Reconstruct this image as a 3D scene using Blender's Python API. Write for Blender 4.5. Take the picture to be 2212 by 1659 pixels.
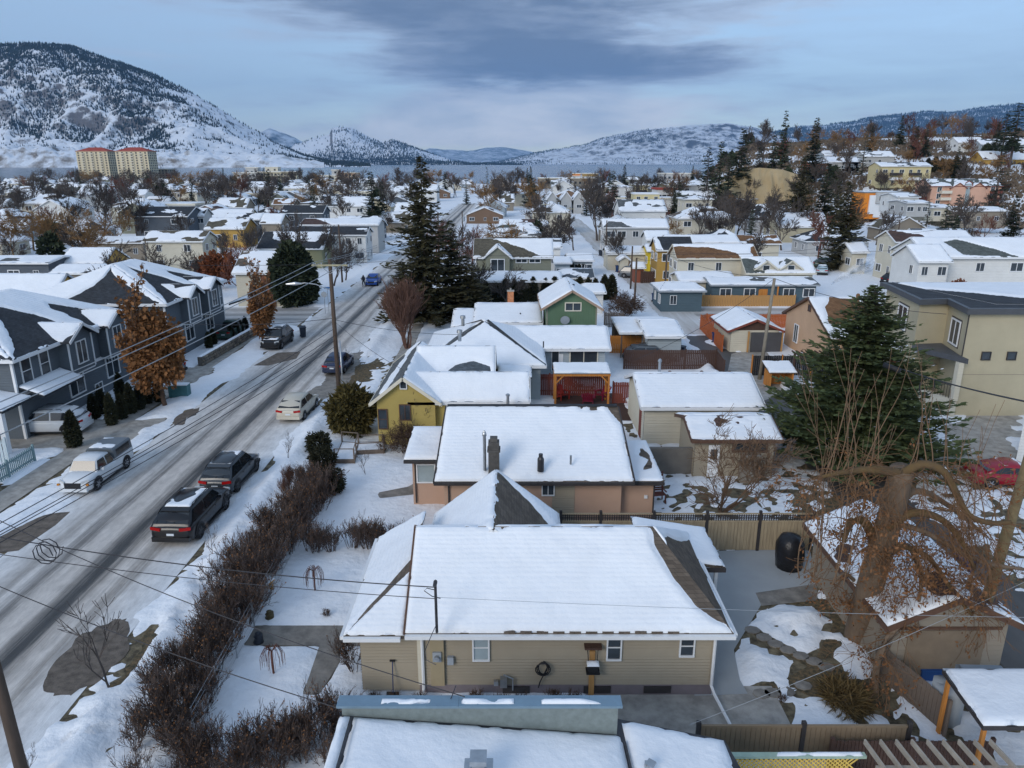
import bpy, math, random
import numpy as np
from mathutils import Vector, Matrix
S = bpy.context.scene
for o in list(bpy.data.objects): bpy.data.objects.remove(o)
COL = S.collection
# ------------------------------------------------------------------ camera
F, H, VH = 1587.0, 17.0, 352.0          # focal length, camera height, horizon row of the 2212 x 1659 view of the photograph
PT = math.atan((829.5 - VH) / F)
cam = bpy.data.objects.new('camera', bpy.data.cameras.new('camera')); COL.objects.link(cam)
cam.location = (0, 0, H); cam.rotation_euler = (math.pi / 2 - PT, 0, 0)
cam.data.sensor_width = 36; cam.data.lens = 36 * F / 2212; cam.data.clip_end = 120000; cam.data.clip_start = .2
S.camera = cam
# ------------------------------------------------------------------ sky, sun, exposure
SUN_EL, SUN_AZ = math.radians(26), math.radians(215)      # azimuth clockwise from +Y: behind the camera, a little left
W = bpy.data.worlds.new('World'); S.world = W; W.use_nodes = True
def world():
    nt = W.node_tree; N = nt.nodes; L = nt.links; N.clear()
    out = N.new('ShaderNodeOutputWorld'); bg = N.new('ShaderNodeBackground'); L.new(bg.outputs[0], out.inputs[0])
    bg.inputs[1].default_value = .12
    sky = N.new('ShaderNodeTexSky'); sky.sky_type = 'NISHITA'; sky.sun_disc = False
    sky.sun_elevation = SUN_EL; sky.sun_rotation = SUN_AZ; sky.altitude = 350; sky.air_density = 1.0; sky.dust_density = .6; sky.ozone_density = 2.2
    tc = N.new('ShaderNodeTexCoord'); sp = N.new('ShaderNodeSeparateXYZ'); L.new(tc.outputs['Generated'], sp.inputs[0])
    def m(op, a, b=None, c=None, clamp=False):
        n = N.new('ShaderNodeMath'); n.operation = op; n.use_clamp = clamp
        for i, v in enumerate((a, b, c)):
            if v is None: continue
            if isinstance(v, (int, float)): n.inputs[i].default_value = v
            else: L.new(v, n.inputs[i])
        return n.outputs[0]
    def mix(f, a, b):
        n = N.new('ShaderNodeMix'); n.data_type = 'RGBA'
        for k, v in ((0, f), (6, a), (7, b)):
            if isinstance(v, tuple): n.inputs[k].default_value = v
            elif isinstance(v, (int, float)): n.inputs[k].default_value = v
            else: L.new(v, n.inputs[k])
        return n.outputs[2]
    x, y, z = sp.outputs
    def noise(scale, det, rough, w, zs, dist=.3):
        cmb = N.new('ShaderNodeCombineXYZ'); L.new(x, cmb.inputs[0]); L.new(y, cmb.inputs[1]); L.new(m('MULTIPLY', z, zs), cmb.inputs[2])
        n = N.new('ShaderNodeTexNoise'); n.noise_dimensions = '4D'; n.inputs['Scale'].default_value = scale; n.inputs['Detail'].default_value = det
        n.inputs['Roughness'].default_value = rough; n.inputs['W'].default_value = w; n.inputs['Distortion'].default_value = dist
        L.new(cmb.outputs[0], n.inputs['Vector']); return n.outputs[0]
    n1, n2, n3 = noise(6, 9, .6, 1.3, 3.4), noise(1.7, 5, .5, 4.1, 4), noise(5, 10, .62, 7.7, 8)
    wob = m('SUBTRACT', n1, .5)
    def blob(cx, cz, sx, sz, amp, w):          # one bank of cloud round a direction; cx, cz = direction cosines
        a = m('POWER', m('DIVIDE', m('SUBTRACT', m('ADD', x, m('MULTIPLY', wob, w * 2)), cx), sx), 2.0); b = m('POWER', m('DIVIDE', m('SUBTRACT', m('ADD', z, m('MULTIPLY', wob, w)), cz), sz), 2.0)
        return m('MULTIPLY', m('POWER', 2.718, m('MULTIPLY', m('ADD', a, b), -1.0)), m('MULTIPLY', m('GREATER_THAN', y, .2), amp))
    def add(*v):
        r = v[0]
        for q in v[1:]: r = m('ADD', r, q)
        return r
    def ramp(v, lo, hi):
        n = N.new('ShaderNodeMapRange'); n.interpolation_type = 'SMOOTHSTEP'; n.inputs[1].default_value = lo; n.inputs[2].default_value = hi; L.new(v, n.inputs[0]); return n.outputs[0]
    dark = add(blob(.05, .113, .21, .027, 1.4, .05), blob(-.06, .188, .30, .028, 1.2, .05), blob(.0, .15, .20, .03, .75, .05), m('MULTIPLY', ramp(n2, .55, .75), .5))
    dens = m('MULTIPLY_ADD', m('SUBTRACT', n3, .5), 2.1, dark)
    light = add(blob(.03, .06, .20, .03, 1.35, .03), blob(-.10, .035, .17, .016, .8, .02), blob(.05, .16, .33, .06, .35, .05), m('MULTIPLY', ramp(n2, .45, .7), .35))
    lit = m('MULTIPLY_ADD', m('SUBTRACT', n3, .5), 1.6, light)
    veil = m('ADD', .58, m('MULTIPLY', m('SUBTRACT', n3, .5), .9), None, True)
    base = mix(veil, sky.outputs[0], (2.9, 3.75, 4.9, 1))
    c1 = mix(m('MULTIPLY', ramp(lit, .18, .75), .85), base, mix(ramp(n1, .3, .7), (3.0, 3.55, 4.4, 1), (5.6, 5.8, 6.2, 1)))
    core = mix(ramp(dens, .3, 1.25), (2.7, 3.25, 4.15, 1), (.95, 1.3, 1.95, 1))
    core = mix(m('MULTIPLY', ramp(n1, .52, .72), .35), core, (3.0, 3.5, 4.4, 1))
    L.new(mix(ramp(dens, .1, .85), c1, core), bg.inputs[0])
world()
sl = bpy.data.lights.new('sun', 'SUN'); sl.energy = .95; sl.angle = math.radians(25); sl.color = (1, .93, .84)
so = bpy.data.objects.new('sun', sl); COL.objects.link(so)
sd = Vector((math.sin(SUN_AZ) * math.cos(SUN_EL), math.cos(SUN_AZ) * math.cos(SUN_EL), math.sin(SUN_EL)))
so.rotation_euler = sd.to_track_quat('Z', 'Y').to_euler(); so.location = (0, -50, 120)
S.view_settings.view_transform = 'Standard'; S.view_settings.look = 'None'; S.view_settings.exposure = .62; S.view_settings.gamma = 1
S.view_settings.use_curve_mapping = False
S.render.engine = 'CYCLES'; S.cycles.volume_bounces = 0; S.cycles.max_bounces = 6; S.cycles.transparent_max_bounces = 8
# ------------------------------------------------------------------ pixel -> place
def ray(u, v):
    y = -(v - 829.5) / F
    return (u - 1106) / F, math.cos(PT) + y * math.sin(PT), -math.sin(PT) + y * math.cos(PT)
def G(u, v, z=0.0):                      # where the ray through a pixel meets height z
    a, b, c = ray(u, v); t = (z - H) / c; return a * t, b * t
def FY(u, v, y):                         # x, z on the plane y
    a, b, c = ray(u, v); t = y / b; return a * t, H + c * t
def FX(u, v, x):                         # y, z on the plane x
    a, b, c = ray(u, v); t = x / a; return b * t, H + c * t
def HX(uL, uR, vE, zE, vR, s):           # front eave row and ridge row -> x0, x1, eave y, run, ridge z
    x0, y = G(uL, vE, zE); x1 = G(uR, vE, zE)[0]
    a, b, c = ray(1106, vR); t = -c / b; run = (H - zE - t * y) / (t + s); return x0, x1, y, run, zE + s * run
# ------------------------------------------------------------------ numpy noise
def _h(ix, iy, seed):
    n = (ix.astype(np.int64) * 374761393 + iy.astype(np.int64) * 668265263 + seed * 1442695041) & 0x7fffffff
    n = ((n ^ (n >> 13)) * 1274126177) & 0x7fffffff
    return ((n ^ (n >> 16)) & 0xffff) / 65535.0
def vn(x, y, seed=0):
    x = np.asarray(x, float); y = np.asarray(y, float); ix = np.floor(x); iy = np.floor(y); fx = x - ix; fy = y - iy
    fx = fx * fx * (3 - 2 * fx); fy = fy * fy * (3 - 2 * fy)
    a, b, c, d = _h(ix, iy, seed), _h(ix + 1, iy, seed), _h(ix, iy + 1, seed), _h(ix + 1, iy + 1, seed)
    return (a * (1 - fx) + b * fx) * (1 - fy) + (c * (1 - fx) + d * fx) * fy
def fbm(x, y, o=4, seed=0):
    s = 0; a = .5
    for i in range(o): s = s + a * (vn(x, y, seed + i * 17) - .5); x = x * 2.03 + 5.1; y = y * 2.03 + 1.7; a *= .5
    return s
def sdpoly(x, y, P):                     # signed distance to a polygon, negative inside
    d = np.full(np.shape(x), 1e9); ins = np.zeros(np.shape(x), bool); n = len(P)
    for i in range(n):
        ax, ay = P[i]; bx, by = P[(i + 1) % n]; ex, ey = bx - ax, by - ay; wx, wy = x - ax, y - ay
        t = np.clip((wx * ex + wy * ey) / max(ex * ex + ey * ey, 1e-9), 0, 1); d = np.minimum(d, (wx - ex * t) ** 2 + (wy - ey * t) ** 2)
        c = ((ay > y) != (by > y)) & (x < (bx - ax) * (y - ay) / ((by - ay) if by != ay else 1e-9) + ax); ins ^= c
    d = np.sqrt(d); return np.where(ins, -d, d)
# ------------------------------------------------------------------ mesh building
class MB:
    def __init__(s): s.v = []; s.f = []; s.p = []
    def quad(s, *p): s.p.append((len(s.v), len(s.f))); n = len(s.v); s.v += [tuple(q) for q in p]; s.f.append(tuple(range(n, n + len(p)))); return s
    def box(s, x0, x1, y0, y1, z0, z1):
        s.p.append((len(s.v), len(s.f))); n = len(s.v); s.v += [(x0, y0, z0), (x1, y0, z0), (x1, y1, z0), (x0, y1, z0), (x0, y0, z1), (x1, y0, z1), (x1, y1, z1), (x0, y1, z1)]
        s.f += [tuple(n + i for i in q) for q in ((0, 3, 2, 1), (4, 5, 6, 7), (0, 1, 5, 4), (1, 2, 6, 5), (2, 3, 7, 6), (3, 0, 4, 7))]; return s
    def bar(s, a, b, w, h, up=(0, 0, 1)):        # box beam from a to b
        s.p.append((len(s.v), len(s.f))); a = Vector(a); b = Vector(b); d = (b - a).normalized(); u = Vector(up)
        r = d.cross(u)
        if r.length < 1e-4: r = d.cross(Vector((1, 0, 0)))
        r.normalize(); u = r.cross(d); n = len(s.v); r *= w / 2; u *= h / 2
        s.v += [tuple(q) for q in (a - r - u, a + r - u, a + r + u, a - r + u, b - r - u, b + r - u, b + r + u, b - r + u)]
        s.f += [tuple(n + i for i in q) for q in ((0, 3, 2, 1), (4, 5, 6, 7), (0, 1, 5, 4), (1, 2, 6, 5), (2, 3, 7, 6), (3, 0, 4, 7))]; return s
    def path(s, P, R, k=6, cap=True):            # tube along points
        s.p.append((len(s.v), len(s.f))); P = [Vector(p) for p in P]; n0 = len(s.v); R = R if isinstance(R, (list, tuple)) else [R] * len(P)
        for i, p in enumerate(P):
            d = (P[min(i + 1, len(P) - 1)] - P[max(i - 1, 0)]).normalized(); u = Vector((0, 0, 1)) if abs(d.z) < .9 else Vector((1, 0, 0))
            r = d.cross(u).normalized(); u = r.cross(d)
            for j in range(k): a = 2 * math.pi * j / k; s.v.append(tuple(p + (r * math.cos(a) + u * math.sin(a)) * R[i]))
        for i in range(len(P) - 1):
            for j in range(k): j2 = (j + 1) % k; s.f.append((n0 + i * k + j, n0 + i * k + j2, n0 + (i + 1) * k + j2, n0 + (i + 1) * k + j))
        if cap: s.f.append(tuple(n0 + j for j in range(k))[::-1]); s.f.append(tuple(n0 + (len(P) - 1) * k + j for j in range(k)))
        return s
    def prism(s, poly, z0, z1):                  # upright prism over an xy polygon
        n = len(s.v); k = len(poly); s.v += [(x, y, z0) for x, y in poly] + [(x, y, z1) for x, y in poly]
        s.f.append(tuple(range(n, n + k))[::-1]); s.f.append(tuple(range(n + k, n + 2 * k)))
        for i in range(k): j = (i + 1) % k; s.f.append((n + i, n + j, n + k + j, n + k + i))
        return s
    def slab(s, pts, th):                        # a planar polygon thickened straight down
        s.p.append((len(s.v), len(s.f))); n = len(s.v); k = len(pts); s.v += [tuple(p) for p in pts] + [(p[0], p[1], p[2] - th) for p in pts]
        s.f.append(tuple(range(n, n + k))); s.f.append(tuple(range(n + k, n + 2 * k))[::-1])
        for i in range(k): j = (i + 1) % k; s.f.append((n + j, n + i, n + k + i, n + k + j))
        return s
def mesh(name, v, f):
    me = bpy.data.meshes.new(name); me.from_pydata([tuple(map(float, q)) for q in v] if not isinstance(v, np.ndarray) else v, [], f); me.update(); return me
ORG = {}
def tag(o, label=None, cat=None, group=None, kind=None):
    if label: o['label'] = label
    if cat: o['category'] = cat
    if group: o['group'] = group
    if kind: o['kind'] = kind
    return o
def thing(name, label, cat, loc=(0, 0, 0), rz=0, group=None):
    o = bpy.data.objects.new(name, None); COL.objects.link(o); o.location = loc; o.rotation_euler = (0, 0, rz); o.empty_display_size = .3
    ORG[o.name] = Vector(loc); return tag(o, label, cat, group)
def link(name, me, m, parent=None, smooth=False, loc=None, rot=None):
    if m and not me.materials: me.materials.append(m)
    if smooth: me.polygons.foreach_set('use_smooth', [True] * len(me.polygons))
    o = bpy.data.objects.new(name, me); COL.objects.link(o)
    if parent: o.parent = parent
    if loc is not None: o.location = loc
    if rot is not None: o.rotation_euler = rot
    return o
def part(name, mb, m, parent, smooth=False):     # mb in world coordinates; parent at rotation 0
    org = ORG[parent.name]; o = link(name, mesh(name, [(x - org.x, y - org.y, z - org.z) for x, y, z in mb.v], mb.f), m, parent, smooth); ORG[o.name] = org; return o
def parts(name, mb, m, parent, smooth=False):    # every primitive in mb becomes a part of its own
    r = None; P = mb.p + [(len(mb.v), len(mb.f))]
    for (a, fa), (b, fb) in zip(P, P[1:]):
        q = MB(); q.v = mb.v[a:b]; q.f = [tuple(i - a for i in f) for f in mb.f[fa:fb]]; r = part(name, q, m, parent, smooth)
    return r
def lpart(name, mb, m, parent, smooth=False):    # mb in the thing's own coordinates
    o = link(name, mesh(name, mb.v, mb.f), m, parent, smooth); ORG[o.name] = Vector(); return o
def solo(name, mb, m, label=None, cat=None, group=None, kind=None, smooth=False):
    return tag(link(name, mesh(name, mb.v, mb.f), m, None, smooth), label, cat, group, kind)
def copy_tree(o, parent=None, top=True):
    c = o.copy(); COL.objects.link(c)
    if parent: c.parent = parent
    for ch in o.children: copy_tree(ch, c, False)
    return c
def place(o, loc, rz=0, sc=1.0, label=None, group=None):
    o.location = loc; o.rotation_euler = (0, 0, rz); o.scale = (sc, sc, sc) if isinstance(sc, (int, float)) else sc
    if label: o['label'] = label
    if group: o['group'] = group
    return o
# ------------------------------------------------------------------ materials
MC = {}
def mat(name, col, rough=.8, var=.12, scale=2.0, bump=0.0, bscale=30.0, metal=0.0, stretch=(1, 1, 1), col2=None, contrast=.25, rnd=0.0, spec=.3, alpha=None):
    if name in MC: return MC[name]
    m = bpy.data.materials.new(name); MC[name] = m; m.use_nodes = True; nt = m.node_tree; N = nt.nodes; L = nt.links; b = N['Principled BSDF']
    b.inputs['Roughness'].default_value = rough; b.inputs['Metallic'].default_value = metal; b.inputs['Specular IOR Level'].default_value = spec
    tc = N.new('ShaderNodeTexCoord'); mp = N.new('ShaderNodeMapping'); mp.inputs['Scale'].default_value = stretch; L.new(tc.outputs['Object'], mp.inputs[0])
    no = N.new('ShaderNodeTexNoise'); no.inputs['Scale'].default_value = scale; no.inputs['Detail'].default_value = 6; no.inputs['Roughness'].default_value = .62; L.new(mp.outputs[0], no.inputs['Vector'])
    cr = N.new('ShaderNodeValToRGB'); cr.color_ramp.elements[0].position = .5 - contrast; cr.color_ramp.elements[1].position = .5 + contrast
    c2 = col2 or tuple(min(1, c * (1 + var)) for c in col); c1 = col if col2 else tuple(c * (1 - var) for c in col)
    cr.color_ramp.elements[0].color = (*c1, 1); cr.color_ramp.elements[1].color = (*c2, 1); L.new(no.outputs[0], cr.inputs[0]); c = cr.outputs[0]
    if rnd:
        oi = N.new('ShaderNodeObjectInfo'); hs = N.new('ShaderNodeHueSaturation'); mr = N.new('ShaderNodeMapRange'); mr.inputs[3].default_value = 1 - rnd; mr.inputs[4].default_value = 1 + rnd
        L.new(oi.outputs['Random'], mr.inputs[0]); L.new(mr.outputs[0], hs.inputs['Value']); L.new(c, hs.inputs['Color']); c = hs.outputs[0]
    L.new(c, b.inputs['Base Color'])
    if bump:
        nb = N.new('ShaderNodeTexNoise'); nb.inputs['Scale'].default_value = bscale; nb.inputs['Detail'].default_value = 4; L.new(mp.outputs[0], nb.inputs['Vector'])
        bu = N.new('ShaderNodeBump'); bu.inputs['Strength'].default_value = bump; bu.inputs['Distance'].default_value = .03 if bscale > 5 else .12; L.new(nb.outputs[0], bu.inputs['Height']); L.new(bu.outputs[0], b.inputs['Normal'])
    return m
def shingle(name, col, sc=5.0, var=.35):
    if name in MC: return MC[name]
    m = mat(name, col, .9, .25, 1.3); nt = m.node_tree; N = nt.nodes; L = nt.links; b = N['Principled BSDF']
    tc = N.new('ShaderNodeTexCoord'); sp = N.new('ShaderNodeSeparateXYZ'); L.new(tc.outputs['Object'], sp.inputs[0])
    ad = N.new('ShaderNodeMath'); ad.operation = 'ADD'; L.new(sp.outputs[0], ad.inputs[0]); L.new(sp.outputs[1], ad.inputs[1])
    cb = N.new('ShaderNodeCombineXYZ'); L.new(ad.outputs[0], cb.inputs[0]); mu = N.new('ShaderNodeMath'); mu.operation = 'MULTIPLY'; mu.inputs[1].default_value = 1.9; L.new(sp.outputs[2], mu.inputs[0]); L.new(mu.outputs[0], cb.inputs[1])
    br = N.new('ShaderNodeTexBrick'); br.inputs['Scale'].default_value = sc; br.inputs['Mortar Size'].default_value = .025; br.inputs['Brick Width'].default_value = 1.3; br.inputs['Row Height'].default_value = .75
    br.inputs['Color1'].default_value = (1, 1, 1, 1); br.inputs['Color2'].default_value = (1 - var, 1 - var, 1 - var, 1); br.inputs['Mortar'].default_value = (.35, .35, .35, 1); L.new(cb.outputs[0], br.inputs['Vector'])
    mx = N.new('ShaderNodeMix'); mx.data_type = 'RGBA'; mx.blend_type = 'MULTIPLY'; mx.inputs[0].default_value = 1; old = b.inputs['Base Color'].links[0].from_socket
    L.new(old, mx.inputs[6]); L.new(br.outputs[0], mx.inputs[7]); L.new(mx.outputs[2], b.inputs['Base Color'])
    bu = N.new('ShaderNodeBump'); bu.inputs['Strength'].default_value = .6; bu.inputs['Distance'].default_value = .02; L.new(br.outputs['Color'], bu.inputs['Height']); L.new(bu.outputs[0], b.inputs['Normal'])
    return m
SNOW = mat('snow', (.80, .82, .85), .65, .05, 1.5, .7, 2.6, spec=.25)
SNOWR = mat('roof_snow', (.82, .84, .87), .6, .05, .6, .25, 4, spec=.25)
def snow_detail(m, wave):                  # fine crust, and on roofs the shingle courses showing through
    nt = m.node_tree; N = nt.nodes; L = nt.links; b = N['Principled BSDF']; tc = N.new('ShaderNodeTexCoord'); n = N.new('ShaderNodeTexNoise'); n.inputs['Scale'].default_value = 24; n.inputs['Detail'].default_value = 5; L.new(tc.outputs['Object'], n.inputs['Vector'])
    b1 = b.inputs['Normal'].links[0].from_node; b2 = N.new('ShaderNodeBump'); b2.inputs['Strength'].default_value = .35; b2.inputs['Distance'].default_value = .015; L.new(n.outputs[0], b2.inputs['Height']); L.new(b1.outputs[0], b2.inputs['Normal']); o = b2
    if wave:
        w = N.new('ShaderNodeTexWave'); w.bands_direction = 'Z'; w.inputs['Scale'].default_value = 3.4; w.inputs['Distortion'].default_value = 1.2; w.inputs['Detail'].default_value = 2; w.inputs['Detail Scale'].default_value = 1.5; L.new(tc.outputs['Object'], w.inputs['Vector'])
        o = N.new('ShaderNodeBump'); o.inputs['Strength'].default_value = .3; o.inputs['Distance'].default_value = .02; L.new(w.outputs[0], o.inputs['Height']); L.new(b2.outputs[0], o.inputs['Normal'])
    L.new(o.outputs[0], b.inputs['Normal'])
snow_detail(SNOW, False); snow_detail(SNOWR, True)
GLASS = mat('window_glass', (.035, .045, .055), .08, .4, .8, spec=.6)
GLASSC = mat('curtained_glass', (.30, .36, .38), .12, .2, .9, spec=.6)
WHITE = mat('white_trim', (.72, .73, .74), .5, .05); CREAMT = mat('cream_trim', (.62, .58, .48), .6, .06)
DARKT = mat('dark_trim', (.045, .04, .04), .5, .2); BROWNT = mat('brown_trim', (.11, .06, .04), .6, .2); GREYT = mat('grey_trim', (.30, .33, .36), .5, .1)
METAL = mat('galvanised_metal', (.42, .44, .46), .35, .2, 4, metal=.8); DMETAL = mat('dark_metal', (.06, .06, .065), .45, .2, 4, metal=.5)
CONC = mat('concrete', (.34, .32, .29), .85, .24, 1.6, .3, 25, contrast=.14); CONCW = mat('wet_concrete', (.21, .19, .165), .6, .32, 1.7, .25, 20, contrast=.14)
BRICK = shingle('red_brick', (.30, .13, .08), 6, .4)
SH = {k: shingle('shingle_' + k, c) for k, c in dict(brown=(.145, .115, .09), grey=(.13, .14, .145), dark=(.045, .05, .058), rust=(.22, .115, .055), green=(.12, .135, .125), maroon=(.10, .06, .05), olive=(.13, .115, .085), slate=(.10, .12, .14)).items()}
def wallm(k, c, **kw): return mat('wall_' + k, c, .85, kw.pop('var', .08), kw.pop('scale', .7), .12, 40, **kw)
WL = {k: wallm(k, c) for k, c in dict(tan=(.33, .285, .215), pink=(.47, .31, .225), yellow=(.40, .31, .10), blueg=(.34, .39, .42), green=(.105, .17, .105), sage=(.21, .215, .165), cream=(.56, .52, .42), white=(.66, .66, .64),
      greysid=(.115, .135, .155), dkgrey=(.09, .105, .125), teal=(.075, .115, .14), beige=(.43, .38, .265), orange=(.55, .36, .23), ochre=(.42, .26, .07), lgrey=(.42, .42, .41), brown=(.17, .11, .075), taupe=(.25, .215, .17), salmon=(.60, .36, .26), butter=(.60, .52, .30), brightorange=(.65, .22, .03),
      rustred=(.25, .085, .05), olive=(.22, .22, .13), brightyellow=(.62, .46, .03)).items()}
def siding_bump(m, period):                # saw-tooth relief of lap siding
    nt = m.node_tree; N = nt.nodes; L = nt.links; b = N['Principled BSDF']; tc = N.new('ShaderNodeTexCoord'); w = N.new('ShaderNodeTexWave'); w.bands_direction = 'Z'; w.wave_profile = 'SAW'; w.inputs['Scale'].default_value = .314159 / period; L.new(tc.outputs['Object'], w.inputs['Vector'])
    u = N.new('ShaderNodeBump'); u.invert = True; u.inputs['Strength'].default_value = .9; u.inputs['Distance'].default_value = .03; L.new(w.outputs[0], u.inputs['Height']); L.new(b.inputs['Normal'].links[0].from_node.outputs[0], u.inputs['Normal']); L.new(u.outputs[0], b.inputs['Normal'])
for k_, p_ in (('tan', .115), ('greysid', .17), ('dkgrey', .2), ('blueg', .2), ('sage', .2), ('cream', .2), ('white', .2), ('teal', .2), ('taupe', .2)): siding_bump(WL[k_], p_)
WOOD = {k: mat('wood_' + k, c, .8, .25, 3.0, .2, 12, stretch=(3, 3, .35)) for k, c in dict(cedar=(.42, .23, .085), red=(.20, .055, .038), brown=(.075, .042, .032), orange=(.40, .105, .03), grey=(.27, .29, .28), amber=(.50, .20, .045), pole=(.085, .06, .045), paleblue=(.45, .52, .55), bluegreen=(.20, .29, .31), lattice=(.72, .50, .12), old=(.16, .125, .10), vinyl=(.345, .275, .18)).items()}
# ================================================================== THE SETTING
def ss(a, b, t): t = np.clip((np.asarray(t, float) - a) / (b - a), 0, 1); return t * t * (3 - 2 * t)
def hill(x, y):                           # ground height: flat town, a bench rising on the right, sinking a little to the lake
    d = .49 * (x - 60) + .87 * (y - 260)
    w = ss(20, 75, x) * ss(.215, .32, x / np.maximum(y, 1))
    z = np.interp(d, [-10, 0, 40, 100, 140, 220, 400], [0, .6, 8.5, 17, 21, 30, 42]) * w * (1 - ss(420, 640, y) * .8)
    z = z + fbm(x / 23, y / 23, 3, 5) * 3.2 * w * ss(-10, 25, d)
    return z - 3.5 * ss(500, 860, y) * (1 - w * .6)
def hz(x, y): return float(hill(np.array(float(x)), np.array(float(y))))
PX = lambda pts, z=0: [G(u, v, z) for u, v in pts]
# hard surfaces: (name, polygon, height, material, noise on the snow edge, how far the snow creeps in)
ROADM = bpy.data.materials.new('slushy_road')
def road_material(m, stops, axis=0):
    m.use_nodes = True; nt = m.node_tree; N = nt.nodes; L = nt.links; b = N['Principled BSDF']; b.inputs['Roughness'].default_value = .6
    tc = N.new('ShaderNodeTexCoord'); sp = N.new('ShaderNodeSeparateXYZ'); L.new(tc.outputs['Object'], sp.inputs[0])
    def noise(sx, sy, det, rough=.6):
        mp = N.new('ShaderNodeMapping'); mp.inputs['Scale'].default_value = (sx, sy, 1) if axis == 0 else (sy, sx, 1); L.new(tc.outputs['Object'], mp.inputs[0])
        n = N.new('ShaderNodeTexNoise'); n.inputs['Scale'].default_value = 1; n.inputs['Detail'].default_value = det; n.inputs['Roughness'].default_value = rough; L.new(mp.outputs[0], n.inputs['Vector']); return n.outputs[0]
    def ma(op, a, b_, c=None):
        n = N.new('ShaderNodeMath'); n.operation = op
        for i, v in enumerate((a, b_, c)):
            if v is None: continue
            if isinstance(v, (int, float)): n.inputs[i].default_value = v
            else: L.new(v, n.inputs[i])
        return n.outputs[0]
    n1, n2, n3 = noise(.5, .05, 5), noise(4.5, .11, 8, .75), noise(2.2, .9, 9, .72)
    q = ma('ADD', sp.outputs[axis], ma('MULTIPLY', ma('SUBTRACT', n1, .5), .9)); q = ma('ADD', q, ma('MULTIPLY', ma('SUBTRACT', n2, .5), 1.5))
    lo, hi = stops[0][0], stops[-1][0]; q = ma('DIVIDE', ma('SUBTRACT', q, lo), hi - lo)
    cr = N.new('ShaderNodeValToRGB'); e = cr.color_ramp.elements
    for i, (p, c) in enumerate(stops):
        k = (p - lo) / (hi - lo); el = e[0] if i == 0 else e[len(e) - 1] if i == len(stops) - 1 else e.new(k)
        el.position = k; el.color = (*c, 1)
    L.new(q, cr.inputs[0])
    hs = N.new('ShaderNodeHueSaturation'); L.new(cr.outputs[0], hs.inputs['Color']); L.new(ma('MULTIPLY_ADD', n3, 1.3, .38), hs.inputs['Value']); L.new(hs.outputs[0], b.inputs['Base Color'])
    bu = N.new('ShaderNodeBump'); bu.inputs['Strength'].default_value = .5; bu.inputs['Distance'].default_value = .05; L.new(ma('ADD', n2, n3), bu.inputs['Height']); L.new(bu.outputs[0], b.inputs['Normal'])
g_ = lambda k, w=0.0: (k * (1 + w), k, k * (1 - w))
road_material(ROADM, [(-24.2, g_(.66)), (-22.6, g_(.62, .02)), (-21.8, g_(.52, .04)), (-21.1, g_(.30, .08)), (-20.6, g_(.54, .06)), (-20.0, g_(.14, .09)), (-19.7, g_(.44, .09)), (-19.0, g_(.50, .09)), (-18.5, g_(.20, .10)), (-18.15, g_(.05, .06)), (-17.85, g_(.06, .06)), (-17.5, g_(.32, .12)), (-16.9, g_(.54, .09)), (-16.4, g_(.26, .12)), (-16.0, g_(.54, .06)), (-15.4, g_(.60, .03)), (-14.7, g_(.66)), (-13.5, g_(.7))])
CROSSM = bpy.data.materials.new('snowy_side_street')
road_material(CROSSM, [(79, g_(.66)), (80.5, g_(.5, .04)), (82, g_(.28, .06)), (83.2, g_(.52, .05)), (84.4, g_(.24, .06)), (86, g_(.5, .05)), (87.5, g_(.3, .05)), (89.5, g_(.66))], 1)
ALLEYM = mat('alley_asphalt', (.05, .048, .047), .6, .3, .6, .3, 10, stretch=(1, .25, 1), col2=(.13, .125, .12), contrast=.3)
GRAVEL = mat('bare_gravel', (.135, .112, .092), .9, .35, 2.5, .6, 30, contrast=.15); LITTER = mat('leaf_litter', (.17, .115, .06), .9, .4, 5, .9, 14, col2=(.045, .045, .03), contrast=.13)
BARE = []                                  # polygons the snow leaves open: (poly, noise amplitude, noise scale, inset)
def sheet(name, poly, z, m, amp=.3, ns=.8, inset=0.0, kind='structure', parent=None, label=None):
    BARE.append((poly, amp, ns, inset))
    if amp < .5 and len(poly) > 4 and 'patch' in name or name in ('parking_pad', 'driveway', 'verge_soil'):
        q = []; rg = random.Random(len(BARE))
        for (ax, ay), (bx, by) in zip(poly, poly[1:] + poly[:1]):
            k = max(2, int(math.hypot(bx - ax, by - ay) / .22))
            for i in range(k): x, y = ax + (bx - ax) * i / k, ay + (by - ay) * i / k; q.append((x + 1.3 * float(fbm(np.array(x * 1.1), np.array(y * 1.1), 4, 5)), y + 1.6 * float(fbm(np.array(x * 1.1), np.array(y * 1.1), 4, 9))))
        poly = q
    if m: o = solo(name, MB().quad(*[(x, y, z) for x, y in poly]), m, label, None, None, kind); return o
R4 = lambda x0, x1, y0, y1: [(x0, y0), (x1, y0), (x1, y1), (x0, y1)]
sheet('road', R4(-23.0, -14.4, 4, 330), .012, ROADM, .8, .6)
sheet('side_street', R4(-150, -23.4, 79, 89.5), .016, CROSSM, .6, .4)
sheet('cross_street', R4(21.2, 140, 80.5, 89), .016, CROSSM, .8, .4)
sheet('alley', R4(17.3, 21.2, 4, 74), .014, ALLEYM, .8, .5, .2)
sheet('snowy_lane', R4(17.0, 21.4, 74, 240), .018, mat('packed_lane_snow', (.42, .40, .37), .7, .3, .7, .3, 6, stretch=(1.6, .12, 1), col2=(.62, .62, .62), contrast=.18), .5, .5, .1)
sheet('pavement', R4(-27.6, -26.0, 14, 76), .03, CONC, .35, .5, -.05)
sheet('driveway', R4(-33.5, -24.0, 42.3, 48.2), .022, CONC, .8, .5, .1)
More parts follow.
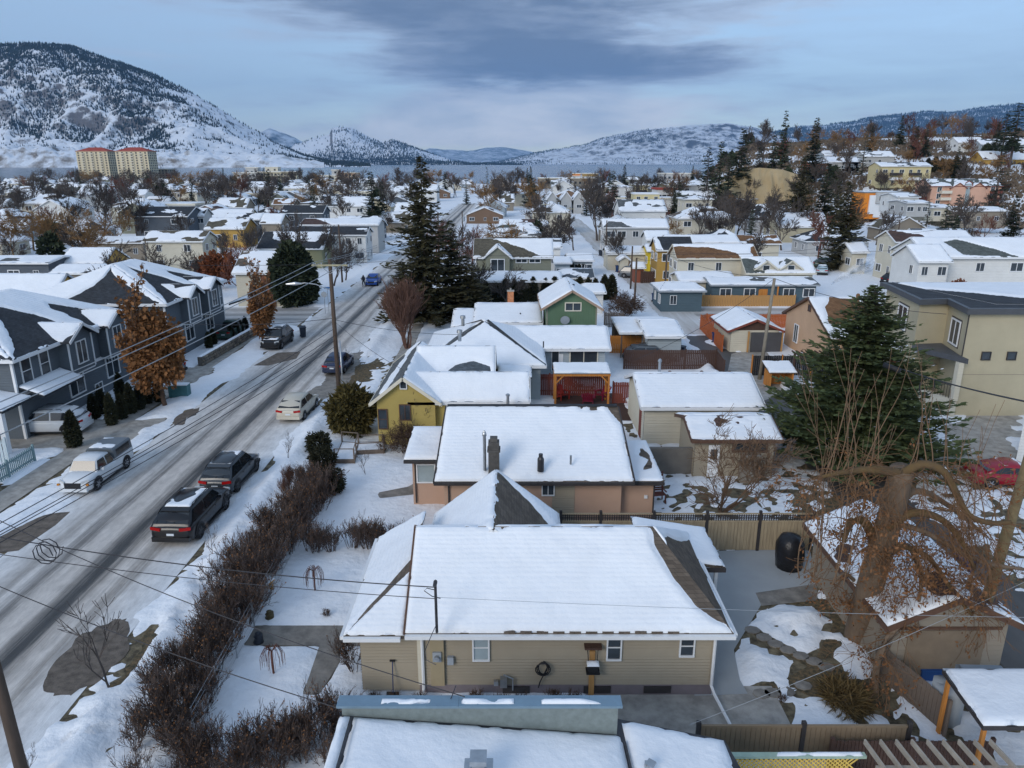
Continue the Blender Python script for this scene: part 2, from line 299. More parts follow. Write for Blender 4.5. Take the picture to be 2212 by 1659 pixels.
sheet('driveway', R4(-31, -25.5, 56.6, 61.5), .022, CONC, .9, .5, .1)
sheet('gravel_patch', PX([(95, 1490), (115, 1440), (205, 1355), (285, 1337), (302, 1342), (262, 1415), (215, 1470), (160, 1502)]), .016, GRAVEL, .12, 1.2)
sheet('gravel_patch', PX([(368, 915), (400, 885), (430, 880), (425, 893), (395, 915)]), .016, GRAVEL, .25, .8)
sheet('gravel_patch', PX([(0, 1195), (0, 1160), (95, 1110), (152, 1106), (120, 1135), (40, 1190)]), .016, GRAVEL, .5, .6)
sheet('gravel_patch', PX([(548, 790), (600, 762), (650, 760), (640, 775), (580, 790)]), .016, GRAVEL, .5, .6)
sheet('parking_pad', PX([(655, 862), (700, 818), (735, 765), (785, 760), (780, 778), (740, 850), (720, 862)]), .016, CONCW, .5, .6)
sheet('garden_path', PX([(800, 870), (850, 780), (895, 700), (915, 700), (870, 800), (835, 872)]), .02, CONC, .2, .6)
sheet('front_walk', PX([(528, 1395), (552, 1352), (1000, 1352), (1000, 1398), (735, 1396), (735, 1430), (690, 1500), (655, 1500), (690, 1396)]), .02, CONCW, .08, 1.5)
sheet('side_walk', R4(2.6, 8.8, 18.3, 20.9), .02, CONC, .05, 1.5)
sheet('patio', PX([(1500, 1210), (1535, 1192), (1748, 1184), (1765, 1262), (1632, 1282), (1644, 1308), (1585, 1405), (1598, 1470), (1615, 1500), (1500, 1505)]), .03, mat('patio_concrete', (.34, .355, .36), .7, .1, .6, .1, 25), .06, 1.2)
sheet('patio_step', PX([(1632, 1282), (1765, 1262), (1765, 1298), (1645, 1310)]), .026, CONCW, .05, 1.2)
sheet('curved_path', PX([(815, 1065), (880, 1052), (945, 1020), (960, 1040), (900, 1068), (820, 1078)]), .02, CONCW, .15, .9)
for k, pts in enumerate([[(1610, 1345), (1665, 1315), (1800, 1300), (1815, 1340), (1770, 1410), (1700, 1405), (1640, 1375)]]): BARE.append((PX(pts), 0, 1, 99))
sheet('garden_bed', PX([(1598, 1352), (1625, 1355), (1720, 1405), (1800, 1440), (1905, 1490), (1905, 1530), (1840, 1545), (1780, 1520), (1720, 1490), (1650, 1500), (1640, 1480), (1700, 1465), (1745, 1440), (1700, 1415)]), .012, LITTER, 1.0, 1.3)
sheet('garden_bed', PX([(1700, 1300), (1760, 1290), (1820, 1330), (1800, 1420), (1760, 1425), (1800, 1350), (1790, 1320)]), .012, LITTER, .8, 1.4)
sheet('garden_bed', PX([(1640, 1150), (1800, 1050), (1950, 1080), (2000, 1180), (1900, 1260)]), .012, LITTER, 1.8, 1.2, .6)
sheet('parking_court', PX([(1960, 1040), (1960, 930), (2060, 885), (2212, 885), (2300, 1000), (2212, 1060), (2090, 1030)]), .014, CONC, 3.2, .5, 1.5)
sheet('carport_pad', PX([(1560, 860), (1580, 765), (1640, 750), (1700, 790), (1690, 850), (1640, 870)]), .021, CONC, .7, .5)
sheet('verge_soil', PX([(735, 835), (765, 790), (830, 780), (815, 800), (770, 835)]), .012, LITTER, 1.2, .9)
sheet('verge_soil', PX([(240, 1495), (275, 1420), (335, 1350), (345, 1365), (300, 1430), (255, 1500)]), .012, LITTER, .5, 1.6)
sheet('deck_yard', R4(2.9, 8.6, 47.5, 54), .02, WOOD['brown'], .6, .8, .3)
GROUND = mat('winter_ground', (.055, .045, .03), .95, .35, 2.6, .9, 9, col2=(.20, .165, .105), contrast=.13)
def setting_grid():
    def lines(segs): return np.unique(np.concatenate([np.arange(a, b, s) for a, b, s in segs] + [np.array([segs[-1][1]])]).round(4))
    xs = lines([(-760, -160, 24), (-160, -60, 6), (-60, -36, 1.2), (-36, 34, .27), (34, 60, 1.0), (60, 260, 5), (260, 900, 20)])
    ys = lines([(-30, 10, 4), (10, 62, .27), (62, 110, .6), (110, 180, 1.6), (180, 460, 5), (460, 900, 12)])
    X, Y = np.meshgrid(xs, ys); base = hill(X, Y)
    n = .085 + .06 * fbm(X / 3, Y / 3, 4, 3) + .08 * fbm(X * 1.5, Y * 1.5, 4, 9)
    sn = n.copy()
    for u, v, r, h_ in ((1705, 1350, 1.35, .62), (1655, 1440, 1.1, .5)):
        x, y = G(u, v); r2 = ((X - x) / 1.25) ** 2 + (Y - y) ** 2; sn = np.maximum(sn, h_ * np.exp(-(r2 / r ** 2) ** 1.2) * (1 + 1.5 * fbm(X * 2.6, Y * 2.6, 4, 61)))
    for poly, amp, ns, inset in BARE:
        if inset > 50: continue
        P = np.array(poly); near = (X > P[:, 0].min() - 4) & (X < P[:, 0].max() + 4) & (Y > P[:, 1].min() - 4) & (Y < P[:, 1].max() + 4)
        if not near.any(): continue
        x, y = X[near], Y[near]; d = sdpoly(x, y, poly) + inset + amp * 2.2 * fbm(x * ns, y * ns, 4, 21)
        sn[near] = np.minimum(sn[near], np.clip(d * .35, -.09, 1))
    # thin cover with leaves and grass showing through in the back gardens, scrub on the hill, broken cover in the far town
    for cx, cy, r, th in ((11.5, 33.5, 6.5, .10), (16, 27, 5, .14), (9, 46, 4, .05), (12.5, 20.5, 4, .08), (-12.3, 30, 3, .02), (-13, 20, 4, .03), (25, 38, 7, .08), (24, 30, 6, .08), (-28, 38, 4, .02), (-12, 62, 5, .05)):
        k = np.exp(-((X - cx) ** 2 + (Y - cy) ** 2) / r ** 2); sn = sn - k * np.clip(fbm(X * 1.9, Y * 1.9, 4, 31) * 1.1 + th - .07, 0, .3)
    d = .49 * (X - 60) + .87 * (Y - 260); sc = ss(-6, 10, d) * ss(30, 75, X)
    
    # banks thrown up by the plough and shovelled heaps
    def bank(x0, y0, y1, hgt, w): return hgt * np.exp(-((X - x0 - .5 * fbm(Y / 3, Y * 0, 3, 51)) / w) ** 2) * (Y > y0) * (Y < y1) * (.6 + 1.6 * np.clip(fbm(X, Y / 1.7, 3, 53) + .3, 0, 1))
    ok = sn > .03
    sn = sn + ok * (bank(-13.2, 10, 200, .26, .55) + bank(-24.6, 20, 200, .12, .6) + bank(16.7, 50, 75, .45, .5) + bank(21.6, 50, 76, .5, .6))
    for u, v, r, h_ in ((1620, 745, 2.0, .6), (1570, 740, 1.2, .5), (1660, 700, 1.5, .5)):
        x, y = G(u, v); r2 = ((X - x) / 1.25) ** 2 + (Y - y) ** 2; sn = np.where(r2 < (r * 1.6) ** 2, np.maximum(sn, h_ * np.exp(-(r2 / r ** 2) ** 1.3) * (1 + 1.1 * fbm(X * 2.3, Y * 2.3, 4, 61)) - .03), sn)
    ny, nx = X.shape; I = np.arange(nx * ny).reshape(ny, nx)
    f = np.stack([I[:-1, :-1], I[:-1, 1:], I[1:, 1:], I[1:, :-1]], -1).reshape(-1, 4)
    g = mesh('ground', np.stack([X, Y, base - .004], -1).reshape(-1, 3), f.tolist()); o = link('ground', g, GROUND, None, True); tag(o, kind='structure')
    s = mesh('snow_cover', np.stack([X, Y, base + sn * np.where(sn < 0, 1, 1 + 0 * sn)], -1).reshape(-1, 3), f.tolist()); o = link('snow_cover', s, SNOW, None, True); tag(o, kind='structure')
setting_grid()
# ------------------------------------------------------------------ lake
LAKE = mat('lake_water', (.05, .085, .12), .18, .2, .002, .3, .02, stretch=(1, 4, 1), spec=.5)
solo('lake', MB().quad((-30000, 640, -2.6), (30000, 640, -2.6), (30000, 27000, -2.6), (-30000, 27000, -2.6)), LAKE, kind='structure')
# ------------------------------------------------------------------ mountains across the lake
def mtn_material(name, snow=(.70, .74, .80), rock=(.16, .15, .15), lo=.42, hi=.62, sc=.006, slope=(.55, .85)):
    m = mat(name, rock, .9, .3, sc * 6, 0); nt = m.node_tree; N = nt.nodes; L = nt.links; b = N['Principled BSDF']; old = b.inputs['Base Color'].links[0].from_socket
    tc = N.new('ShaderNodeTexCoord'); no = N.new('ShaderNodeTexNoise'); no.inputs['Scale'].default_value = sc; no.inputs['Detail'].default_value = 10; no.inputs['Roughness'].default_value = .72; L.new(tc.outputs['Object'], no.inputs['Vector'])
    ge = N.new('ShaderNodeNewGeometry'); sp = N.new('ShaderNodeSeparateXYZ'); L.new(ge.outputs['Normal'], sp.inputs[0])
    mr = N.new('ShaderNodeMapRange'); mr.inputs[1].default_value, mr.inputs[2].default_value = slope; mr.inputs[3].default_value = -.18; mr.inputs[4].default_value = .14; L.new(sp.outputs[2], mr.inputs[0])
    ad = N.new('ShaderNodeMath'); ad.operation = 'ADD'; L.new(no.outputs[0], ad.inputs[0]); L.new(mr.outputs[0], ad.inputs[1])
    cr = N.new('ShaderNodeValToRGB'); cr.color_ramp.elements[0].position = lo; cr.color_ramp.elements[1].position = hi; L.new(ad.outputs[0], cr.inputs[0])
    mx = N.new('ShaderNodeMix'); mx.data_type = 'RGBA'; L.new(cr.outputs[0], mx.inputs[0]); L.new(old, mx.inputs[6]); mx.inputs[7].default_value = (*snow, 1); L.new(mx.outputs[2], b.inputs['Base Color'])
    return m
def ridged(x, y, o, seed):
    s = 0; a = .5
    for i in range(o): s = s + a * (1 - np.abs(2 * vn(x, y, seed + i * 13) - 1)); x = x * 2.1 + 3.3; y = y * 2.1 + 8.1; a *= .5
    return s
def mountain(name, prof, Yf, Yr, m, seed, nu=220, nt=90, amp=.10, scale=900, shape=None, back=.35, rough=3.0):
    pu = [p[0] for p in prof]; pv = [p[1] for p in prof]
    U = np.linspace(pu[0], pu[-1], nu); V = np.interp(U, pu, pv) + rough * 2 * fbm(U / 30, U * 0, 5, seed)
    zr = np.array([FY(1106, v, Yr)[1] for v in V]); T = np.concatenate([np.linspace(0, 1, nt), 1 + back * np.linspace(0.03, 1, 12)])
    UU, TT = np.meshgrid(U, T); Y = Yf + (Yr - Yf) * TT; X = (UU - 1106) / F * Y / 1.0443; ZR = np.broadcast_to(zr, UU.shape)
    sh = np.interp(TT, *zip(*(shape or [(0, 0), (.25, .2), (.5, .47), (.8, .86), (1, 1)]))); fade = np.sin(np.clip(TT, 0, 1) * math.pi) ** .7
    Z = -5 + (ZR + 5) * np.where(TT <= 1, sh, 1 - ((TT - 1) / back) * 1.1)
    r = ridged(X / scale, Y / scale, 5, seed) - .5; r2 = ridged(X / (scale * .27), Y / (scale * .27), 4, seed + 7) - .45
    Z = Z + (ZR + 60) * amp * fade * (r * 2.2 + r2 * .8)
    I = np.arange(UU.size).reshape(UU.shape); f = np.stack([I[:-1, :-1], I[:-1, 1:], I[1:, 1:], I[1:, :-1]], -1).reshape(-1, 4)
    o = link(name, mesh(name, np.stack([X, Y, Z], -1).reshape(-1, 3), f.tolist()), m, None, True); tag(o, kind='structure'); return X, Y, Z, TT
NEEDLE_FAR = mat('far_conifers', (.022, .034, .034), .95, .3, .01)
def forest(name, label, grid, n, dens, hgt, seed, m=NEEDLE_FAR, w=.30):
    X, Y, Z, TT = grid; rg = np.random.RandomState(seed); ny, nx = X.shape
    i = rg.rand(n) * (nx - 1.01); j = rg.rand(n) * (np.argmax(TT[:, 0] >= 1) + 2); i0 = i.astype(int); j0 = j.astype(int); fi = i - i0; fj = j - j0
    s = lambda A: (A[j0, i0] * (1 - fi) + A[j0, i0 + 1] * fi) * (1 - fj) + (A[j0 + 1, i0] * (1 - fi) + A[j0 + 1, i0 + 1] * fi) * fj
    x, y, z, t = s(X), s(Y), s(Z), s(TT); k = rg.rand(n) < dens(x, y, z, t); x, y, z = x[k], y[k], z[k]; c = len(x); h = hgt * (.6 + .8 * rg.rand(c)); a0 = rg.rand(c) * 6.28
    V = np.zeros((c, 4, 3)); V[:, 3] = np.stack([x, y, z + h], -1)
    for q in range(3): V[:, q] = np.stack([x + np.cos(a0 + q * 2.094) * h * w, y + np.sin(a0 + q * 2.094) * h * w, z - h * .15], -1)
    b = np.arange(c)[:, None] * 4; f = np.concatenate([b + [0, 1, 3], b + [1, 2, 3], b + [2, 0, 3]])
    o = link(name, mesh(name, V.reshape(-1, 3), f.tolist()), m); tag(o, label, 'forest', None, 'stuff')
def nz(x, y, s, seed): return fbm(x / s, y / s, 5, seed)
mA = mtn_material('snowy_rock_near', lo=.38, hi=.58, sc=.022, rock=(.13, .125, .13)); mB = mtn_material('snowy_rock_far', lo=.46, hi=.66, sc=.006, slope=(.7, .97), rock=(.09, .10, .12)); mC = mtn_material('frosted_forest', snow=(.62, .68, .75), rock=(.05, .075, .09), lo=.52, hi=.72, sc=.0035, slope=(.3, .9))
gA = mountain('mountain_left', [(-330, 210), (-200, 150), (-90, 112), (0, 104), (60, 95), (130, 93), (190, 100), (270, 128), (350, 158), (440, 205), (520, 258), (600, 310), (660, 336), (715, 350), (800, 356)], 3750, 5000, mA, 11, 320, 130, .115, 520,
              [(0, 0), (.10, .10), (.22, .16), (.45, .42), (.7, .72), (1, 1)])
forest('pine_forest', 'dark scattered pine woods covering the big snowy mountain on the left', gA, 95000,
       lambda x, y, z, t: np.clip(.17 + 3.6 * nz(x + z * 1.5, y - z, 420, 3) + .55 * nz(x, y + z, 130, 8) * 2 + .38 * (t > .85) + .35 * np.exp(-((t - .30) / .05) ** 2), .015, .95), 13, 5)
gB = mountain('bluffs', [(-300, 318), (0, 322), (80, 320), (170, 327), (330, 326), (470, 332), (600, 341), (660, 347), (700, 355)], 3400, 3760, mtn_material('silt_bluff', rock=(.19, .165, .14), lo=.42, hi=.62, sc=.012, slope=(.6, .95)), 23, 260, 26, .22, 110, [(0, 0), (.3, .55), (.6, .85), (1, 1)], .3, 1.0)
forest('bench_trees', 'dark trees along the bench above the lakeside bluffs', gB, 9000, lambda x, y, z, t: np.clip(-.05 + 1.5 * nz(x, y, 160, 4) + .45 * (t > .8), 0, .5), 9, 6)
gD = mountain('mountain_far_left', [(540, 300), (590, 276), (640, 298), (700, 330), (760, 350)], 15000, 17000, mC, 71, 60, 40, .1, 1500)
gC = mountain('butte', [(600, 352), (640, 312), (690, 296), (716, 292), (722, 279), (736, 275), (765, 278), (800, 296), (830, 308), (850, 302), (880, 312), (930, 331), (980, 348), (1010, 356)], 8600, 10000, mA, 33, 220, 60, .10, 900)
forest('butte_forest', 'dark pine woods on the flat-topped rocky butte across the lake', gC, 16000, lambda x, y, z, t: np.clip(.12 + 1.6 * nz(x, y + z, 700, 3) + .35 * (t < .35), .02, .8), 20, 8)
gS = mountain('wooded_spit', [(820, 353), (900, 349), (1000, 351), (1060, 354), (1130, 356)], 7800, 8000, mA, 39, 60, 12, .1, 300)
forest('spit_trees', 'dark trees on the low spit of land reaching into the lake', gS, 2500, lambda x, y, z, t: .8 + 0 * x, 16, 9)
gE = mountain('mountain_far_centre', [(820, 350), (930, 322), (1010, 326), (1080, 318), (1160, 330), (1250, 320), (1330, 345)], 21000, 25000, mC, 43, 90, 40, .12, 2500)
gF = mountain('mountain_right', [(1010, 356), (1080, 348), (1150, 333), (1230, 320), (1300, 300), (1360, 285), (1420, 277), (1500, 271), (1560, 268), (1620, 276), (1700, 300), (1800, 320), (1950, 340)], 10500, 14000, mB, 57, 300, 90, .13, 620)
forest('ridge_forest', 'thin dark woods on the pale snowy ridge right of the lake', gF, 34000, lambda x, y, z, t: np.clip(.06 + 1.8 * nz(x, y + z * 2, 1100, 3) + .25 * (t < .25), .0, .6), 20, 18)
gG = mountain('mountain_far_right', [(1500, 345), (1580, 318), (1640, 290), (1720, 272), (1800, 268), (1900, 250), (1980, 241), (2030, 243), (2100, 232), (2212, 222), (2320, 214), (2450, 216)], 11500, 16000, mC, 63, 260, 80, .10, 2200)
forest('blue_forest', 'dense dark forest covering the lower flank of the far right mountain', gG, 80000, lambda x, y, z, t: np.clip(1.25 - 1.1 * t + 1.3 * nz(x, y, 1500, 6), .0, .95), 34, 28)
# ------------------------------------------------------------------ haze: even pale air round everything
hm = bpy.data.materials.new('valley_haze'); hm.use_nodes = True; nt = hm.node_tree; nt.nodes.clear(); ho = nt.nodes.new('ShaderNodeOutputMaterial'); pv = nt.nodes.new('ShaderNodeVolumePrincipled')
pv.inputs['Color'].default_value = (.28, .56, 1.0, 1); pv.inputs['Density'].default_value = 3.4e-5; pv.inputs['Anisotropy'].default_value = 0; nt.links.new(pv.outputs[0], ho.inputs['Volume'])
HAZE = solo('haze', MB().box(-33000, 33000, -300, 27500, -200, 2700), hm, 'pale even winter haze over the valley', 'haze', None, 'stuff')
# ================================================================== HOUSES: helpers
def snow_on(parent, a, b, c, d, bare=None, th=.085, cell=.22, seed=1, name='snow', edge=.22, inset=.04, m=None, ripple=0.0, amp=.35):
    """Snow lying on the roof face a-b (eave, left to right) c-d (ridge, right to left). bare: number 0..1 (share melted), or polygons in (s, t)."""
    a, b, c, d = [Vector(q) for q in (a, b, c, d)]; lw = max((b - a).length, (c - d).length); lh = ((d - a).length + (c - b).length) / 2
    nx = max(4, min(110, int(lw / cell))); ny = max(3, min(80, int(lh / cell)))
    s, t = np.meshgrid(np.linspace(0, 1, nx + 1), np.linspace(0, 1, ny + 1)); A, B, C, D = [np.array(q) for q in (a, b, c, d)]
    P = ((1 - s) * (1 - t))[..., None] * A + (s * (1 - t))[..., None] * B + (s * t)[..., None] * C + ((1 - s) * t)[..., None] * D
    nrm = (b - a).cross(d - a if (d - a).length > 1e-3 else c - a).normalized()
    if nrm.z < 0: nrm = -nrm
    wrow = np.linalg.norm((A + (D - A) * t[..., None]) - (B + (C - B) * t[..., None]), axis=-1)
    mx = (s - .5) * wrow + (((1 - t) * 0)); my = t * lh
    val = th * (1 + 1.1 * fbm(mx / 1.5, my / 1.5, 3, seed)) + ripple * np.sin(my * 2 * math.pi / .30)
    if isinstance(bare, (int, float)):
        q = fbm(mx / 3.3 + seed * 3.7, my / 2.2, 4, seed + 5) + .5; th0 = np.quantile(q, min(bare, .97)); val = np.minimum(val, (q - th0) * 1.6)
    elif bare:
        for poly in bare:
            Q = [((u - .5) * (lw if True else 1), v * lh) for u, v in poly]
            val = np.minimum(val, (sdpoly((s - .5) * lw, my, Q) + amp * 1.6 * fbm(mx * 1.3, my * 1.3, 4, seed + 9)) * .45)
    dist = np.minimum(np.minimum(s * wrow, (1 - s) * wrow), np.minimum(t, 1 - t) * lh) + np.minimum(0, .5 * fbm(mx * 2.2 + my, my * 2.2 - mx, 4, seed + 77) + .02); val = np.minimum(val, np.where(val > 0, np.where(dist < -.012, dist, inset * .4 + np.sqrt(np.maximum(dist, 0)) * edge), val))
    val = np.clip(val, -.03, .3); P = P + np.array(nrm)[None, None] * val[..., None]
    V = P.reshape(-1, 3); I = np.arange((nx + 1) * (ny + 1)).reshape(ny + 1, nx + 1)
    f = np.stack([I[:-1, :-1], I[:-1, 1:], I[1:, 1:], I[1:, :-1]], -1).reshape(-1, 4).tolist()
    loop = list(I[0, :]) + list(I[1:, -1]) + list(I[-1, -2::-1]) + list(I[-2:0:-1, 0]); n0 = len(V); V = np.concatenate([V, V[loop] - np.array(nrm) * (val.reshape(-1)[loop] + .012)[:, None]])
    for i in range(len(loop)): j = (i + 1) % len(loop); f.append([int(loop[j]), int(loop[i]), n0 + i, n0 + j])
    org = np.array(ORG[parent.name]); o = link(name, mesh(name, V - org, f), m or SNOWR, parent, True); ORG[o.name] = ORG[parent.name]; return o
def lap(mb, p, q, z0, z1, n, out, proud=.028):      # lap siding from p to q (xy), courses as real steps
    h = (z1 - z0) / n
    for i in range(n):
        a, b = z0 + i * h, z0 + (i + 1) * h
        mb.quad((p[0] + out[0] * proud, p[1] + out[1] * proud, a), (q[0] + out[0] * proud, q[1] + out[1] * proud, a), (q[0], q[1], b), (p[0], p[1], b))
        mb.quad((p[0], p[1], a), (q[0], q[1], a), (q[0] + out[0] * proud, q[1] + out[1] * proud, a), (p[0] + out[0] * proud, p[1] + out[1] * proud, a))
WINC = {}
def window(t, face, pos, x, z, w, h, fr=None, style='v', glass=None, name='window'):
    """face 'f' front (-y), 'l' left (-x), 'r' right (+x), 'b' back; pos = plane; x = place along it (x or y); z = sill centre height"""
    fr = fr or WHITE; glass = glass or GLASS; k = (round(w, 2), round(h, 2), style, fr.name); b = max(.05, min(.1, w * .07))
    if k not in WINC:
        m = MB(); W2, H2 = w / 2, h / 2
        m.box(-W2 - b, W2 + b, -.07, .02, H2, H2 + b); m.box(-W2 - b, W2 + b, -.09, .02, -H2 - b, -H2); m.box(-W2 - b, -W2, -.07, .02, -H2, H2); m.box(W2, W2 + b, -.07, .02, -H2, H2)
        if 'v' in style: m.box(-b * .35, b * .35, -.055, .02, -H2, H2)
        if 'h' in style: m.box(-W2, W2, -.055, .02, -b * .35, b * .35)
        if 'g' in style:
            m.box(-W2, W2, -.045, .02, H2 * .4, H2 * .4 + .03)
            for q in (-.5, 0, .5): m.box(W2 * q - .015, W2 * q + .015, -.045, .02, H2 * .43, H2)
        g = MB().box(-W2, W2, -.028, .018, -H2, H2); WINC[k] = (mesh(name, m.v, m.f), mesh('pane', g.v, g.f)); WINC[k][0].materials.append(fr)
    fm, gm = WINC[k]; gk = k + (glass.name,)
    if gk not in WINC: g2 = gm.copy(); g2.materials.append(glass); WINC[gk] = g2
    org = ORG[t.name]; P = dict(f=(x, pos, z), b=(x, pos, z), l=(pos, x, z), r=(pos, x, z))[face]; rot = dict(f=0, b=math.pi, l=-math.pi / 2, r=math.pi / 2)[face]
    o = link(name, fm, None, t, loc=Vector(P) - org, rot=(0, 0, rot)); link('pane', WINC[gk], None, o); return o
def wpx(t, y, u0, v0, u1, v1, **kw):                # window on a front plane y from its pixel box
    xa, za = FY(u0, v1, y); xb, zb = FY(u1, v0, y); return window(t, 'f', y, (xa + xb) / 2, (za + zb) / 2, abs(xb - xa), abs(zb - za), **kw)
def walls(t, x0, x1, y0, y1, z0, z1, m, laps=0, name='wall'):
    mb = MB()
    if laps:
        for p, q, o in (((x0, y0), (x1, y0), (0, -1)), ((x1, y0), (x1, y1), (1, 0)), ((x1, y1), (x0, y1), (0, 1)), ((x0, y1), (x0, y0), (-1, 0))): lap(mb, p, q, z0, z1, int((z1 - z0) / laps), o)
    else: mb.box(x0, x1, y0, y1, z0, z1)
    return part(name, mb, m, t)
def gable(t, x0, x1, y0, y1, ze, zr, axis, wall, roof, trim=None, oh=.4, rk=.3, z0=0.0, snow=(None, None), th=.11, cell=.22, laps=0, seed=1, rth=.14, gabm=None, hasw=True, ridge=None, snowm=None, ripple=0, amp=.35):
    """Gable block. x0..y1 = roof edge; axis 'x': ridge along x. snow = (front/left face, back/right face) bare spec, False = no snow."""
    trim = trim or WHITE; wx0, wx1, wy0, wy1 = (x0 + rk, x1 - rk, y0 + oh, y1 - oh) if axis == 'x' else (x0 + oh, x1 - oh, y0 + rk, y1 - rk)
    if axis == 'x':
        ym = ridge if ridge is not None else (y0 + y1) / 2
        f1 = [(x0, y0, ze), (x1, y0, ze), (x1, ym, zr), (x0, ym, zr)]; f2 = [(x1, y1, ze), (x0, y1, ze), (x0, ym, zr), (x1, ym, zr)]
        sl = (zr - ze) / (ym - y0)
    else:
        xm = ridge if ridge is not None else (x0 + x1) / 2
        f1 = [(x0, y1, ze), (x0, y0, ze), (xm, y0, zr), (xm, y1, zr)]; f2 = [(x1, y0, ze), (x1, y1, ze), (xm, y1, zr), (xm, y0, zr)]
        sl = (zr - ze) / (xm - x0)
    zw = ze + sl * oh - rth - .02
    if hasw:
        walls(t, wx0, wx1, wy0, wy1, z0, zw, wall, laps)
        g = MB(); za = zr - rth - .02
        if axis == 'x':
            for x, k in ((wx0, -1), (wx1, 1)): g.quad((x, wy0, zw), (x, wy1, zw), (x, ym, za))
        else:
            for y in (wy0, wy1):
                if laps:
                    n = max(2, int((za - zw) / laps))
                    for i in range(n):
                        a, b = i / n, (i + 1) / n; h0 = zw + (za - zw) * a; h1 = zw + (za - zw) * b; s_ = -.018 if y == wy0 else .018
                        L0, R0 = wx0 + (xm - wx0) * a, wx1 + (xm - wx1) * a; L1, R1 = wx0 + (xm - wx0) * b, wx1 + (xm - wx1) * b
                        g.quad((L0, y + s_, h0), (R0, y + s_, h0), (R1, y, h1), (L1, y, h1)); g.quad((L0, y, h0), (R0, y, h0), (R0, y + s_, h0), (L0, y + s_, h0))
                else: g.quad((wx0, y, zw), (wx1, y, zw), (xm, y, za))
        (part if laps else parts)('gable_wall', g, gabm or wall, t)
    r = part('roof', MB().slab(f1, rth).slab(f2, rth), roof, t)
    fb = MB(); e = .02
    if axis == 'x':
        fb.box(x0, x1, y0 - .05, y0 - .003, ze - rth - .06, ze - .01); fb.box(x0, x1, y1 + .003, y1 + .05, ze - rth - .06, ze - .01)
        for x in (x0 - .025, x1 + .025): fb.bar((x, y0, ze - .09), (x, ym, zr - .09), .045, .2); fb.bar((x, ym, zr - .09), (x, y1, ze - .09), .045, .2)
    else:
        fb.box(x0 - .05, x0 - .003, y0, y1, ze - rth - .06, ze - .01); fb.box(x1 + .003, x1 + .05, y0, y1, ze - rth - .06, ze - .01)
        for y in (y0 - .025, y1 + .025): fb.bar((x0, y, ze - .09), (xm, y, zr - .09), .045, .2); fb.bar((xm, y, zr - .09), (x1, y, ze - .09), .045, .2)
    parts('fascia', fb, trim, t)
    for i, f in enumerate((f1, f2)):
        if snow[i] is not False: snow_on(r, *f, bare=snow[i], th=th, cell=cell, seed=seed + i * 31, m=snowm, ripple=ripple, amp=amp)
    return dict(f1=f1, f2=f2, roof=r, wall=(wx0, wx1, wy0, wy1), zw=zw)
def hip(t, x0, x1, y0, y1, ze, zr, wall, roof, trim=None, oh=.4, z0=0.0, snow=(None,) * 4, th=.11, cell=.22, laps=0, seed=1, axis='x', inset=None, rth=.14, hasw=True, snowm=None):
    """Hip block; faces front, right, back, left."""
    trim = trim or WHITE
    if axis == 'x': k = inset if inset is not None else (y1 - y0) / 2; ym = (y0 + y1) / 2; A, B = (x0 + k, ym, zr), (x1 - k, ym, zr); sl = (zr - ze) / (ym - y0)
    else: k = inset if inset is not None else (x1 - x0) / 2; xm = (x0 + x1) / 2; A, B = (xm, y0 + k, zr), (xm, y1 - k, zr); sl = (zr - ze) / (xm - x0)
    c = [(x0, y0, ze), (x1, y0, ze), (x1, y1, ze), (x0, y1, ze)]
    fs = [(c[0], c[1], B, A), (c[1], c[2], B, B), (c[2], c[3], A, B), (c[3], c[0], A, A)] if axis == 'x' else [(c[0], c[1], A, A), (c[1], c[2], B, A), (c[2], c[3], B, B), (c[3], c[0], A, B)]
    if hasw: walls(t, x0 + oh, x1 - oh, y0 + oh, y1 - oh, z0, ze + sl * oh - rth - .02, wall, laps)
    mb = MB()
    for f in fs: mb.slab([p for i, p in enumerate(f) if i == 0 or p != f[i - 1]], rth)
    r = part('roof', mb, roof, t); fb = MB()
    fb.box(x0, x1, y0 - .05, y0 - .003, ze - rth - .06, ze - .01); fb.box(x0, x1, y1 + .003, y1 + .05, ze - rth - .06, ze - .01); fb.box(x0 - .05, x0 - .003, y0, y1, ze - rth - .06, ze - .01); fb.box(x1 + .003, x1 + .05, y0, y1, ze - rth - .06, ze - .01); parts('fascia', fb, trim, t)
    for i, f in enumerate(fs):
        if snow[i] is not False: snow_on(r, *f, bare=snow[i], th=th, cell=cell, seed=seed + i * 31, m=snowm)
    return dict(roof=r, wall=(x0 + oh, x1 - oh, y0 + oh, y1 - oh), faces=fs)
def flatroof(t, poly, z0, zt, wall, cap, snow=None, par=.3, th=.1, seed=1, cell=.3, roofm=None, rim=.3):
    part('wall', MB().prism(poly, z0, zt - .02), wall, t); mb = MB(); n = len(poly); cx = sum(p[0] for p in poly) / n; cy = sum(p[1] for p in poly) / n
    for i in range(n):
        a, b = poly[i], poly[(i + 1) % n]; mb.bar((*a, zt - par / 2), (*b, zt - par / 2), rim * 2, par)
    part('parapet', mb, cap, t); r = part('roof', MB().quad(*[(x, y, zt - par * .45) for x, y in poly]), roofm or SH['dark'], t)
    return r
def pipe(t, x, y, z0, h, r=.05, m=None, name='vent_pipe', cap=0.0):
    mb = MB().path([(x, y, z0), (x, y, z0 + h)], r, 8)
    if cap: mb.path([(x, y, z0 + h * .9), (x, y, z0 + h * .9 + .1), (x, y, z0 + h + .08)], [cap, cap, cap * .3], 8)
    return part(name, mb, m or DMETAL, t)
